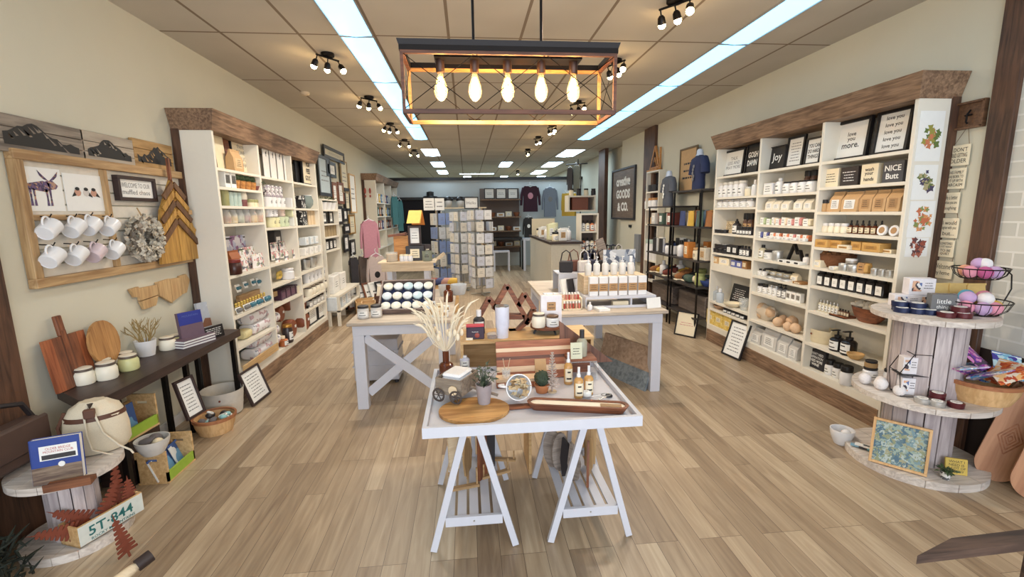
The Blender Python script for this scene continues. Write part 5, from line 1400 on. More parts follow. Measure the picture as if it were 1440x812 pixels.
def peak(c,w,h,y):c.prism([(-w*.5,h*.1),(-w*.3,h*.42),(0,h*.36),(w*.2,h*.5),(w*.5,h*.3),(w*.5,h*.1)],y-.0006,y,M('rock_brown',(150,104,80)))
def bk(mk_kwargs):return lambda w,h:book(w,h,**mk_kwargs)
leanL(WY(268,450,-1.98)[0],ZT+.035,.165,.2,bk(dict(t=.025,cover=M('book_mauve',(104,84,98),.5),top=(M('royal_blue',(44,56,140),.4),.55),text='MOUNTAIN',inkm=M('book_blue_ink',(90,110,170)))),'upright blue and mauve guide book standing on a stack of books',x=-1.98,rx=-.1,rzz=-.45)
for k in range(3):
    b=B(M('book_mauve',(104,84,98),.5)).box((-.13,-.09,0),(.13,.09,.003)).box((-.13,-.09,.015),(.13,.09,.018)).box((-.13,.087,0),(.13,.09,.018))
    multi('book',[part('cover',b),part('pages',B(paper).box((-.127,-.087,.003),(.127,.087,.015)))],['lowest','middle','topmost'][k]+' of the three lying books under the blue guide book','book',(-2.0,3.36,ZT+.001+k*.0185),FL-.35+.03*k,'books lying on the console')
leanL(WY(303,440,-2.05)[0]+.05,ZT+.001,.26,.22,bk(dict(t=.02,cover=M('sky_cover',(198,204,214),.4),extra=peak,text='ALBERTA',inkm=paper)),'larger landscape book with a brown mountain cover at the right end',x=-2.1,rx=-.1,rzz=-.3)
leanL(WY(297,465,-1.93)[0],ZT+.001,.17,.09,lambda w,h:block_sign(w,h,.01,black,None,paper,5,th=.7,seed=8),'low black card with white writing before the mountain book',x=-1.91,rx=-.15,rzz=-.35)
# ------------------------------------------------------------------ around the small spool
ZS=.3855
def flatlean(px,pb,z,w,h,mk,lab,rz=0,rx=-.15):
    a=at(px,pb,z=z);put(mk(w,h),(a.x,a.y,z+.001),0,lab,rot=(rx,0,rz))
def carb(c,w,h,y):
    c.box((-w*.32,y-.0006,h*.52),(w*.44,y,h*.84),paper);c.text('OLDER BRIDGE\nMOUNTAIN CLUB',h*.12,w*.06,y-.001,h*.74,redm,w=w*.6);c.box((-w*.28,y-.001,h*.54),(w*.4,y-.0004,h*.64),charcoal)
    c.box((-w/2,y-.0004,0),(w/2,y,h*.38),WOOD('cover_rock',(90,70,60),(150,130,110),'x',8))
    c.lathe([(.012,0),(.012,.002)],paper,12,TR(w*.1,y,h*.4,PI/2))
flatlean(86,676,ZS,.17,.2,bk(dict(t=.035,cover=M('cobalt',(34,62,140),.35),extra=carb)),'blue mountain guide book with white title panel on the small spool',rz=.32,rx=-.12)
st=B(WOOD('stand_wood',(96,56,34),(134,84,54),'x',6)).box((-.08,-.03,0),(.08,.03,.02)).box((-.08,-.03,.02),(.08,-.024,.035))
a=at(90,690,z=ZS);solo('book_stand',st,'low wooden book stand in front of the blue guide book','book stand',(a.x,a.y+.035,ZS+.001),.32)
# drawstring backpack
def backpack():
    b=B(canvas);n=28;pr=[(.02,0),(.105,.005),(.125,.04),(.128,.12),(.118,.19),(.095,.232),(.066,.25),(.05,.262)]
    vs=[]
    for j,(r,z)in enumerate(pr):
        for k in range(n):
            a=2*PI*k/n;f=1+(.1*math.sin(a*9)*(j-4)/3 if j>4 else .02*math.sin(a*3+j));vs.append((r*f*math.cos(a),r*f*.72*math.sin(a),z))
    fs=[(j*n+k,j*n+(k+1)%n,(j+1)*n+(k+1)%n,(j+1)*n+k)for j in range(len(pr)-1)for k in range(n)]+[tuple(reversed(range(n))),tuple(range((len(pr)-1)*n,len(pr)*n))]
    b.add(vs,fs)
    band=B(brownfab).lathe([(.1215,.178),(.117,.2),(.114,.2),(.118,.178)],None,28,sy=.73,cap=False)
    sn=B(M('rope',(214,204,184),.9))
    for s in(-1,1):sn.tube([(s*.012,-.052,.245),(s*.02,-.092,.21),(s*.03+.01,-.102,.12),(s*.05+.04,-.1,.04),(s*.04+.09,-.095,.0),(s*.02+.12,-.098,-.02)],.0045)
    lp=B(brownfab).box((-.022,-.1,.2),(.022,-.075,.245),bev=.004);st=B(brownfab).tube([(-.11,0,.22),(-.14,-.01,.15),(-.13,-.01,.05)],.008)
    return[part('bag_body',b),part('leather_band',band),part('drawstring',sn),part('toggle',lp),part('strap',st)]
a=at(135,640,z=ZS);multi('drawstring_backpack',backpack(),'cream canvas drawstring backpack with brown leather band on the small spool','backpack',(a.x-.02,a.y+.06,ZS+.001),.45)
def satchel():
    lea=M('dark_leather',(74,54,46),.6);b=B(lea).box((-.17,-.05,0),(.17,.05,.2),bev=.02);f=B(lea).box((-.172,-.066,.06),(.172,-.045,.205),bev=.012);s=B(M('leather_strap',(34,28,30),.55)).tube([(-.16,0,.19),(-.1,0,.26),(.02,0,.3),(.12,0,.27),(.165,0,.18)],.012,n=6)
    return[part('bag_body',b),part('flap',f),part('strap',s)]
multi('leather_satchel',satchel(),'dark brown leather satchel with black strap at the left edge of photo','bag',(-2.1,2.1,.421),FL)
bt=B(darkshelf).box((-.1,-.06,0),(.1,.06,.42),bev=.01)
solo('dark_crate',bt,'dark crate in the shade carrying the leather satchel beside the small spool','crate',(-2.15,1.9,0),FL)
# plate box with rusty trees
A_,B2=at(112,771,z=.05),at(203,716,z=.05);dx=B2-A_;L_=dx.length;ang=math.atan2(dx.y,dx.x)
pb_=B(pine).box((0,0,0),(L_,.008,.1)).box((0,.11,0),(L_,.118,.1)).box((0,.008,0),(.008,.11,.1)).box((L_-.008,.008,0),(L_,.11,.1)).box((0,0,0),(L_,.118,.008))
pl=B(M('plate_white',(214,220,214),.4)).box((.003,-.004,.004),(L_-.003,-.0008,.098),bev=.001);gi=M('plate_green',(40,110,110),.5)
pl.text('5T·844',.048,L_*.48,-.0048,.056,gi,w=L_*.86,bold=.015);pl.text('ROCKY MOUNTAINS',.014,L_*.5,-.0048,.016,gi,w=L_*.85,bold=.01)
multi('planter_box',[part('wooden_box',pb_),part('number_plate',pl,'white number plate with teal characters')],'wooden box faced with a white and teal number plate, lower left','box',(A_.x,A_.y,.046),ang)
rust=M('rusted_steel',(128,66,48),.8,.2,var=.3)
def rtree(h,w):
    pts=[(0,0),(.12,0),(.12,.12)];n=8
    for k in range(n):z=.12+.8*k/n;r=1-k/n*.75;pts+=[(r,z-.02),(r,z+.03),(.2*r,z+.06)]
    pts+=[(0,1.05)];full=pts+[(-x,z)for x,z in reversed(pts[1:-1])]
    return proto('rusty_metal_tree','ornament',[part('tree',B(rust).prism([(x*w/2,z*h)for x,z in full],-.002,.002))])
ux=Vector((math.cos(ang),math.sin(ang),0));vx=Vector((-math.sin(ang),math.cos(ang),0))
for i,(u,v,ry_,h)in enumerate(((.04,.05,-1.1,.19),(.1,.07,-.8,.2),(.12,.04,.6,.2),(.2,.06,.15,.24),(.235,.03,.1,.14))):
    p=A_+ux*u*L_/.27+vx*v;p.z=.1
    o=put(rtree(h,.09),p,0,['lying leftmost','lying second','leaning right in the middle','tallest upright','small dark front'][i]+' rust-coloured metal tree in the plate box','rusty metal trees');o.rotation_euler=(-.15,ry_,ang)
a=at(183,783,z=0);o=put(rtree(.22,.085),(a.x,a.y,.001),0,'rust-coloured metal tree standing on the floor before the plate box','rusty metal trees');o.rotation_euler=(-.1,-.12,ang)
# rolling pin end / mallet at the bottom edge
a=at(213,781,z=.13);q=at(180,806,z=.11)
r_=B(M('dark_rubber',(52,40,38),.5));d_=(q-a).normalized();r_.tube([a,a+d_*.055],.026,n=20)
ww=B(palewood).tube([a+d_*.055,a+d_*.075,a+d_*.3],[.016,.022,.024],n=18)
wmulti('rolling_pin',[part('cap',r_,'dark round end cap'),part('shaft',ww)],'round pale wooden post with dark cap at the bottom edge, left','rolling pin',a)
# dark fir foliage lower left corner
fr_=B(M('fir_green',(32,38,30),.8));rnd=random.Random(2)
for k in range(220):
    p=Vector((-2.02+rnd.uniform(-.12,.12),1.84+rnd.uniform(-.1,.1),rnd.uniform(.02,.22)));e=Vector((rnd.uniform(-1,1),rnd.uniform(-1,1),rnd.uniform(-.2,.8))).normalized()*.07;fr_.tube([p,p+e*.5,p+e],[.006,.005,.001],n=4)
for k in range(8):fr_.tube([(-2.02,1.84,0),(-2.02+rnd.uniform(-.1,.1),1.84+rnd.uniform(-.1,.1),.22)],.006,n=5)
solo('fir_branch_bunch',fr_,'dark green fir foliage in the lower left corner of the photo','plant')
# pine crates with cards
def crate(w,d,h):
    b=B(pine);t=.012
    b.box((-w/2,-d/2,0),(w/2,d/2,t));b.box((-w/2,d/2-t,t),(w/2,d/2,h*.8));b.box((-w/2,-d/2,t),(w/2,-d/2+t,h*.35),M('lime_board',(150,180,60)))
    e=[]
    for s in(-1,1):
        q=B(pine);x=s*(w/2-t/2)
        n=10;hole=[(.035*math.cos(a),h*.72+.014*math.sin(a))for a in[2*PI*k/n for k in range(n)]]
        q.box((x-t/2,-d/2,t),(x+t/2,-.035,h));q.box((x-t/2,.035,t),(x+t/2,d/2,h));q.box((x-t/2,-.035,t),(x+t/2,.035,h*.68));q.box((x-t/2,-.035,h*.78),(x+t/2,.035,h));e.append(part('end_board',q))
    return[part('slats',b)]+e
a=at(222,668,z=0)
multi('pine_crate',crate(.26,.17,.2),'low open pine crate of cards standing on the floor by the spool','crate',(-1.87,2.76,0),FL+.0)
multi('pine_crate',crate(.26,.17,.2),'upper pine crate tipped behind the white bowl, left of console','crate',(-2.03,2.72,.28),FL-.1)
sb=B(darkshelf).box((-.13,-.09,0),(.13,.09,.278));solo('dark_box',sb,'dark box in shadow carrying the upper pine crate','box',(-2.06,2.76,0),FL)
cardm=PATCH('blue_white_card',[(226,230,232),(226,230,232),(110,160,200),(60,90,150)],14)
for k in range(5):
    o=solo('greeting_card',B(cardm).box((-.05,-.002,0),(.05,.002,.14)),ordn(k,5)+' of the blue and white cards standing in the floor crate','card',(-1.84-.025*(k%2),2.67+.045*k,.015),FL+.25,'cards in the floor crate');o.rotation_euler=(-.35,0,FL+.1*(k%3))
o=solo('greeting_card',B(cardm).box((-.06,-.002,0),(.06,.002,.17)),'large blue and white card standing upright in the upper crate','card',(-1.99,2.69,.3),FL);o.rotation_euler=(-.1,0,FL)
put(bowl(.085,.09,M('speckled_ceramic',(206,202,196),.4),.6),(-1.84,2.625,.2005),0,'round white speckled bowl of stones on the low pine crate')
solo('felt_cone',B(M('grey_felt',(110,104,104),.9)).lathe([(.036,0),(.028,.03),(.004,.075)],None,14,rotm(0,.9,0)),'grey felt cone lying in the speckled white bowl','cone',(-1.88,2.62,.255))
solo('wool_ball',B(M('grey_felt',(110,104,104),.9)).ball((0,0,0),.035,lump=.1),'dark grey wool ball at the back of the speckled bowl','ball',(-1.85,2.665,.265))
solo('wool_ball',B(M('cream_felt',(222,208,176),.9)).ball((0,0,0),.03),'cream white wool ball in the speckled bowl','ball',(-1.8,2.61,.268))
def lean_frame(p0,p1,ptop,z,lab,w=None,h=None,rx=-.3,txt=None,x=None,mk=None):
    A,Bq=at(*p0,z=z),at(*p1,z=z);d=Bq-A;w=w or d.length;rz=math.atan2(d.y,d.x);m=(A+Bq)/2
    put(mk(w,h)if mk else framed(round(w,3),h,fw=.016,nlines=8,inkm=greyink,th=.8),m,0,lab,rot=(rx,0,rz))
leanfr=lambda w,h:framed(round(w,3),h,fw=.016,fmat=M('dark_brown_frame',(52,36,34)),nlines=8,inkm=greyink,th=.8)
put(leanfr(.16,.27),(-1.86,3.07,.22),0,'dark-framed print leaning under the console table, above the card crate',rot=(-.25,0,FL-.15))
lean_frame((354,573),(379,553),0,0,'dark-framed print leaning on the floor against the left shelving',h=.29,rx=-.32,mk=leanfr)
# baskets on the floor
def bentbasket(r,h,rim,body):
    return[part('basket',B(body).lathe([(r*.78,0),(r*.94,h*.5),(r,h),(r*.96,h),(r*.9,h*.5),(r*.75,.01),(.0001,.01)],None,32,cap=False).lathe([(.0001,0),(r*.78,0)],None,32,cap=False)),part('rim',B(rim).lathe([(r*.97,h-.02),(r*1.04,h-.018),(r*1.05,h+.004),(r*.95,h+.004),(r*.95,h-.02)],None,32,cap=False))]
bb_=WOOD('bentwood',(196,154,104),(222,184,134),'z',4);rimw=WOOD('bent_rim',(146,92,60),(176,118,80),'x',4)
bx,by=-1.87,3.3
multi('bentwood_basket',bentbasket(.135,.12,rimw,bb_),'round bentwood basket full of key rings on the floor, left side','basket',(bx,by,0))
rnd=random.Random(6)
for k in range(16):
    a=rnd.random()*6.28;r=.1*rnd.random()**.5;m=[M('grey_felt',(110,104,104),.9),paper,paper,M('aqua_felt',(150,196,196),.9),charcoal][k%5]
    b=B(m);
    if m is paper:b.tube([(.018*math.cos(q),.018*math.sin(q),0)for q in[j*PI/6 for j in range(12)]],.007,closed=True)
    else:b.ball((0,0,0),.026,sc=(1,1,.7))
    o=solo('felt_ornament',b,ordn(k%12,16)if 0 else['grey felt ball','white ring','white ring','aqua felt ball','black felt ball'][k%5]+', '+['lowest','middle','top','topmost'][k//5]+' layer of ornaments heaped in the floor basket','ornament',(bx+r*math.cos(a),by+r*math.sin(a),.09+.012*(k%3)),0,'ornaments in the floor basket');o.rotation_euler=(rnd.uniform(-.6,.6),rnd.uniform(-.6,.6),0)
multi('canvas_bin',[part('bin',B(M('pale_canvas',(200,194,184),.85)).lathe([(.1,0),(.13,.01),(.15,.2),(.147,.2),(.125,.015),(.0001,.015)],None,28,cap=False)),part('stud',B(rust).ball((.05,-.142,.15),.008))],'round pale canvas bin on the floor under the console table','basket',(-1.97,3.62,0))
# ------------------------------------------------------------------ right side: wall signs
def RWY(px,py,x=XR):a=at(px,py,x=x);return a.y,a.z
y,z=RWY(1360,162,XR-.03)
sh=B(WOOD('shadow_wood',(80,54,36),(118,84,58),'y',5));sh.box((-.085,-.008,-.075),(.085,0,.075))
for s in(-1,1):sh.box((-.09,-.03,s*.075-.006),(.09,0,s*.075+.006));sh.box((s*.085-.006,-.03,-.075),(s*.085+.006,0,.075))
hk=B(blackmetal).tube([(0,-.01,.03),(0,-.03,0),(0,-.03,-.04),(.0,-.02,-.05)],.005);hk.tube([(-.02,-.02,.0),(.02,-.02,.0)],.005)
multi('shadow_box',[part('box_frame',sh),part('hook',hk,'black iron hook')],'small dark wooden shadow box with an iron hook on the right wall','wall hook',(XR-.001,y,z),FR)
strm=M('string',(120,100,76),.8);prev=(y,z-.06);tiles=[]
texts=["I DON'T\nMIND GETTING\nOLDER",'THIS FAMILY\nWAS BORN TO\nPUT UP WITH\nSARCASM','life is better\nwhen you are\nlaughing','I would\nagree with you\nbut...','SOMETIMES\nI JUST WANT\nTO BE\nQUIET','Welcome\nmy home']
for i,(x0,x1,y0,y1)in enumerate(((1336,1364,204,233),(1331,1358,237,266),(1328,1349,271,300),(1324,1348,307,335),(1320,1342,338,362),(1312,1340,367,392))):
    ya_,z1=RWY(x0,(y0+y1)/2,XR-.01);yb_,_=RWY(x1,(y0+y1)/2,XR-.01);zt_=RWY((x0+x1)/2,y0,XR-.01)[1];zb_=RWY((x0+x1)/2,y1,XR-.01)[1];w=abs(ya_-yb_);yc_=(ya_+yb_)/2
    T=TR(XR-.012,yc_,zb_,0,0,FR);pp=block_sign(round(w,3),round(zt_-zb_,3),.008,cream,texts[i],ink,th=.8)['parts'];ms=[q[1].copy()for q in pp];[m_.transform(T)for m_ in ms];tiles.append(('tile',ms[0],None,[('lettering',ms[1],None,[],False)],False))
    for s in(-1,1):tiles.append(part('string',B(strm).tube([(XR-.01,prev[0]+(s*w*.4 if i else 0),prev[1]),(XR-.01,yc_+s*w*.4,zt_-.008)],.0015,n=4)))
    prev=(yc_,zb_+.005)
wmulti('hanging_word_sign',tiles,'chain of six small cream word tiles strung down the right wall','sign',(XR-.01,y,z-.06))
# ================================================================== goods on the tall spool display
N0=set(C.objects)
Z1,Z2,Z3=.9355,.4605,.0455
phot=PATCH('kit_photo',[(226,224,224),(196,120,90),(60,50,60),(90,110,160),(214,170,140)],40)
def kit(w,h,d=.07):
    b=B(M('kit_white',(226,222,226),.5)).box((-w/2,-d/2,0),(w/2,d/2,h),bev=.002);l=B(phot).box((-w*.38,-d/2-.001,h*.22),(-w*.02,-d/2,h*.85));l.lines(w*.05,w*.42,h*.35,h*.8,-d/2-.0015,3)
    return proto('gift_box','box',[part('carton',b),part('printed_photo',l)])
SP=-.35
for i,(x0,x1,pb,pt,lab,up)in enumerate(((1247,1283,412,388,'left lower white soap kit box on the spool top',0),(1285,1322,416,390,'right lower white soap kit box on the spool top',0),(1264,1310,390,361,'large white soap kit box stacked on top of the two lower ones',1))):
    p,w,h=spot(x0,x1,pb,pt,Z1 if not up else Z1+.075)
    p=Vector([(2.66,2.56,Z1),(2.79,2.53,Z1),(2.73,2.545,Z1+.0765)][i])
    put(kit(.135,.0755 if i<2 else .1),p,SP,lab)
def ttin(body,lid):return lambda w,h:tin(w/2,h,body,lid,paper)
nv,dr_=M('tin_navy',(34,44,78),.3,.3),M('tin_maroon',(88,34,40),.3,.3)
TT=[(1233,1258,424,414,nv),(1238,1262,420,0,nv),(1253,1279,431,421,nv),(1262,1286,428,0,nv),(1281,1305,437,427,dr_),(1305,1329,441,430,dr_),(1305,1327,433,0,dr_)]
for i,(x,y,z,m,s)in enumerate(((2.505,2.42,0,nv,'leftmost navy tin on the spool top'),(2.53,2.46,.028,nv,'navy tin stacked on the leftmost navy tins'),(2.555,2.375,0,nv,'navy tin in front near the middle of the spool top'),(2.58,2.4,.028,nv,'navy tin stacked right beside the grey box sign'),(2.545,2.47,0,nv,'navy tin at the back under the left kit box'),(2.62,2.27,0,dr_,'maroon tin in front of the grey box sign'),(2.69,2.245,0,dr_,'front maroon tin right of the grey sign'),(2.70,2.27,.028,dr_,'maroon tin stacked on top of the front maroon tin'),(2.6,2.345,0,nv,'lower navy tin touching the grey box sign'))):
    put(tin(.041,.0275,m,m,paper),(x,y,Z1+z),0,s,'tins on the spool top')
put(block_sign(.12,.115,.05,M('slate_grey',(104,104,106)),'little\nthings',paper,th=.6),(2.67,2.35,Z1),SP,'grey box with white script standing among the tins')
def wirebasket(r0,r1,h):
    b=B(blackmetal)
    for r,z in((r0,.003),(r1,h)):b.tube([(r*math.cos(a),r*math.sin(a),z)for a in[q*PI/14 for q in range(28)]],.0035 if z>.01 else .0025,closed=True,n=6)
    for k in range(24):a=k*PI/12;b.tube([(r0*math.cos(a),r0*math.sin(a),.003),((r0+r1)/2*1.06*math.cos(a),(r0+r1)/2*1.06*math.sin(a),h*.4),(r1*math.cos(a),r1*math.sin(a),h)],.0016,n=4)
    for k in range(4):q=r0*(k-1.5)/2;c=math.sqrt(max(0,r0*r0-q*q));b.tube([(q,-c,.003),(q,c,.003)],.0016,n=4)
    return b
WX,WYy=2.86,2.33
lo,up_=wirebasket(.1,.15,.075),wirebasket(.08,.12,.06)
up_.v=[(x,y,z+.2)for x,y,z in up_.v]
hd=B(blackmetal).tube([(.15,0,.075),(.175,.0,.14),(.165,0,.22),(.12,0,.26)],.0035)
multi('wire_basket_stand',[part('lower_basket',lo),part('upper_basket',up_),part('side_arm',hd)],'two-tier black wire basket stand of bath bombs on the spool top','basket',(WX,WYy,Z1),-.2)
bc=[M('bomb_lilac',(190,160,200),.85),M('bomb_pink',(224,150,170),.85),M('bomb_yellow',(226,190,90),.85),M('bomb_blue',(90,160,190),.85),M('bomb_peach',(222,160,130),.85),M('bomb_white',(224,222,224),.85),M('bomb_magenta',(186,90,140),.85)]
nm=['lilac','pink','yellow','blue','peach','white','magenta']
for k in range(12):
    a=k*2*PI/8+.3;low=k<8;r=.085 if low else .0;z=Z1+.042+(0 if low else .05)
    c=[2,2,3,5,1,0,1,2,1,3,0,5][k];x,y=WX+r*math.cos(a),WYy+r*math.sin(a)
    if not low:a2=k*PI/2;x,y=WX+0.05*math.cos(a2),WYy+0.05*math.sin(a2)
    solo('bath_bomb',B(bc[c]).ball((0,0,0),.037,n=14,m=10,lump=.06,seed=k),nm[c]+' bath bomb '+['at the right','right rear','at the rear','left rear','at the left','left front','at the front','right front','heaped right','heaped rear','heaped left','heaped front'][k]+' in the lower wire basket','bath bomb',(x,y,z),0,'bath bombs in the lower basket')
for k in range(8):
    a=k*PI/3;z=Z1+.24+(.04 if k>5 else 0);r=.06 if k<6 else .025;c=[6,0,4,1,6,0,5,0][k]
    solo('bath_bomb',B(bc[c]).ball((0,0,0),.034,n=14,m=10,lump=.06,seed=k),nm[c]+' bath bomb '+['at the right','right rear','left rear','at the left','left front','right front','on top right','on top centre'][k]+' in the upper wire basket','bath bomb',(WX+r*math.cos(a),WYy+r*math.sin(a),z),0,'bath bombs in the upper basket')
for k in range(3):put(bag(.1,.03,.15,M('gold_pouch',(206,176,110),.4),M('pouch_window',(214,200,206)),name='foil_pouch'),(WX-.04+.09*k,WYy+.17-.025*k,Z1),-.2,ordn(k,3)+' of the golden pouches standing behind the wire baskets','golden pouches')
# middle tier
for i,(x,y,r,s)in enumerate(((2.42,2.52,.034,'far left'),(2.435,2.425,.036,'front left'),(2.49,2.48,.03,'back right'),(2.46,2.33,.031,'nearest the tins'))):
    solo('dryer_ball',B(M('wool_white',(222,218,218),.95,bump=.4,scale=120)).ball((0,0,0),r,n=18,m=12),s+' of the four white wool dryer balls on the middle tier','ball',(x,y,Z2+r),0,'white wool dryer balls')
for i,(x,y,r,h,s)in enumerate(((2.53,2.6,.04,.075,'left black-lidded white jar behind the dryer balls'),(2.59,2.52,.036,.085,'right black-lidded white jar beside the wire rack'))):
    put(jar(r,h,whiteceramic,black,paper),(x,y,Z2),0,s)
put(jar(.035,.045,M('bristle',(150,120,80),.9),black,None,lidh=.3),(2.53,2.6,Z2+.0755),0,'brown bristle shaving brush standing on the left jar',cat='brush',name='shaving_brush')
def hexrack(w,h,d):
    b=B(blackmetal);P=[(-w*.42,0),(w*.42,0),(w*.5,h*.55),(w*.18,h),(-w*.22,h),(-w*.5,h*.55)]
    for y in(-d/2,d/2):b.tube([(x,y,z+.003)for x,z in P],.0026,closed=True,n=5)
    for x,z in P:b.tube([(x,-d/2,z+.003),(x,d/2,z+.003)],.0026,n=5)
    sh=B(blackmetal).box((-w*.46,-d/2,h*.5),(w*.46,d/2,h*.508))
    return[part('wire_frame',b),part('wire_shelf',sh)]
HX,HY=2.555,2.335
multi('hexagon_rack',hexrack(.21,.25,.11),'black wire hexagon rack of small white boxes on the middle tier','rack',(HX,HY,Z2),SP)
for i,(u,z,s)in enumerate(((-.045,.128,'upper left'),(.035,.128,'upper right'),(-.04,.004,'lower left'),(.035,.004,'lower right, brown'))):
    put(kit(.07,.1,.055)if i<3 else carton(.065,.06,.1,kraft2,phot),(HX+u*math.cos(SP),HY+u*math.sin(SP),Z2+z),SP,s+' small box in the wire hexagon rack','boxes in the hexagon rack')
for i,(x,y,m,z,s)in enumerate(((2.495,2.225,tinmat,0,'left silver tin with blue label at the tier front'),(2.535,2.18,tinmat,0,'right silver tin with blue label at the tier front'),(2.575,2.22,dr_,0,'dark maroon tin behind the front ones, middle tier'),(2.615,2.15,dr_,0,'frontmost dark maroon tin on the middle tier'),(2.58,2.222,dr_,.0285,'dark maroon tin stacked on another, middle tier'))):
    put(tin(.036,.028,m,m,paper),(x,y,Z2+z),0,s,'tins on the middle tier')
bkx,bky=2.86,2.24
multi('bentwood_basket',bentbasket(.17,.12,rimw,bb_),'round bentwood basket heaped with shiny colourful bags, middle tier','basket',(bkx,bky,Z2))
fm=[PATCH('candy_bag_%d'%k,c,34,.2)for k,c in enumerate([[(120,180,210),(70,60,150),(190,220,230),(90,130,190)],[(200,90,170),(230,170,200),(120,80,160),(236,220,230)],[(214,110,60),(236,220,200),(190,80,50),(240,190,130)],[(170,60,160),(110,60,160),(220,140,200),(80,60,90)],[(226,226,232),(90,150,200),(200,200,210),(150,110,180)]])]
cn=['blue','pink','orange and white','magenta','white and blue']
for k in range(10):
    a=k*2.4;r=.06+.05*(k%2);o=put(pouch(.13,.16,fm[k%5],paper,d=.035,name='sweet_bag'),(bkx+r*math.cos(a),bky+r*math.sin(a),Z2+.105+.007*k),0,['first','second'][k//5]+' '+cn[k%5]+' shiny bag heaped in the bentwood basket','shiny bags in the basket');o.rotation_euler=(-1.25+.2*(k%3),.2*(k%2),a)
# bottom tier
def painting(w,h):
    return framed(w,h,fw=.014,fmat=bb_,pmat=PATCH('abstract_paint',[(120,150,160),(96,124,136),(150,170,160),(140,150,120),(176,190,186),(80,110,130),(160,160,130)],55),name='framed_painting',cat='painting')
A_,B2=at(1212,631,z=Z3),at(1281,655,z=Z3)
A_=Vector((2.345,2.335,Z3));B2=Vector((2.525,2.13,Z3));dd=B2-A_
put(painting(.26,.265),(A_+B2)/2+Vector((0,.03,.001)),0,'light-wood framed abstract blue-green painting on the spool base',rot=(-.2,0,math.atan2(dd.y,dd.x)))
put(bowl(.07,.1,whiteceramic,.6),(2.42,2.64,0.001),0,'white bucket bowl holding a white ball, on the floor by the spool base')
solo('wool_ball',B(whiteceramic).ball((0,0,0),.03),'white ball inside the white bucket bowl','ball',(2.44,2.63,.07))
for k in range(7):
    m=[M('tube_blue',(130,170,190),.3),paper,M('tube_dark',(60,56,60),.4),paper,M('tube_teal',(90,150,160),.3),M('tube_cream',(214,206,186),.4),M('tube_orange',(200,120,80),.4)][k]
    p=Vector((2.385+.012*k,2.53-.018*k,Z3+.012+.012*(k%2)));d=Vector((.14,-.17,0)).normalized()
    solo('incense_packet',B(m).bar((0,0,0),d*.17,.022,.012,up=(0,0,1)),['light blue','plain white','dark','second white','teal','cream','orange'][k]+' long slim packet on the left of the spool base','packet',p,0,'long slim packets')
put(potted(.026,.045,PATCH('striped_pot',[(226,226,224),(226,226,224),(90,90,92)],60),'leaves',.012),(2.60,2.135,Z3),0,'tiny white patterned pot at the front edge of the spool base')
put(block_sign(.1,.09,.012,M('mustard_sign',(206,176,80)),'WHAT I\nNEED IS\nA LOT OF\nMONEY',ink,th=.8),(2.70,2.165,Z3),0,'yellow sign with black lettering leaning on the spool base',rot=(-.2,0,-.45))
for o in set(C.objects)-N0:
    if not o.parent:o.location.y-=.055
# longboards
bw=WOOD('longboard_wood',(166,116,84),(196,146,110),'z',3)
def board(w,h):
    pts=[];n=16
    for k in range(n+1):a=PI+PI*k/n;pts.append((w/2*math.cos(a),w*.55+w*.55*math.sin(a)))
    for k in range(n+1):a=PI*k/n;pts.append((w/2*.9*math.cos(a),h-w*.5+w*.5*math.sin(a)))
    m=B(rimw)
    for s in(1,.72,.44,.2):
        P=[(0,-s),(.6*s,0),(0,s),(-.6*s,0)]
        for i in range(4):a,b=P[i],P[(i+1)%4];m.bar((a[0]*w*.45,-.0125,h*.42+a[1]*w*.5),(b[0]*w*.45,-.0125,h*.42+b[1]*w*.5),.006,.002,up=(0,1,0))
    return proto('longboard','longboard',[part('deck',B(bw).prism(pts,-.012,0)),part('diamond_pattern',m,'burnt diamond pattern')])
put(board(.19,.62),(2.92,2.11,.001),0,'left of two wooden longboards with diamond pattern by the dark wainscot',rot=(-.12,.22,-.75))
put(board(.19,.62),(2.92,1.93,.001),0,'right wooden longboard cut off by the photo edge',rot=(-.12,.2,-.75))
# dark bench corner
bn=WOOD('dark_bench',(52,40,36),(92,72,62),'x',4)
A_=at(1290,790,z=.45)
t=B(bn);P=[(1.36,1.13),(1.47,1.32),(1.95,1.36),(2.3,1.3),(2.3,.95),(1.5,1.02)];P=[at(1290,782,z=.45),at(1338,757,z=.45),at(1440,748,z=.45)]
q=[(P[0].x,P[0].y),(P[1].x,P[1].y),(P[2].x+.3,P[2].y+.02),(P[2].x+.3,P[0].y+.02)][::-1]
t.add([(x,y,.42)for x,y in q]+[(x,y,.45)for x,y in q],[(3,2,1,0),(4,5,6,7),(0,1,5,4),(1,2,6,5),(2,3,7,6),(3,0,4,7)])
lg=[part('leg',B(bn).bar((x,y,0),(x,y,.419),.04))for x,y in((P[2].x+.1,P[0].y+.08),(P[2].x+.25,P[0].y+.08),(P[2].x+.2,P[2].y-.05))]
wmulti('dark_bench',[part('tabletop',t)]+lg,'dark brown wooden bench corner at the lower right edge of the photo','bench',(P[0].x,P[0].y,0))
put(bowl(.09,.07,M('clay_bowl',(130,118,108)),.6),(1.72,1.22,.001),0,'grey bowl on the floor below the dark bench corner, right edge')
# frames leaning on the floor
lean_frame((1016,497),(1041,508),0,0,'large black-framed print leaning on the floor against the right shelving',h=.38,rx=-.3,w=.28)
o=lean_frame((949,470),(977,476),0,0,'cream framed print leaning on the floor left of the right shelving',h=.3,rx=-.25,mk=lambda w,h:framed(.28,h,fw=.014,pmat=cream,nlines=2,th=.2,inkm=rose))
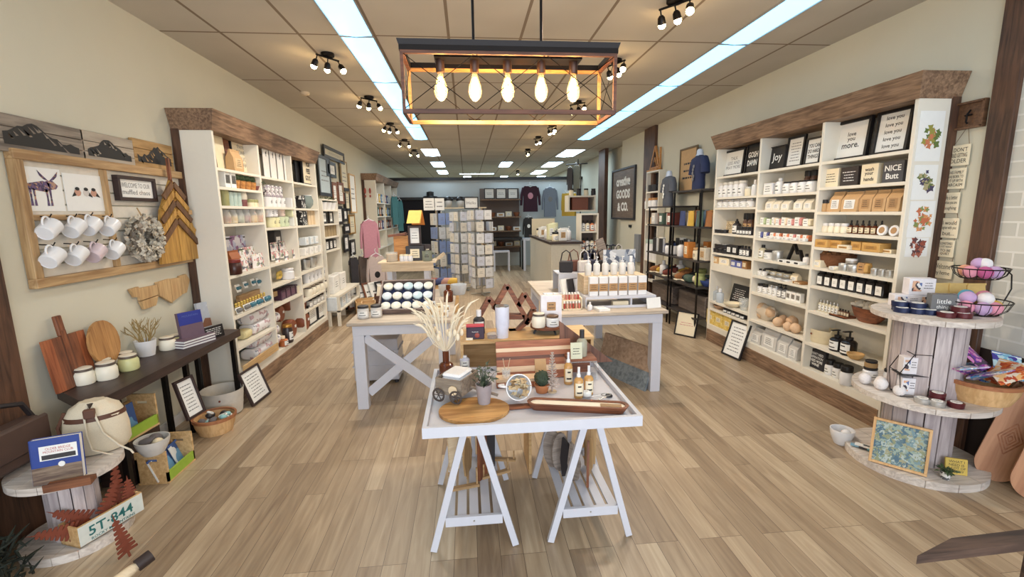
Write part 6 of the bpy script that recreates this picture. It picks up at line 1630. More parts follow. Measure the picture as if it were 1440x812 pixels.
# ------------------------------------------------------------------ right wall beyond the shelving
ya,za=RWY(863,246);yb,zb=RWY(896,232);z0=RWY(880,309)[1];z1=RWY(880,236)[1]
sgn=framed(abs(ya-yb),z1-z0,fw=.035,fd=.04,fmat=charcoal,pmat=WOOD('sign_board',(96,82,72),(122,106,94),'x',4),text='creative\nGOODS\n& CO.',th=.8,inkm=paper,bold=.05)
put(sgn,(XR-.002,(ya+yb)/2,z0),FR,'large dark framed sign reading creative GOODS on the right wall')
# white shelf tower left of the merchandise racks
def tower(y0,y1,xf,zs,lab,h=None):
    ps=[part('upright',B(shelfwhite).box((xf,y-.012,0),(XR-.005,y+.012,max(zs))))for y in(y0,y1)]
    ps+=[part('shelf',B(shelfwhite).box((xf-.002,y0+.013,z-.022),(XR-.006,y1-.013,z)))for z in zs]+[part('back_panel',B(darkwall).box((XR-.0055,y0,0),(XR-.001,y1,max(zs))))]
    multi('open_shelf',ps,lab,'shelf',(0,0,0))
ty0,ty1=sorted((Yp(908,2.98,1.6),Yp(925,2.98,1.6)))
def RZ(px,py,x=3.0):return at(px,py,x=x).z
tz=[RZ(922,y)for y in(240,269,294,316,368)]
tower(ty0,ty1,2.98,tz+[.4],'white open shelf tower with dark back beside the clothing racks')
def onR(px0,px1,z,pt,mk,lab,x=3.05,rz=FR,n=1,group=None):
    ya_,yb_=Yp(px0,x,z),Yp(px1,x,z);W=abs(ya_-yb_);h=max(.03,at((px0+px1)/2,pt,x=x).z-z)
    for i in range(n):put(mk(min(round(W/n*.9,3),.5),round(h,3)),(x,max(ya_,yb_)-W*(i+.5)/n,z+.001),rz,(ordn(i,n)+' of ' if n>1 else '')+lab,group or(lab if n>1 else None))
def easel(w,h):
    b=B(honey);w*=.8
    for s in(-1,1):b.bar((s*w/2,0,0),(0,0,h),.03)
    b.bar((-w/2,0,h*.15),(w/2,0,h*.15),.025);b.bar((-w*.3,0,.0),(0,0,h*.55),.02);b.bar((w*.3,0,0),(0,0,h*.55),.02);b.box((-w/2,-.06,0),(w/2,.04,.03));b.bar((w/2,0,0),(w/2,0,h*.9),.025)
    return proto('wooden_mountain','ornament',[part('frame',b)])
onR(908,935,tz[0],206,easel,'honey wood mountain ornament on top of the white shelf tower',x=3.06)
for j,(m1,m2)in enumerate(((charcoal,cream),(whiteceramic,honey),(kraft,whiteceramic),(whiteceramic,M('aqua_tin',(0,0,0))))):
    onR(909,924,tz[j+1],[249,275,300,330][j],(lambda w,h:jar(min(w/2,.06),h*.8,m1,m2,None))if j%2 else(lambda w,h:mug(min(w/2,.055),min(h,.11),m1)),['mugs on the top level','candles on the second level','mugs on the third level','jars on the fourth level'][j]+' inside the white shelf tower',n=3,x=3.05)
# clothing racks: black shelving with goods, busts with shirts
def torso(m,pr,wd=.34):
    b=B(m);n=22
    P=[(.12,0,1.15),(.125,.06,1.1),(.115,.16,1.15),(.13,.27,1.25),(.145,.34,1.35),(.13,.39,1.4),(.06,.425,1.2)]
    vs=[(r*sx*math.cos(2*PI*k/n),r*.62*math.sin(2*PI*k/n),z)for r,z,sx in P for k in range(n)]
    b.add(vs,[(j*n+k,j*n+(k+1)%n,(j+1)*n+(k+1)%n,(j+1)*n+k)for j in range(len(P)-1)for k in range(n)])
    for s in(-1,1):b.tube([(s*.14,0,.37),(s*.2,0,.3),(s*.215,-.005,.2)],[.06,.058,.06],n=12)
    nk=B(M('bust_white',(206,216,232),.5)).lathe([(.06,.42),(.045,.44),(.042,.48),(.03,.5),(.0001,.505)],None,16)
    g=B(pr);
    for k in range(5):g.ball((.02*math.sin(k*2),-.086,.13+.04*k),.028,n=8,m=6,sc=(1.2,.15,.8))
    return proto('mannequin_bust','mannequin',[part('shirt',b),part('neck',nk),part('shirt_print',g)])
zb1=RZ(985,267,2.85);zb2=RZ(945,290,2.85)
put(torso(navy,greyink),(2.9,Yp(983,2.9,zb1+.2),zb1),FR-.1,'bust in a navy printed t-shirt on top of the right merchandise rack',s=(.9,.9,1))
put(torso(M('grey_shirt',(84,88,98),.85),paper),(2.9,Yp(940,2.9,zb2+.2),zb2),FR-.1,'bust in a dark grey t-shirt, left of the navy one',s=(.9,.9,1))
def blackrack(y0,y1,zs,lab):
    ps=[part('post',B(blackmetal).bar((x,y,0),(x,y,max(zs)),.018))for x in(2.72,XR-.03)for y in(y0,y1)]
    ps+=[part('shelf',B(M('rack_top',(52,46,44),.5)).box((2.7,y0-.02,z-.02),(XR-.01,y1+.02,z)))for z in zs]
    multi('metal_rack',ps,lab,'shelving unit')
rz=[RZ(960,y,2.72)for y in(318,363,412)]
blackrack(5.16,5.86,[.24,.62,rz[1],rz[0]+.0,zb1],'black metal merchandise rack directly left of the right shelving')
blackrack(5.95,6.68,[.24,.62,rz[1],rz[0],zb2],'black metal merchandise rack beside the white shelf tower')
def heap(y0,y1,z,n,fn,lab,x=2.8,group=None):
    for i in range(n):put(fn(n-1-i),(x+.2,y1-(y1-y0)*(i+.5)/n,z+.001),FR,ordn(i,n)+' in back row, '+lab,'back row of '+lab,s=1.3)
    for i in range(n):
        y=y1-(y1-y0)*(i+.5)/n;o=fn(i);put(o,(x+(.05*(i%2)if n>3 else .02),y,z+.001),FR,(ordn(i,n)+' of ' if n>1 else '')+lab,group or lab,s=1.25)
cols9=[M('sock_%d'%i,c,.85)for i,c in enumerate([(60,70,110),(150,100,60),(200,196,190),(40,36,40),(196,160,70),(120,60,50),(90,120,150),(170,130,120),(70,90,80)])]
heap(5.15,5.83,zb1-.17,5,lambda i:cloth_roll(.035,.13,[yellow,cols9[2],charcoal,cols9[1],cols9[3]][i]),'rolled caps under the navy bust')if 0 else None
heap(5.15,5.83,rz[0],6,lambda i:pouch(.12,.15,cols9[(i*2)%9],black,d=.06,name='fabric_hat'),'fabric hats on the top shelf of the right-hand black rack')
heap(5.98,6.66,rz[0],5,lambda i:carton(.1,.1,.13,cols9[(i*3+2)%9],paper),'boxes on the top shelf of the left-hand black rack')
heap(5.15,5.83,rz[1],6,lambda i:[bottle(.04,.17,whiteceramic,black,'screw',None),mug(.045,.09,charcoal),carton(.09,.08,.16,M('orange_pack',(190,120,50)),cream),jar(.045,.11,cream,kraft,None),mug(.045,.09,cream),carton(.11,.1,.12,M('sock_tan',(206,196,176)),kraft)][i],'goods on the middle shelf of the right-hand black rack')
heap(5.98,6.66,rz[1],6,lambda i:[book(.1,.16,.03,charcoal,paper),book(.1,.17,.03,paper,paper),book(.1,.16,.03,charcoal,paper),mug(.045,.1,M('blue_glaze',(60,80,140),.3)),jar(.04,.12,whiteceramic,charcoal,None),mug(.045,.09,whiteceramic)][i],'books and mugs on the middle shelf, left-hand black rack')
def shoe(c1,c2):
    u=B(c1).ball((0,0,.04),.05,sc=(.75,1.9,.8),n=14,m=8).lathe([(.03,.04),(.036,.09),(.03,.09)],None,12,TR(0,.05,0),cap=False)
    return proto('moccasin','shoe',[part('upper',u),part('sole',B(c2).box((-.036,-.09,0),(.036,.09,.014),bev=.005))])
heap(5.15,5.83,.62,6,lambda i:[shoe(cols9[1],cream),shoe(cols9[3],cream),cloth_roll(.05,.12,cols9[8]),cloth_roll(.05,.12,cream),jar(.05,.12,M('green_wax',(170,176,110)),M('green_wax',(0,0,0)),None),bowl(.08,.06,M('blue_glaze',(60,80,140),.3))][i],'slippers and rolls on the lower shelf, right-hand black rack',x=2.84)
heap(5.98,6.66,.62,6,lambda i:[shoe(cols9[1],cream),shoe(cols9[4],cream),bottle(.045,.16,whiteceramic,whiteceramic,'screw',None),shoe(cols9[3],charcoal),shoe(cols9[5],cream),bowl(.07,.05,cream)][i],'slippers and bottles on the lower shelf, left-hand black rack',x=2.84)
heap(5.15,5.83,.24,3,lambda i:carton(.2,.15,.2,WOOD('crate_grey',(70,60,56),(110,98,90),'x',4),None,name='storage_box'),'dark storage boxes at the bottom of the right-hand rack',x=2.9)
heap(5.98,6.66,.24,3,lambda i:carton(.2,.2,.2,WOOD('crate_grey',(0,0,0),(0,0,0)),None,name='storage_box'),'dark storage boxes at the bottom of the left-hand rack',x=2.9)
# framed art behind the busts
onR(955,980,zb1-.02,208,lambda w,h:framed(.5,h,fw=.025,fmat=M('antique_frame',(110,90,60)),pmat=kraft,nlines=3),'tan framed picture leaning on the wall behind the navy bust',x=XR-.04)
# iPad like card reader + pillar left of it, electrical box
b=B(M('panel_grey',(130,134,140),.5)).box((-.1,-.06,0),(.1,0,.5),bev=.004)
solo('electrical_panel',b,'grey metal cabinet low on the wall left of the shelf tower','cabinet',(XR-.001,Yp(899,XR,1.0),.62),FR)
b=B(black).box((-.06,-.02,0),(.06,0,.05));solo('wall_switch',b,'small black box on the wall below the framed sign','switch',(XR-.001,Yp(887,XR,1.3),RWY(887,320)[1]),FR)
# ================================================================== front trestle table
tw2=trestle_white;TZ=.70;ty0_,ty1_=1.715,2.42;tx0,tx1=-.205,.70
tp=B(tw2).box((tx0+.019,ty0_+.019,.664),(tx1-.019,ty1_-.019,.677))
rm=B(tw2)
rm.box((tx0,ty0_,.655),(tx1,ty0_+.018,TZ));rm.box((tx0,ty1_-.018,.655),(tx1,ty1_,TZ));rm.box((tx0,ty0_+.018,.655),(tx0+.018,ty1_-.018,TZ));rm.box((tx1-.018,ty0_+.018,.655),(tx1,ty1_-.018,TZ))
wmulti('display_table',[part('tabletop',tp),part('raised_rim',rm)],'white tray-topped display table in the centre foreground on two trestles','table',(.25,2.05,.655))
def trestle(xc,lab,xl,xr):
    ps=[]
    for y in(1.9,2.43):
        for s,xf in((-1,xl),(1,xr)):ps.append(part('leg',B(tw2).bar((xc+s*.018,y,.64),(xf,y,.006),.03,.022,up=(0,1,0))))
        k=.16/.64;ps.append(part('rail',B(tw2).box((xl+(xc-xl)*k+.012,y-.008,.125),(xr+(xc-xr)*k-.012,y+.008,.17)).cyl(.004,0,.002,steel,8,TR((xl+xr)/2,y-.008,.148,PI/2))))
    ps.append(part('top_bar',B(tw2).box((xc-.03,1.885,.615),(xc+.03,2.445,.6535))))
    ps.append(part('brace',B(tw2).bar((xc+.005,2.3,.615),(xc+.005,2.4,.19),.022,.03)))
    n=5;a=xl+(xc-xl)*.27+.0;b_=xr+(xc-xr)*.27
    for i in range(n):x=a+(b_-a)*(i+.5)/n;ps.append(part('slat',B(tw2).box((x-.021,1.91,.155),(x+.021,2.42,.165))))
    multi('trestle',ps,lab,'trestle',(0,0,0))
trestle(-.01,'left white trestle with slatted shelf under the front table',-.2,.18)
trestle(.535,'right white trestle with slatted shelf under the front table',.345,.725)
def woodshape(pts,t,m,nm_='wood_cutout',cat_='wood cutout'):return proto(nm_,cat_,[part('cutout',B(m).prism(pts,-t/2,t/2))])
oval=[(.05*math.cos(a),.11+.11*math.sin(a))for a in[2*PI*k/18 for k in range(18)]]
tall=[(-.03,0),(.03,0),(.035,.2),(0,.24),(-.035,.18)]
hexa=[(-.02,0),(.03,.03),(.045,.12),(.02,.2),(-.02,.22),(-.035,.1)]
for i,(x,y,pts,m,r,s)in enumerate(((.455,2.22,oval,greywood,.3,'grey oval board at the back of the right trestle shelf'),(.42,2.26,oval,greywood,-.5,'darker oval board tucked left behind the grey oval'),(.5,2.1,hexa,greywood,-.9,'grey angular board in the middle of the right trestle shelf'),(.47,2.15,hexa,charcoal,-1.0,'dark angular board beside the grey angular one'),(.57,2.08,tall,walnut_z,1.3,'narrow brown board standing on edge, right trestle'),(.6,2.16,hexa,rustic_z,.9,'honey brown board at the right of the right trestle shelf'),(.63,2.26,tall,rustic_z,.2,'tall honey board at the back right of the right trestle'),
    (-.11,2.3,tall,palewood,.5,'pale board left of the left trestle shelf'),(-.04,2.24,hexa,rustic_z,1.0,'angular honey board left of centre, left trestle'),(.04,2.2,[(-.035,0),(.035,0),(.035,.24),(-.035,.24)],walnut_z,.9,'rectangular brown board upright in the left trestle'),(.08,2.3,tall,charcoal,.4,'dark board behind the brown board, left trestle'))):
    o=put(woodshape(pts,.012,m),(x,y,.1665),r,s)
for i,(x,y,r)in enumerate(((-.06,2.12,.2),(.11,2.22,.35),(.15,2.36,-.2))):
    b=B(rustic).box((-.08,-.012,.0),(.08,.012,.014));
    for u in(-.07,.07):b.bar((u,0,.014),(u,0,.1-.02*i),.008)
    solo('wooden_peg_rack',b,['front','middle','rear'][i]+' wooden rack with upright pegs on the left trestle shelf','rack',(x,y,.1665),r,'peg racks')
TS=.6776
# round cutting board with handle
a0=at(660,583,z=TS);rb=B(WOOD('acacia',(150,104,56),(206,160,100),'x',4));ncx=.155
pts=[(ncx*math.cos(a),ncx*.82*math.sin(a))for a in[2*PI*k/30 for k in range(30)]]
rb.prism([(x,z)for x,z in pts],0,.014,T=rotm(PI/2,0,0));rb.box((.14,-.018,-.0139),(.27,.018,-.0001),T=TR(0,0,0))if 0 else None
bd=part('board',rb);rb.v=[(x,y,z+.0)for x,y,z in rb.v]
lo_z=min(v[2]for v in rb.v)
hb=B(walnut).box((.14,-.02,lo_z),(.29,.02,lo_z+.0139),bev=.005)
multi('round_cutting_board',[part('board',rb),part('handle',hb)],'round acacia cutting board with handle lying at the front left of the table','cutting board',(.005,1.895,TS-lo_z),.06)
# toy wagon
grw=WOOD('barn_grey',(110,96,84),(150,136,120),'x',6)
b=B(grw);W,Dp,Hh=.13,.16,.075
b.box((-W/2,-Dp/2,.03),(W/2,Dp/2,.038))
for s in(-1,1):b.box((-W/2,s*Dp/2-.004,.03),(W/2,s*Dp/2+.004,.03+Hh));b.box((s*W/2-.004,-Dp/2,.03),(s*W/2+.004,Dp/2,.03+Hh))
wm=[]
for sx_,sy_ in((-1,-1),(-1,1),(1,-1),(1,1)):
    T=TR(sx_*.045,sy_*(Dp/2+.016),.03,PI/2);w_=B(M('wheel_iron',(70,60,56),.6)).tube([(.028*math.cos(a),.028*math.sin(a),0)for a in[k*PI/10 for k in range(20)]],.005,closed=True,T=T,n=6)
    for k in range(6):w_.tube([(0,0,0),(.028*math.cos(k*PI/3),.028*math.sin(k*PI/3),0)],.0022,n=4,T=T)
    wm.append(part('wheel',w_))
wm.append(part('handle',B(grw).bar((.07,.0,.05),(.2,.02,.02),.01)));wm.append(part('medallion',B(palewood).cyl(.022,0,.005,T=TR(.03,-Dp/2-.012,.06,PI/2)),'round pale wooden tag'))
multi('toy_wagon',[part('box',b)]+wm,'small grey wooden toy wagon holding a white towel on the front table','toy wagon',(-.07,2.06,TS+.014),-.5)
solo('folded_towel',B(M('towel_white',(226,226,228),.9,bump=.3,scale=150)).box((-.055,-.07,0),(.055,.07,.04),bev=.012).box((-.05,-.06,.04),(.05,.065,.06),bev=.01),'white patterned towel folded inside the grey toy wagon','towel',(-.07,2.06,TS+.075),-.5)
stand(669,693,572,540,TS+.014,lambda w,h:potted(w/2,h,M('grey_clay',(150,140,142),.7),'leaves',.08,5,leaf=M('dusty_green',(66,80,62))),'grey clay pot with small dark green plant on the front table')
# tipped white cup with dried flowers
cup=B(whiteceramic).lathe([(.03,0),(.04,.01),(.058,.07),(.06,.09),(.056,.09),(.036,.012),(.0001,.01)],None,28,cap=False).lathe([(.0001,0),(.03,0)],None,28,cap=False)
hd=B(whiteceramic).tube([(-.05-.032*math.sin(a),0,.045-.03*math.cos(a))for a in[k*PI/8 for k in range(9)]],.006)
df=B(M('dried_petals',(196,168,128),.9));d2=M('dried_pale',(214,196,160),.9);rnd=random.Random(8)
for k in range(46):
    r=.045*rnd.random()**.5;a=rnd.random()*6.28;T=TR(r*math.cos(a),r*math.sin(a),.07+.04*rnd.random())@rotm(rnd.uniform(0,6),rnd.uniform(0,6),0)
    df.add([(-.014,-.008,0),(.014,-.01,.004),(.016,.008,0),(-.012,.01,.005)],[(0,1,2,3)],None if k%2 else d2,T)
a=at(727,576,z=TS)
o=multi('tipped_cup',[part('cup',cup),part('handle',hd),part('dried_flowers',df,'dried beige petals')],'large white cup tipped on its side spilling dried flowers','cup',(a.x,2.03,TS+.064));o.rotation_euler=(R_(78),.1,.15)
stand(751,773,556,540,TS,lambda w,h:potted(w/2,h,M('terracotta',(176,112,70),.7),'ball',.065,4,leaf=M('cactus',(50,62,44),.8)),'small round dark green cactus in a terracotta pot on the front table')
tr=B(M('tree_grey',(176,160,150),.8));hh=.2
for k in range(13):
    z=.03+hh*.88*k/13;r=.037*(1-k/15)
    for q in range(5):a=q*2*PI/5+k*.6;tr.tube([(0,0,z),(r*math.cos(a),r*math.sin(a),z+.008)],[.0035,.002],n=4)
tr.tube([(0,0,.0),(0,0,hh)],[.005,.003],n=6)
p,_,_=spot(766,787,556,490,TS);multi('wooden_bottlebrush_tree',[part('branches',tr),part('base',B(palewood).cyl(.022,0,.006))],'small pale wooden tree ornament with radiating sticks, centre of the front table','ornament',p)
# long dough bowl candle
q0,q1=at(752,572,z=TS),at(884,586,z=TS);v=Vector((.66,1.80,0))-Vector((.25,1.90,0));L_=v.length+.02
def stadium(L,w,n=10):return[(L/2-w/2+w/2*math.sin(a),w/2*math.cos(a))for a in[PI*k/n for k in range(n+1)]]+[(-L/2+w/2-w/2*math.sin(a),-w/2*math.cos(a))for a in[PI*k/n for k in range(n+1)]]
b=B(walnut);lo_,hi_=stadium(L_*.9,.045),stadium(L_,.085);N=len(lo_);inn=stadium(L_-.03,.06)
b.add([(x,y,0)for x,y in lo_]+[(x,y,.035)for x,y in hi_]+[(x,y,.035)for x,y in inn]+[(x,y,.026)for x,y in inn],[tuple(reversed(range(N)))]+[(i+j*N,(i+1)%N+j*N,(i+1)%N+N+j*N,i+N+j*N)for j in range(3)for i in range(N)])
wx=B(ivory);wx.add([(x,y,.0285)for x,y in inn],[tuple(range(N))]);wx.box((.1,-.014,.029),(.19,.014,.031),rustic)
multi('dough_bowl_candle',[part('bowl',b),part('wax',wx,'cream wax filling')],'long narrow wooden dough bowl filled with cream wax, front right of the table','candle',(.455,1.85,TS),math.atan2(v.y,v.x))
# striped cutting board leaning
sbm=[WOOD('cherry_x',(138,76,50),(176,112,78),'x',5),WOOD('maple_x',(214,184,150),(232,206,176),'x',5),WOOD('walnut_x',(84,50,38),(112,70,52),'x',5),WOOD('cherry_x',(0,0,0),(0,0,0))]
def stripes(w,h):
    b=B()
    for z0,z1,m in((0,.2,0),(.2,.34,1),(.34,.52,0),(.52,.6,2),(.6,.72,0),(.72,.82,1),(.82,1,0)):b.box((-w/2,-.012,h*z0),(w/2,.012,h*z1),sbm[m])
    tg=B(kraft).box((.0,-.016,h*.12),(.06,-.014,h*.5))
    return proto('striped_board','cutting board',[part('board',b),part('tag',tg)])
put(stripes(.4,.2),(.33,2.26,TS),0,'striped cherry and maple cutting board propped in the middle of the front table',rot=(-.35,0,.03))
bx_=B(sbm[0]).box((-.13,-.035,0),(.13,.035,.03),bev=.003).box((-.13,-.035,.03),(.13,.035,.045),sbm[1])
solo('wooden_block_tray',bx_,'low striped wooden tray in front of the propped cutting board','tray',(.25,2.18,TS))
solo('reed_cup',B(glass).lathe([(.02,0),(.022,.045),(.02,.045),(.019,.003)],None,14,cap=False).tube([(0,0,.005),(.02,0,.1)],.0015,palewood).tube([(0,0,.005),(-.015,0,.1)],.0015,palewood),'little glass diffuser with reeds on the low striped tray','diffuser',(.17,2.17,TS+.0455))
oil=M('amber_oil',(196,150,90),.2)
for(x0,x1,pb,pt,s)in((793,805,542,496,'clear spray bottle of amber oil left behind the pair, front table'),(807,820,562,517,'left of the front pair of amber oil spray bottles'),(821,834,557,515,'right of the front pair of amber oil spray bottles')):
    stand(x0,x1,pb,pt,TS,lambda w,h:bottle(w/2,h,oil,whiteceramic,'spray',cream,neck=.35),s)
rs=B(paper)
for k in range(9):a=k*.7;rs.ball((.012*math.cos(a),.012*math.sin(a),.018),.014,sc=(1,.4,1),T=rotm(0,0,a),n=8,m=6)
p,_,_=spot(817,831,562,548,TS);solo('paper_rosette',rs,'white paper rosette before the amber oil bottles','ornament',p)
g=B(steel).tube([(.022*math.cos(a),.016*math.sin(a),.012)for a in[k*PI/8 for k in range(16)]],.0022,closed=True);g.tube([(-.022,0,.012),(-.09,.005,.003)],.0018);g.tube([(.005,-.015,.012),(-.06,-.04,.003)],.0018);g.box((.0,-.01,0),(.03,.012,.012),charcoal,bev=.003)
p=at(852,559,z=TS);solo('wick_trimmer',g,'thin metal wick trimmer lying at the right of the front table','tool',(p.x,p.y,TS+.001))
# acrylic riser with tilted dark corner sign
ac=B(CLEAR('acrylic',(225,230,232),.25,.05));ac.box((-.075,-.06,.1),(.075,.06,.104));ac.box((-.075,-.06,0),(-.071,.06,.1));ac.box((.071,-.06,0),(.075,.06,.1))
solo('acrylic_riser',ac,'clear acrylic riser under the bottle with tag, right of the front table','riser',(.565,2.25,TS))
bw_=B(walnut).box((-.075,-.055,0),(.075,.055,.012))
solo('wooden_slab',bw_,'thin dark wooden slab on the clear acrylic riser','board',(.565,2.25,TS+.1045))
tri=B(WOOD('triangle_brown',(84,52,40),(128,86,66),'z',5)).prism([(-.09,0),(.2,0),(-.1,.24)],-.006,.006)
o=solo('triangular_board',tri,'dark brown triangular board standing behind the tagged bottle','board',(.57,2.33,TS+.05));
solo('riser_block',B(walnut).box((-.07,-.012,0),(.07,.012,.0495)),'small dark block supporting the triangular board','block',(.57,2.335,TS))
put(bottle(.028,.14,CLEAR('oil_clear',(190,190,170),.6),charcoal,'screw',None,neck=.35),(.575,2.25,TS+.117),0,'clear round-capped bottle with cream tag on the wooden slab')
solo('paper_tag',B(M('sage_tag',(206,204,176))).box((-.03,-.001,0),(.03,.001,.085)).lines(-.02,.02,.02,.06,-.002,3),'cream-green tag leaning on the round-capped bottle','tag',(.535,2.2,TS+.117),rx=-.1)
# riser shelf of pine at the back of the table
RZt=.835
rp=[part('top',B(pine).box((-.06,2.46,RZt-.016),(.7,2.74,RZt)))]+[part('side',B(pine).box((x,2.47,0),(x+.016,2.73,RZt-.016)))for x in(-.06,.32,.684)]+[part('lower_shelf',B(pine).box((-.044,2.47,.5),(.684,2.73,.515)))]+[part('back',B(pine).box((-.06,2.724,.45),(.7,2.74,RZt-.016)))]
wmulti('pine_shelf_crate',rp,'long pine shelf crate directly behind the front table','crate',(.32,2.6,0))
RB_=RZt+.0004
def onrise(x0,x1,pb,pt,mk,s,y=2.52,**k):
    xa,xb=Xp(x0,y,RZt),Xp(x1,y,RZt);h=at((x0+x1)/2,pt,y=y).z-RZt
    return put(mk(round(xb-xa,3),round(h,3)),((xa+xb)/2,y,RB_),k.get('rz',0),s,cat=k.get('cat'),name=k.get('name'))
onrise(656,681,490,457,lambda w,h:proto('tea_bag','bag',[part('bag_body',B(M('tea_dark',(56,40,58),.5)).box((-w/2,-.025,0),(w/2,.025,h*.9),bev=.004).ball((w*.1,-.026,h*.3),w*.14,M('berry',(150,70,60)),sc=(1,.2,1),n=8,m=6).text('Kootenay',h*.1,0,-.026,h*.55,paper,w=w*.6)),part('top_seal',B(M('seal_red',(190,64,76))).box((-w/2,-.024,h*.9),(w/2,.024,h)))]),'dark purple tea bag with red top on the pine shelf crate')
onrise(666,682,470,436,lambda w,h:bottle(w/2,h,charcoal,whiteceramic,'screw',paper,neck=.3),'black and white bottle standing behind the purple tea bag',y=2.62)
onrise(684,702,495,468,lambda w,h:proto('matches_jar','jar',[part('glass',B(glass).lathe([(w*.45,0),(w*.48,h*.8),(w*.3,h)],None,16)),part('contents',B(M('brown_sticks',(120,76,50))).cyl(w*.4,.003,h*.35))]),'small glass jar with brown contents right of the tea bag')
onrise(697,716.5,484,430,lambda w,h:proto('tumbler','tumbler',[part('cup',B(M('tumbler_white',(222,224,238),.3)).lathe([(w*.42,0),(w*.44,h*.3),(w*.5,h*.34),(w*.5,h*.97)],None,24)),part('lid',B(steel).lathe([(w*.49,h*.97),(w*.49,h),(w*.3,h)],None,24))]),'tall slim white tumbler on the pine shelf crate')
onrise(655,665,490,475,lambda w,h:carton(w,.03,h,cream,paper),'tiny cream box left of the purple tea bag',y=2.5)
# mountain shelf ornament
def mpt(x,y):q=at(640+x/7.38,390+y/7.38,y=2.68);return(q.x,q.z)
mb_=B(walnut);Y_=2.68
for P in([(240,420),(350,220),(440,330)],[(400,330),(540,85),(750,450)],[(650,290),(722,175),(820,330),(730,480)],[(750,450),(650,600),(560,600)],[(540,405),(715,405)]):
    W3=[mpt(*p)for p in P]
    for i in range(len(W3)-1):mb_.bar((W3[i][0],Y_,W3[i][1]),(W3[i+1][0],Y_,W3[i+1][1]),.028,.06,up=(0,1,0))
q=mpt(600,600);mb_.v=[(x,y,max(z,RZt+.001))for x,y,z in mb_.v]
wmulti('mountain_shelf',[part('frame',mb_)],'dark wood mountain-shaped wall shelf standing on the pine crate','ornament',(q[0],Y_,RZt))
cs=[part('plate',B(walnut).cyl(.1,.032,.046,None,32)),part('foot_ring',B(black).cyl(.085,.026,.032,None,24))]+[part('leg',B(black).tube([(.07*math.cos(a),.07*math.sin(a),.03),(.088*math.cos(a),.088*math.sin(a),.015),(.092*math.cos(a),.092*math.sin(a),.003)],.006))for a in(.4,1.97,3.54,5.1)]
x_=Xp(771,2.56,RZt);multi('cake_stand',cs,'round dark wooden pedestal board on black feet holding candle jars','stand',(x_,2.6,RB_))
zc=RZt+.047
def oncs(x0,x1,pt,mk,s,y):xa,xb=Xp(x0,y,zc),Xp(x1,y,zc);put(mk(xb-xa,at((x0+x1)/2,pt,y=y).z-zc),((xa+xb)/2,y,zc),0,s)
oncs(748,767,440,lambda w,h:mason(w/2,h,ivory),'cream lidded candle jar on the left of the round pedestal board',2.55)
oncs(768,786,443,lambda w,h:jar(w/2,h,whiteceramic,M('bronze_lid',(120,96,76),.4,.5),paper),'white jar with bronze lid on the right of the pedestal board',2.55)
oncs(760,789,415,lambda w,h:carton(w,.04,h,M('kit_white',(0,0,0)),kraft2,.42,.3,lz=.62,nlines=2),'tall white box with tan square label behind the candle jars',2.63)
# amber bottle with pampas
ab=bottle(.038,.15,amber,amber,'screw',None,neck=.42,name='amber_bottle_vase',cat='vase')
put(ab,(-.135,2.33,TS),0,'brown amber glass bottle vase at the back left of the front table')
pg=B(M('pampas',(234,222,198),.95));rnd=random.Random(12)
for k in range(52):
    a=rnd.uniform(-1.3,1.2);sp_=rnd.uniform(-.12,.12);L=rnd.uniform(.16,.3);ex=math.sin(a)*L*.55;top=Vector((ex,sp_,.15+L*math.cos(a*.6)))
    mid=top*.55+Vector((0,0,.03));pg.tube([(0,0,.14),mid,top],.0015,n=4)
    r=rnd.uniform(.003,.006);pg.tube([mid*.5+top*.5,mid*.2+top*.8,top+Vector((ex*.1,0,0)),top+(top-mid)*.2+Vector((ex*.35,0,-.01))],[.002,r,r*.9,.001],n=7)
for k in range(14):a=rnd.uniform(-1.2,1.2);T_=Vector((math.sin(a)*.1,rnd.uniform(-.06,.06),.22+.06*rnd.random()));pg.tube([(0,0,.14),T_],.0012,n=4);pg.ball(T_,.013,sc=(.8,.8,1.5),n=8,m=6)
solo('pampas_grass',pg,'cream dried pampas and bunny-tail bouquet in the amber bottle','dried flowers',(-.135,2.33,TS))
stand(647,661,520,500,TS,lambda w,h:bottle(w/2,h,M('lavender_white',(200,204,222),.4),whiteceramic,'screw',paper,neck=.2),'small bluish white bottle right of the amber bottle vase')
# ================================================================== white farmhouse tables
topw=WOOD('table_top_greige',(168,154,138),(206,194,178),'x',4)
def farm(x0,x1,y0,y1,z,lab,brace=True,legsx=None):
    ps=[part('tabletop',B(topw).box((x0,y0,z-.028),(x1,y1,z),bev=.004))]
    a,b,c,d=x0+.035,x1-.035,y0+.035,y1-.035
    ap=B(tw2).box((a,c,z-.11),(b,c+.02,z-.028)).box((a,d-.02,z-.11),(b,d,z-.028)).box((a,c+.02,z-.11),(a+.02,d-.02,z-.028)).box((b-.02,c+.02,z-.11),(b,d-.02,z-.028));ps.append(part('apron',ap))
    for x in(a,b-.085):
        for y in(c,d-.085):ps.append(part('leg',B(tw2).box((x,y,0),(x+.085,y+.085,z-.11),bev=.003)))
    if brace:
        zt_,zb_=z-.13,.12
        ps.append(part('cross_brace',B(tw2).bar((a+.085,c+.03,zt_),(b-.085,c+.03,zb_),.02,.07,up=(0,0,1)).bar((a+.085,c+.052,zb_),(b-.085,c+.052,zt_),.02,.07,up=(0,0,1))))
    multi('farmhouse_table',ps,lab,'table',(0,0,0))
farm(-.95,-.14,3.5,5.0,.72,'white cross-braced farmhouse table on the left of the centre aisle')
farm(.70,1.64,3.55,5.4,.72,'white farmhouse table on the right of the centre aisle',brace=False)
FZ=.7205
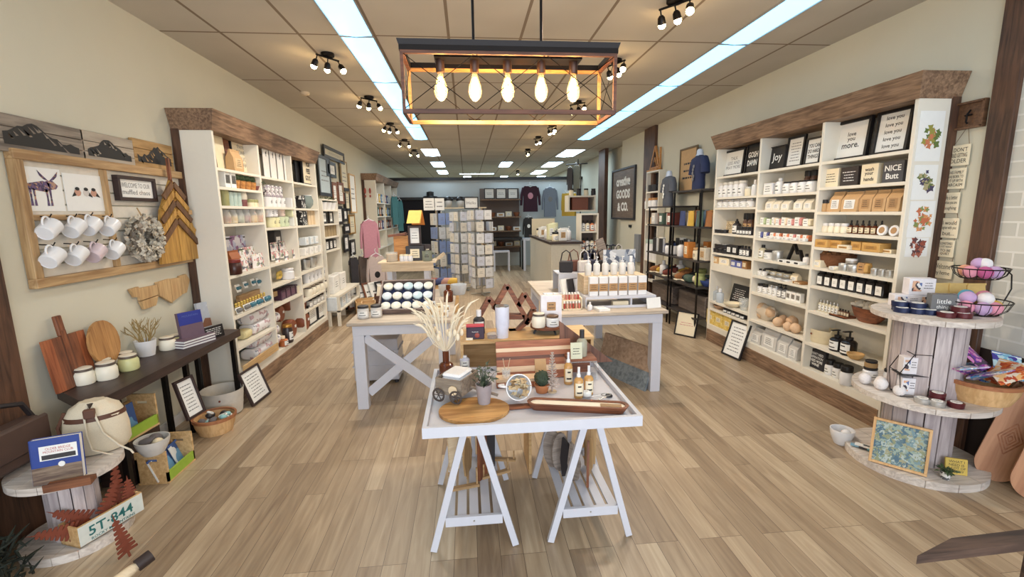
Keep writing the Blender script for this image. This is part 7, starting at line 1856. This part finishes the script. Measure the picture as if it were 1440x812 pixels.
# candle tray tilted
tray=B(WOOD('tray_grey',(96,80,76),(140,122,114),'x',5));W,L=.46,.36
tray.box((-W/2,0,0),(W/2,.014,.05));tray.box((-W/2,L-.014,0),(W/2,L,.05));tray.box((-W/2,.014,0),(-W/2+.014,L-.014,.05));tray.box((W/2-.014,.014,0),(W/2,L-.014,.05));tray.box((-W/2+.014,.014,0),(W/2-.014,L-.014,.01),navy)
TRX=.62;TT_=Matrix.Translation((-.53,3.78,FZ))@rotm(TRX,0,0)
o=multi('display_tray',[part('tray',tray)],'grey wooden tray of white round tins tilted up on the left table','tray',TT_.translation);o.rotation_euler=(TRX,0,0)
solo('tray_support',B(palewood).box((-.18,0,0),(.18,.1,.17)),'pale wooden block propping up the back of the tilted tray','block',(-.53,4.02,FZ))
tl_=[M('lid_pale_%d'%k,c,.4)for k,c in enumerate([(190,214,224),(206,218,224),(222,222,210),(216,222,226)])]
for r in range(3):
    for c in range(5):
        p=TT_@Vector((-.172+.086*c,.062+.116*r-.0,.0105));o=put(tin(.04,.032,tinmat,tl_[(r*5+c)%4 if r else 2],None),p,0,['front','middle','back'][r]+' row, '+ordn(c,5)+' round white-lidded tin on the tilted tray','round tins on the tilted tray');o.rotation_euler=(TRX,0,0)
for i,(x0,x1,pb,pt,s)in enumerate(((503,520,449,430,'left of two white candle jars with black lids on the left table'),(521.5,538,447,429,'right of two white candle jars with black lids, beside the tray'))):stand(x0,x1,pb,pt,FZ,lambda w,h:jar(w/2,h,M('candle_white',(212,208,204),.4),charcoal,paper,lidh=.18),s)
for i,(x,y,m,s)in enumerate(((-.88,4.0,pine,'small pine crate at the left end of the left table'),(-.84,4.35,brownfab,'brown tray of cards behind the small pine crate'))):solo('small_crate',B(m).box((-.06,-.08,0),(.06,.08,.008)).box((-.06,-.08,0),(-.052,.08,.07)).box((.052,-.08,0),(.06,.08,.07)).box((-.06,-.08,0),(.06,-.072,.07)).box((-.06,.072,0),(.06,.08,.07)),s,'crate',(x,y,FZ),.2)
for i in range(5):put(pouch(.05,.16,M('sachet',(224,212,190),.8),paper,d=.012,name='card_pack'),(-.86+.035*i,4.33+.02*i,FZ+.01),.3,ordn(i,5)+' of the cream packs standing in the trays at the left table','cream packs in the trays',rot=(-.35,.2,.3))
stand(617,634,418,401,FZ,lambda w,h:bowl(w/2,h,M('wire_grey',(200,204,208),.5),.7),'left white oval bin at the right end of the left table')
stand(634,657,416,400,FZ,lambda w,h:bowl(w/2,h,M('wire_grey',(200,204,208),.5),.75),'right white oval bin at the right end of the left table')
for i in range(6):put(carton(.05,.04,.05+.02*(i%3),[paper,cream,M('ice_blue',(214,222,228))][i%3],kraft),(-.2-.06*(i%3),3.62+.2*(i//3),FZ),.1*i,ordn(i,6)+' of the little white cartons at the right end, left table','little cartons on the left table')
put(bottle(.045,.16,amber,amber,'screw',None),(-.2,4.25,FZ),0,'brown glass jug at the right rear of the left table')
# bench-like riser at the back of the left table
BZ=at(575,367,y=4.75).z
bx0,bx1=-.88,-.36
ps=[part('top',B(palewood).box((bx0-.03,4.66,BZ-.02),(bx1+.03,4.98,BZ),bev=.003)),part('apron',B(palewood).box((bx0,4.68,BZ-.1),(bx1,4.7,BZ-.02)))]+[part('leg',B(tw2).box((x,y,FZ),(x+.05,y+.05,BZ-.02)))for x in(bx0+.05,bx1-.1)for y in(4.7,4.92)]+[part('side_arm',B(palewood).bar((bx1+.02,4.95,BZ-.01),(bx1+.1,4.98,BZ+.05),.03))]
wmulti('bench_riser',ps,'pale wooden bench riser standing on the rear of the left table','riser',(-.62,4.8,FZ))
BZ+=.0005
def onb(x0,x1,pt,mk,s,y=4.78,rz=0,**k):xa,xb=Xp(x0,y,BZ),Xp(x1,y,BZ);put(mk(xb-xa,at((x0+x1)/2,pt,y=y).z-BZ),((xa+xb)/2,y,BZ),rz,s,**k)
def house(w,h):
    b=B(honey).box((-w*.4,-.04,0),(w*.4,.04,h*.6));b.prism([(-w*.4,h*.6),(w*.4,h*.6),(0,h*.95)],-.04,.04);b.ball((0,-.041,h*.42),w*.1,black,sc=(1,.1,1),n=10,m=6)
    return proto('birdhouse','birdhouse',[part('house',b),part('roof',B(walnut).bar((-w*.5,0,h*.52),(0,0,h),.1,.012,up=(0,1,0)).bar((w*.5,0,h*.52),(0,0,h),.1,.012,up=(0,1,0)))])
onb(556,576,326,lambda w,h:proto('birdhouse','birdhouse',[part('body',B(honey).box((-w/2,-.05,0),(w/2,.05,h*.86))),part('flat_roof',B(walnut).box((-w*.65,-.06,h*.86),(w*.6,.06,h*.94),T=rotm(0,-.12,0)))]),'honey wood box birdhouse with sloping flat roof on the bench riser',y=4.86)
onb(573,596,346,lambda w,h:carton(w*1.1,.07,h,charcoal,cream,.5,.6),'dark box with cream label under the framed picture, bench riser',y=4.76)
zz=at(585,345,y=4.78).z
put(framed(.13,at(584,318,y=4.78).z-zz,fw=.02,fd=.03,fmat=M('dark_brown_frame',(52,36,34)),nlines=3,inkm=greyink),(Xp(584,4.79,zz),4.79,zz+.001),0,'dark-framed small print stacked on the dark box, bench riser')
rf=B(M('roof_yellow',(232,188,90),.6));rf.prism([(-.06,0),(.02,.13),(.03,.13),(-.03,0)],-.07,.07);rf.prism([(.02,.13),(.03,.13),(.09,-.02),(.08,-.02)],-.07,.07,orangem)
z2=at(584,317,y=4.78).z;solo('yellow_tent_card',rf,'bright yellow peaked roof-shaped board on top of the small framed print','ornament',(Xp(584,4.8,z2),4.8,z2+.021),1.3)
onb(587,604,344,lambda w,h:block_sign(w*1.3,h,.03,M('dark_brown_frame',(52,36,34)),'LOVE',cream,th=.6),'dark little sign with cream letters right on the bench riser',y=4.8)
onb(594,608,353,lambda w,h:mug(w/2,h,M('sage_mug',(128,134,118),.4)),'sage grey cup at the right front of the bench riser',y=4.7)
onb(543,560,355,lambda w,h:cup_candle(w/2,h,M('gold_wax',(200,160,90))),'golden candle glass at the left of the bench riser',y=4.72)
for i in range(3):onb(562+6*i,569+6*i,358,lambda w,h:jar(w/2,h,whiteceramic,cream,None),ordn(i,3)+' of three tiny white jars on the bench riser',y=4.7,group='tiny white jars')
# white storage box under left table, white cart
solo('storage_cart',B(tw2).box((-.2,-.15,.03),(.2,.15,.42),bev=.006).box((-.21,-.16,.3),(.21,.16,.315)).box((-.21,-.16,.16),(.21,.16,.175)).cyl(.02,0,.03,charcoal,10,TR(-.17,-.12,0)).cyl(.02,0,.03,charcoal,10,TR(.17,-.12,0)),'white storage cart on casters under the left farmhouse table','cart',(-.87,4.25,0))
# ------------------------------------------------------------------ right table goods
ps=[part('cabinet',B(tw2).box((.98,3.72,FZ),(1.55,3.74,.74)).box((.98,3.72,.80),(1.6,4.1,.82)).box((.98,3.74,FZ),(.995,4.1,.80)).box((1.38,3.74,FZ),(1.395,4.1,.80)).box((1.58,3.74,FZ),(1.6,4.1,.80))),part('upper_step',B(palewood).box((1.0,3.86,.82),(1.56,4.1,.98)))]
wmulti('stepped_display',ps,'white two-step display stand at the front of the right table','display stand',(1.28,3.9,FZ))
for i in range(6):
    put(carton(.074,.05,.165,whiteceramic,kraft2,lw=1.0,lh=.4,lz=.45,name='bath_salt_pack'),(1.06+.086*i,3.785,.8205),0,ordn(i,6)+' of the six kraft and white bath salt packs, right table','bath salt packs')
    put(bottle(.03,.165,M('pump_white',(216,214,210),.35),whiteceramic,'pump' if i<5 else 'screw',None,neck=.35),(1.05+.078*i,3.92,.9805),0,ordn(i,6)+' of the six white bottles on the upper step, right table','white bottles on the upper step')
lb=B(cream).box((-.085,-.04,0),(.085,.06,.008)).box((-.085,.045,0),(.085,.06,.12)).box((-.085,-.005,.068),(.085,.06,.076)).box((-.085,-.04,0),(-.078,.06,.1)).box((.078,-.04,0),(.085,.06,.1))
lx,ly=.86,3.74;solo('lip_balm_stand',lb,'small cream two-row stand of lip balm tubes on the right table','display stand',(lx,ly,FZ))
for r in range(2):
    for c in range(6):put(proto('lip_balm','lip balm',[part('tube',B([M('balm_red',(176,70,60)),M('balm_peach',(220,170,150)),M('balm_rose',(200,120,110))][(c+r)%3]).cyl(.009,0,.045,None,10)),part('cap',B(paper).cyl(.0092,.045,.062,None,10))]),(lx-.064+.0256*c,ly-.022+.045*r,FZ+(.009 if r==0 else .077)),0,['lower','upper'][r]+' row, '+ordn(c,6)+' lip balm tube in the cream stand','lip balm tubes')
put(book(.1,.02,.12,paper,paper),(1.1,3.66,FZ),.2,'white folded leaflet lying before the stepped display')
put(carton(.14,.05,.05,cream,None),(1.3,3.78,FZ+.0),0,'cream box inside the lower opening of the stepped display')
put(bottle(.02,.07,whiteceramic,whiteceramic,'screw',None),(1.0,3.66,FZ),0,'tiny white bottle at the left foot of the stepped display')
o=solo('white_envelope',B(paper).box((-.07,-.002,0),(.07,.002,.09)),'white envelope leaning at the right end of the stepped display','card',(1.56,3.66,FZ),.25,rx=-.2)
ct=B(tw2).box((-.12,-.25,0),(.12,.25,.012));
for k in range(9):ct.box((-.1+.07*(k%3),-.22+.15*(k//3),.012),(-.05+.07*(k%3),-.12+.15*(k//3),.02),paper)
solo('card_tray',ct,'white tray of flat cards at the left edge of the right table','tray',(.86,4.25,FZ))
ws=part('panel',B(tw2).box((-.25,-.01,0),(.25,.01,.2)).box((-.25,0,.19),(.25,.3,.2)).box((-.25,.29,0),(.25,.31,.2)))
multi('white_table_shelf',[ws],'white low shelf behind the card tray on the right table','shelf',(1.15,4.5,FZ),0)
for i in range(6):put(book(.12,.17,.02,[paper,charcoal,tw2][i%3],paper),(.96+.07*i,4.35-.0*i,FZ),.3,ordn(i,6)+' of the leaning black and white frames behind the card tray','leaning small frames',rot=(-.25,0,.5))
hb_=[M('bag_black',(36,32,36),.6),M('bag_brown',(100,60,46),.6),M('bag_white',(210,204,200),.7),M('bag_navy',(44,46,70),.7)]
def handbag(m):return proto('handbag','bag',[part('bag_body',B(m).box((-.07,-.03,0),(.07,.03,.12),bev=.012)),part('strap',B(m).tube([(-.055,0,.12),(-.04,0,.2),(0,0,.23),(.04,0,.2),(.055,0,.12)],.006))])
for i in range(7):put(handbag(hb_[i%4]),(1.0+.095*i,4.6+.07*(i%2),FZ+.2),.3*(i%3)-.3,ordn(i,7)+' of the small bags displayed on the white low shelf','small bags on the low shelf')
# blue and tan leaning planks under the right table
fp=B(WOOD('plank_blue',(92,104,112),(140,150,156),'x',3));A_,Bq=at(838,520,z=0),at(906,551,z=0);u_=(Bq-A_)
bl=WOOD('plank_tan',(140,116,96),(180,156,134),'x',3)
def quadpanel(b,a,c,z0,z1,m,off0,off1):
    n_=Vector((-(c-a).y,(c-a).x,0)).normalized();vs=[]
    for t in(0,.02):
        for p,z,of in((a,z0,off0),(c,z0,off0),(c,z1,off1),(a,z1,off1)):q=p+n_*(of+t);vs.append((q.x,q.y,z))
    b.add(vs,[(0,3,2,1),(4,5,6,7),(0,1,5,4),(1,2,6,5),(2,3,7,6),(3,0,4,7)],m)
quadpanel(fp,A_,Bq,0,.16,None,.0,.05);quadpanel(fp,A_,Bq,.16,.36,bl,.05,.11)
wmulti('painted_boards',[part('planks',fp)],'large blue and tan plank panel leaning under the right table','panel',A_)
# ================================================================== back half of the shop
def wallframe(x0,x1,y0,y1,fm,pm,lab,fw=.03,tilt=0):
    x=XL+.03;ya,yb=Yp(x0,x,1.8),Yp(x1,x,1.8);c=(x0+x1)/2;zt=WY(c,y0,x)[1];zb=WY(c,y1,x)[1]
    put(framed(round(yb-ya,3),round(zt-zb,3),fw=fw,fmat=fm,pmat=pm,nlines=3,inkm=greyink,th=.4),(x,(ya+yb)/2,zb),0,lab,'framed art on the left wall',rot=(0,tilt,FL))
blue_p=M('pale_blue_print',(176,190,196));cr_=M('cream_print',(214,206,180))
FRM=[(449,466,221,276,black,blue_p,'tall pale blue'),(459,487,212,228,black,wall_paint,'long empty black'),(461,474,229,250,black,paper,'white square'),(481,490,228,272,M('tan_frame',(160,138,104)),cr_,'tall cream and tan'),(467,474,257,286,walnut,paper,'left narrow brown-edged'),(475,483,257,287,walnut,paper,'right narrow brown-edged'),(484,491,265,297,black,cr_,'slim black-edged cream'),(471,479,290,316,black,paper,'lower slim white'),(480,486,293,312,black,paper,'small slim'),(480,488,315,329,black,paper,'little squarish'),(488,496,302,330,gold,cr_,'gold-edged'),(478,485,331,356,black,paper,'low slim'),(487,494,338,361,black,paper,'low narrow'),(486,494,370,398,black,paper,'lowest black'),(492,500,246,300,pine,paper,'tall pine-edged')]
for f in FRM:wallframe(*f[:6],f[6]+' framed piece in the cluster on the left wall',fw=.05 if f[4]is walnut or f[4]is black else .03)
y1_=Yp(531,XFL,1.5);y2_=Yp(560,XFL,1.5)
dv=[y1_+(y2_-y1_)*k/3 for k in range(4)];ztop=at(531,254,x=XFL).z
cabinet('L',dv,[[.3,.8,1.2,1.5,1.8]]*3,ztop,'second white built-in shelving with dark crown farther down the left wall',xf=XFL,crown=.13)
nm9=['navy','tan','pale','black','ochre','rust','blue','dusty pink','slate']
for b_ in range(3):
    for z in(1.2,1.5,1.8):
        for i in range(4):
            k=(b_*5+i*2+int(z*10))%9;y=dv[b_]+(dv[b_+1]-dv[b_])*(i+.5)/4
            put(carton(.13,.1,.2,cols9[k],paper),(XFL-.09,y,z+.001),FL,nm9[k]+' item on the '+{1.2:'low',1.5:'middle',1.8:'top'}[z]+' shelf, '+['near','middle','far'][b_]+' bay of the second shelving','small goods on the second left shelving')
b=B(M('red_motif',(170,80,70)))
for s in(-1,1):b.ball((s*.05,0,.05),.045,sc=(.5,.08,1.4),n=8,m=6).ball((s*.05,0,-.06),.03,sc=(.6,.08,1),n=8,m=6)
a=at(517,272,y=dv[0]-.04);solo('wall_decal',b,'pair of red figures on the end panel of the second shelving','decal',a)
# garments -----------------------------------------------------------
def garment(w,h,m,pr=None,hood=False,hang=True,sl=.75):
    b=B(m);n=5;d=.07
    P=[(-.28,1),(-.36,.93),(-.34,.5),(-.36,0),(.36,0),(.34,.5),(.36,.93),(.28,1),(.1,.99),(0,.95),(-.1,.99)]
    b.prism([(x*w,z*h)for x,z in P],-d/2,d/2)
    for s in(-1,1):b.tube([(s*w*.33,0,h*.93),(s*w*.43,0,h*(1-sl*.5)),(s*w*.46,0,h*(1-sl))],[w*.09,w*.075,w*.06],n=10)
    if hood:b.ball((0,.01,h*.98),w*.17,sc=(1,.5,.8),n=12,m=8)
    ps=[part('garment_body',b)]
    if pr:ps.append(part('chest_print',B(pr).ball((0,-d/2,h*.62),w*.13,sc=(1,.05,1.2),n=12,m=8)))
    if hang:ps.append(part('hanger',B(M('hanger_white',(226,230,234),.4)).tube([(-w*.24,0,h),(0,0,h*1.06),(w*.24,0,h)],.008).tube([(0,0,h*1.06),(-.02,0,h*1.12),(.0,0,h*1.15)],.006)))
    return proto('sweatshirt','clothing',ps)
def gar(x0,x1,y0,y1,Y,lab,rz=0,**k):
    a=at((x0+x1)/2,y1,y=Y);w=at(x1,y1,y=Y).x-at(x0,y1,y=Y).x;h=at((x0+x1)/2,y0,y=Y).z-a.z
    put(garment(round(w,2),round(h,2),**k),(a.x,Y,a.z),rz,lab)
gar(508,536,311,362,8.6,'pink hooded sweater hanging in front of the second shelving',m=pink,hood=True,rz=.5)
gar(518,548,360,428,8.5,'cream and black long top hanging below the pink sweater',m=M('blush',(206,190,186),.9),pr=black,rz=.4)
gar(493,508,362,415,8.2,'dark grey trousers hanging left of the cream top',m=M('char_cloth',(58,56,62),.9),rz=.6,sl=.2)
gar(506,522,360,424,8.7,'grey-brown long garment behind the cream top',m=M('taupe',(110,98,92),.9),rz=.5)
gar(551,562,276,316,12.0,'left teal patterned shirt against the black wall',m=M('teal_cloth',(78,128,132),.9),rz=.4)
gar(559,569,282,325,12.3,'right teal patterned shirt against the black wall',m=M('teal_cloth',(0,0,0)),rz=.3)
gar(732,760,262,298,12.9,'dark burgundy sweatshirt hanging on the back wall',m=M('burgundy',(58,30,44),.9),pr=pink)
gar(762,785,265,305,12.9,'grey sweatshirt hanging right of the burgundy one',m=M('steelgrey',(120,128,142),.9),pr=greyink,hood=True)
gar(735,752,306,338,12.4,'black t-shirt with white print below the burgundy sweatshirt',m=black,pr=paper)
for i in range(3):gar(788+5*i,802+5*i,272,304,12-.3*i,ordn(i,3)+' of the three mustard yellow shirts at the back right',m=M('mustard',(176,142,50),.9),rz=-.9)
gar(797,806,236,268,10.4,'dark shirt hanging high near the right ceiling',m=charcoal,rz=-.3);gar(804,817,234,270,10.4,'olive grey shirt hanging high near the right ceiling',m=M('olive_cloth',(124,128,118),.9),rz=-.25)
rk=B(blackmetal);a=at(796,232,y=10.4);c=at(826,230,y=10.4);rk.tube([a,c],.012);rk.tube([c-Vector((.15,0,0)),c-Vector((.15,0,1.6))],.012);rk.tube([at(813,224,y=10.4),at(813,232,y=10.4)],.012)
wmulti('garment_rail',[part('rail',rk)],'black overhead garment rail with two shirts near the right ceiling','clothes rail',a)
# leaning stock and crates on the left floor
for i in range(8):
    px=488+9*i;a=at(px,436-1.2*i,z=.001);o=put(framed(.2,.42,fw=.03,fmat=[black,walnut,paper][i%3],pmat=paper,nlines=2),a,0,ordn(i,8)+' of the framed pieces leaning in the bins left of the aisle','framed pieces in floor bins',rot=(-.35,.0,.9))
solo('frame_bin',B(pine).box((-.3,-.2,0),(.3,-.185,.2)).box((-.3,.185,0),(.3,.2,.2)).box((-.3,-.185,0),(-.285,.185,.2)).box((.285,-.185,0),(.3,.185,.2)).box((-.285,-.185,0),(.285,.185,.01)),'pine floor bin among leaning frames beyond the low white bench','bin',at(528,438,z=.0),.3)
# card spinners
crd=[M('card_%d'%i,c,.6)for i,c in enumerate([(222,224,226),(206,210,214),(200,206,222),(220,216,206)])]
def spinner(px,ptop,Y,rows,blue_,lab,rz):
    zt=at(px,ptop,y=Y).z;x=Xp(px,Y,1.);pole=B(steel).cyl(.02,0,zt);ft=B(steel)
    for k in range(3):a=k*2.1+.4;ft.tube([(0,0,.03),(.22*math.cos(a),.22*math.sin(a),.015)],.012)
    wr=B(steel);dz=(zt-.15)/rows
    for r in range(rows):
        z=.15+dz*r
        for s in(-1,1):wr.bar((-.17,s*.17,z),(.17,s*.17,z),.01);wr.bar((s*.17,-.17,z),(s*.17,.17,z),.01);wr.bar((s*.17,s*.17,.15),(s*.17,s*.17,zt),.01);wr.bar((s*.17,s*.17,z),(0,0,z),.01)
    multi('card_spinner',[part('pole',pole),part('foot',ft),part('wire_pockets',wr)],lab,'card rack',(x,Y,0),rz)
    R3=rotm(0,0,rz)
    for r in range(rows):
        z=.155+dz*r
        for f in range(4):
            for c in range(2):
                q=R3@rotm(0,0,f*PI/2)@Vector((-.08+.16*c,-.185,0));k=(r*3+f+c*2)%4
                if(r*7+f*3+c+blue_)%9==0 or f in(1,2)and rz<.3 and f==2:continue
                CACHE.setdefault(('gc',k,blue_),proto('greeting_card','greeting card',[part('card',B(crd[k]if not blue_ or k%2 else M('card_blue',(130,150,196))).box((-.07,-.006,0),(.07,.006,dz*.82)).lines(-.035,.035,dz*.3,dz*.55,-.0065,2,greyink))]))
                put(CACHE[('gc',k,blue_)],(x+q.x,Y+q.y,z),rz+f*PI/2,['lowest','second','third','fourth','fifth','sixth','top'][min(r,6)]+' row card, '+['front','right','rear','left'][f]+['-left','-right'][c]+' pocket, '+lab,'cards on '+lab)
spinner(622,297,9.8,5,1,'leftmost card spinner, with blue cards',.5)
spinner(650,296,9.2,7,0,'middle white card spinner',.6)
spinner(676,293,8.55,7,0,'rightmost card spinner by the aisle',.35)
def hang(x0,x1,y0,y1,Y,mk,lab,rz=0):
    a=at((x0+x1)/2,y1,y=Y);put(mk(round(at(x1,y1,y=Y).x-at(x0,y1,y=Y).x,3),round(at((x0+x1)/2,y0,y=Y).z-a.z,3)),a,rz,lab)
hang(596,611,279,296,9.8,lambda w,h:block_sign(w,h,.02,paper,None,greyink,3),'white sign board with faint grey writing above the left card spinner')
hang(612,625,279,296,9.8,lambda w,h:block_sign(w,h,.02,paper,None,greyink,2,seed=5),'narrower white sign board above the left card spinner')
hang(653,673,277,294,9.2,lambda w,h:framed(w,h,fw=.02,text='Hello',inkm=greyink,th=.4),'black-framed white script sign above the middle card spinner')
for i in range(4):
    hang(603+9*i,612+9*i,374+i,401,7.2,lambda w,h:cloth_roll(.07,.2,[cols9[5],cols9[0],cols9[7],cols9[4]][i]),ordn(i,4)+' of the rolled coloured scarves in front of the left spinner')
solo('slatted_crate',B(pine).box((-.3,-.2,0),(.3,.2,.02)).box((-.3,-.2,.02),(.3,-.18,.4)).box((-.3,.18,.02),(.3,.2,.4)).box((-.3,-.18,.02),(-.28,.18,.4)).box((.28,-.18,.02),(.3,.18,.4)),'pine crate of scarves before the left card spinner','crate',(Xp(618,7.2,.3),7.25,0))
# back wall unit
gw=M('slatwall_grey',(112,98,92),.7);xa,xb=Xp(676,12.9,1.2),Xp(732,12.9,1.2)
ZS_=[at(700,y,y=12.7).z for y in(280,305,325,347)]
wmulti('back_display',[part('back_panel',B(gw).box((xa,13.2,.4),(xb,13.23,2.22)))]+[part('shelf',B(dark_trim_y).box((xa,12.75,z-.03),(xb,13.2,z)))for z in ZS_],'brown slatted display wall with four shelves at the back','shelving unit',(xa,13.2,.4))
for i in range(3):hang(681+16.5*i,695.5+16.5*i,265,280,12.9,lambda w,h:framed(w,h,fw=.025,nlines=2,inkm=greyink,th=.3,seed=i),ordn(i,3)+' of three black-framed square prints on the back shelf')
for r,(z,yy)in enumerate(zip(ZS_[1:],(298,318,339))):
    for i in range(5):
        X=xa+(xb-xa)*(i+.5)/5;put([carton(.17,.1,.14,cream,paper),bowl(.09,.12,walnut),carton(.2,.12,.1,paper,kraft)][(r+i)%3],(X,12.9,z+.001),0,ordn(i,5)+' item on the '+['upper','middle','lower'][r]+' shelf of the back display','small goods on the back display')
tb=[part('tabletop',B(black).box((xa,12.3,.82),(xb,12.9,.86)))]+[part('leg',B(black).box((x,y,0),(x+.04,y+.04,.82)))for x in(xa,xb-.04)for y in(12.3,12.86)]
wmulti('dark_table',tb,'long dark table below the back display wall','table',(xa,12.3,0))
x0,x1=Xp(694,12.2,.3),Xp(716,12.2,.3)
wmulti('white_stool',[part('seat',B(tw2).box((x0,12.0,.5),(x1,12.28,.54)))]+[part('leg',B(tw2).box((x,y,0),(x+.035,y+.035,.5)))for x in(x0,x1-.035)for y in(12.0,12.24)],'small white bench tucked before the dark back table','stool',(x0,12,0))
x0,x1=Xp(735,12.2,.4),Xp(750,12.2,.4);wmulti('white_side_table',[part('tabletop',B(tw2).box((x0,12,.8),(x1,12.5,.86)))]+[part('leg',B(tw2).box((x,12.0,0),(x+.06,12.06,.8)))for x in(x0,x1-.06)],'white narrow table right of the dark back table','table',(x0,12,0))
# cash counter right
x0=Xp(752,9.5,.9);ctop=at(760,347,y=9.0).z
wmulti('cash_counter',[part('counter_body',B(M('counter_cream',(204,200,186),.6)).box((x0,7.6,0),(x0+.5,10.2,1.0))),part('countertop',B(darkshelf).box((x0-.03,7.57,1.0),(x0+.55,10.2,1.04))),part('end_screen',B(cream).box((x0,9.9,1.04),(x0+.5,9.93,1.4)))],'cream cash counter with dark top behind the right table','counter',(x0,9,0))
for i in range(14):
    k=i%4;X,Y=x0+.1+.15*(i%3),7.75+.15*i;put([jar(.06,.16,cream,black,paper),carton(.14,.1,.2,paper,kraft),bottle(.045,.24,whiteceramic,whiteceramic,'pump',None),carton(.12,.1,.28,M('lemon_card',(226,226,186)),paper)][k],(X,Y,1.041),.2,['front','second','third','fourth','fifth','sixth','seventh','eighth','ninth','tenth','eleventh','twelfth','thirteenth','farthest'][i]+' of the small goods along the cash counter top','goods on the cash counter')
# white cube shelf and tower at right rear
def box3(n_,x0,x1,y0,y1,z0,z1,sh,lab):
    ps=[part('frame',B(shelfwhite).box((x0,y0,z0),(x0+.03,y1,z1)).box((x1-.03,y0,z0),(x1,y1,z1)).box((x0+.03,y1-.02,z0),(x1-.03,y1,z1),gw))]+[part('shelf',B(shelfwhite).box((x0+.03,y0,z-.03),(x1-.03,y1-.02,z)))for z in sh]
    wmulti(n_,ps,lab,'shelf',(x0,y0,z0))
a,c=at(799,298,y=9.6),at(838,275,y=9.6)
box3('cube_shelf',a.x,c.x,9.6,9.95,a.z,c.z+.01,[a.z+.03,c.z],'white open cube shelf high at the right rear')
put(carton(.35,.2,.3,M('red_brown',(120,70,52)),None),(a.x+.27,9.75,a.z+.031),0,'reddish brown box inside the high white cube shelf')
for i in range(4):put(jar(.05,.15,charcoal if i%2 else cream,black,None),(a.x+.1+.16*i,9.75,c.z+.001),0,ordn(i,4)+' of the jars on top of the high white cube shelf','jars on the cube shelf')
a=at(815,375,y=8.3);c=at(842,300,y=8.3)
box3('open_shelf',a.x,c.x,8.3,8.6,0,c.z,[a.z+k*(c.z-a.z)/3 for k in range(4)],'white open shelf of bottles behind the handbags, right rear')
for r in range(3):
    for i in range(4):put(bottle(.04,.2,[cream,coral,whiteceramic][(r+i)%3],black,'screw',paper),(a.x+.09+.085*i,8.42,a.z+r*(c.z-a.z)/3+.001),0,ordn(i,4)+' bottle on the '+['lower','middle','upper'][r]+' level of the right rear shelf','bottles on the right rear shelf')
# grid rack of bags
gr=B(blackmetal);a=at(822,392,y=5.9);c=at(872,345,y=5.9)
for k in range(9):X=a.x+(c.x-a.x)*k/8;gr.tube([(X,5.9,.0 if k in(0,8)else .5),(X,5.9,c.z)],.006,n=5)
for z in(.5,.8,c.z):gr.tube([(a.x,5.9,z),(c.x,5.9,z)],.006,n=5)
wmulti('grid_rack',[part('wire_grid',gr)],'black wire rack of hanging bags behind the right table','rack',(a.x,5.9,0))
for i in range(12):put(handbag(hb_[(i*3+i//6)%4]),(a.x+(c.x-a.x)*(i%6+.5)/6,5.84,(.62,.88)[i//6]),0,['lower','upper'][i//6]+' row, '+ordn(i%6,6)+' bag hanging on the black wire rack','bags on the wire rack')
bs=B(greywood).box((-.05,-.01,0),(.05,.01,.42));a=at(862,372,y=5.3);o=solo('grey_plank',bs,'grey plank tilted upright behind the white bottles, right table','plank',(a.x,5.3,FZ));o.scale=(1,1,1.25);o.rotation_euler=(0,-.35,0)
ob_=B(PATCH('city_photo',[(150,160,176),(210,214,220),(90,100,120),(180,184,190)],22)).box((-.16,-.006,0),(.16,.006,.3));solo('canvas_print',ob_,'blue-grey printed canvas standing behind the white pump bottles','print',(1.72,5.25,FZ))if 0 else solo('canvas_print',ob_,'blue-grey printed canvas standing behind the white pump bottles','print',(1.46,4.3,FZ+.15))
solo('print_stand',B(tw2).box((-.17,-.05,0),(.17,.05,.148)),'white block under the blue-grey canvas','block',(1.46,4.3,FZ))
# dark hat and bunting on the black back wall
solo('black_hat',B(black).lathe([(.2,0),(.19,.02),(.1,.03),(.1,.14),(.03,.16)],None,18),'black hat resting on the dark rail of the back wall','hat',(Xp(605,13.2,2.0),13.22,2.001))
for i,px in enumerate((631,648)):solo('hat_form',B(M('head_grey',(180,176,172))).ball((0,0,.12),.12,sc=(.8,.9,1.1)).ball((0,.02,.2),.13,black,sc=(.9,1,.6)),['left','right'][i]+' grey display head with black cap behind the spinners','hat form',at(px,292,y=11.8))
solo('head_shelf',B(palewood).box((-.7,-.15,0),(.7,.15,.03)).box((-.6,.1,-1.7),(-.56,.14,0)).box((.56,.1,-1.7),(.6,.14,0)),'pale shelf carrying the grey display heads','shelf',at(645,293.5,y=11.8))
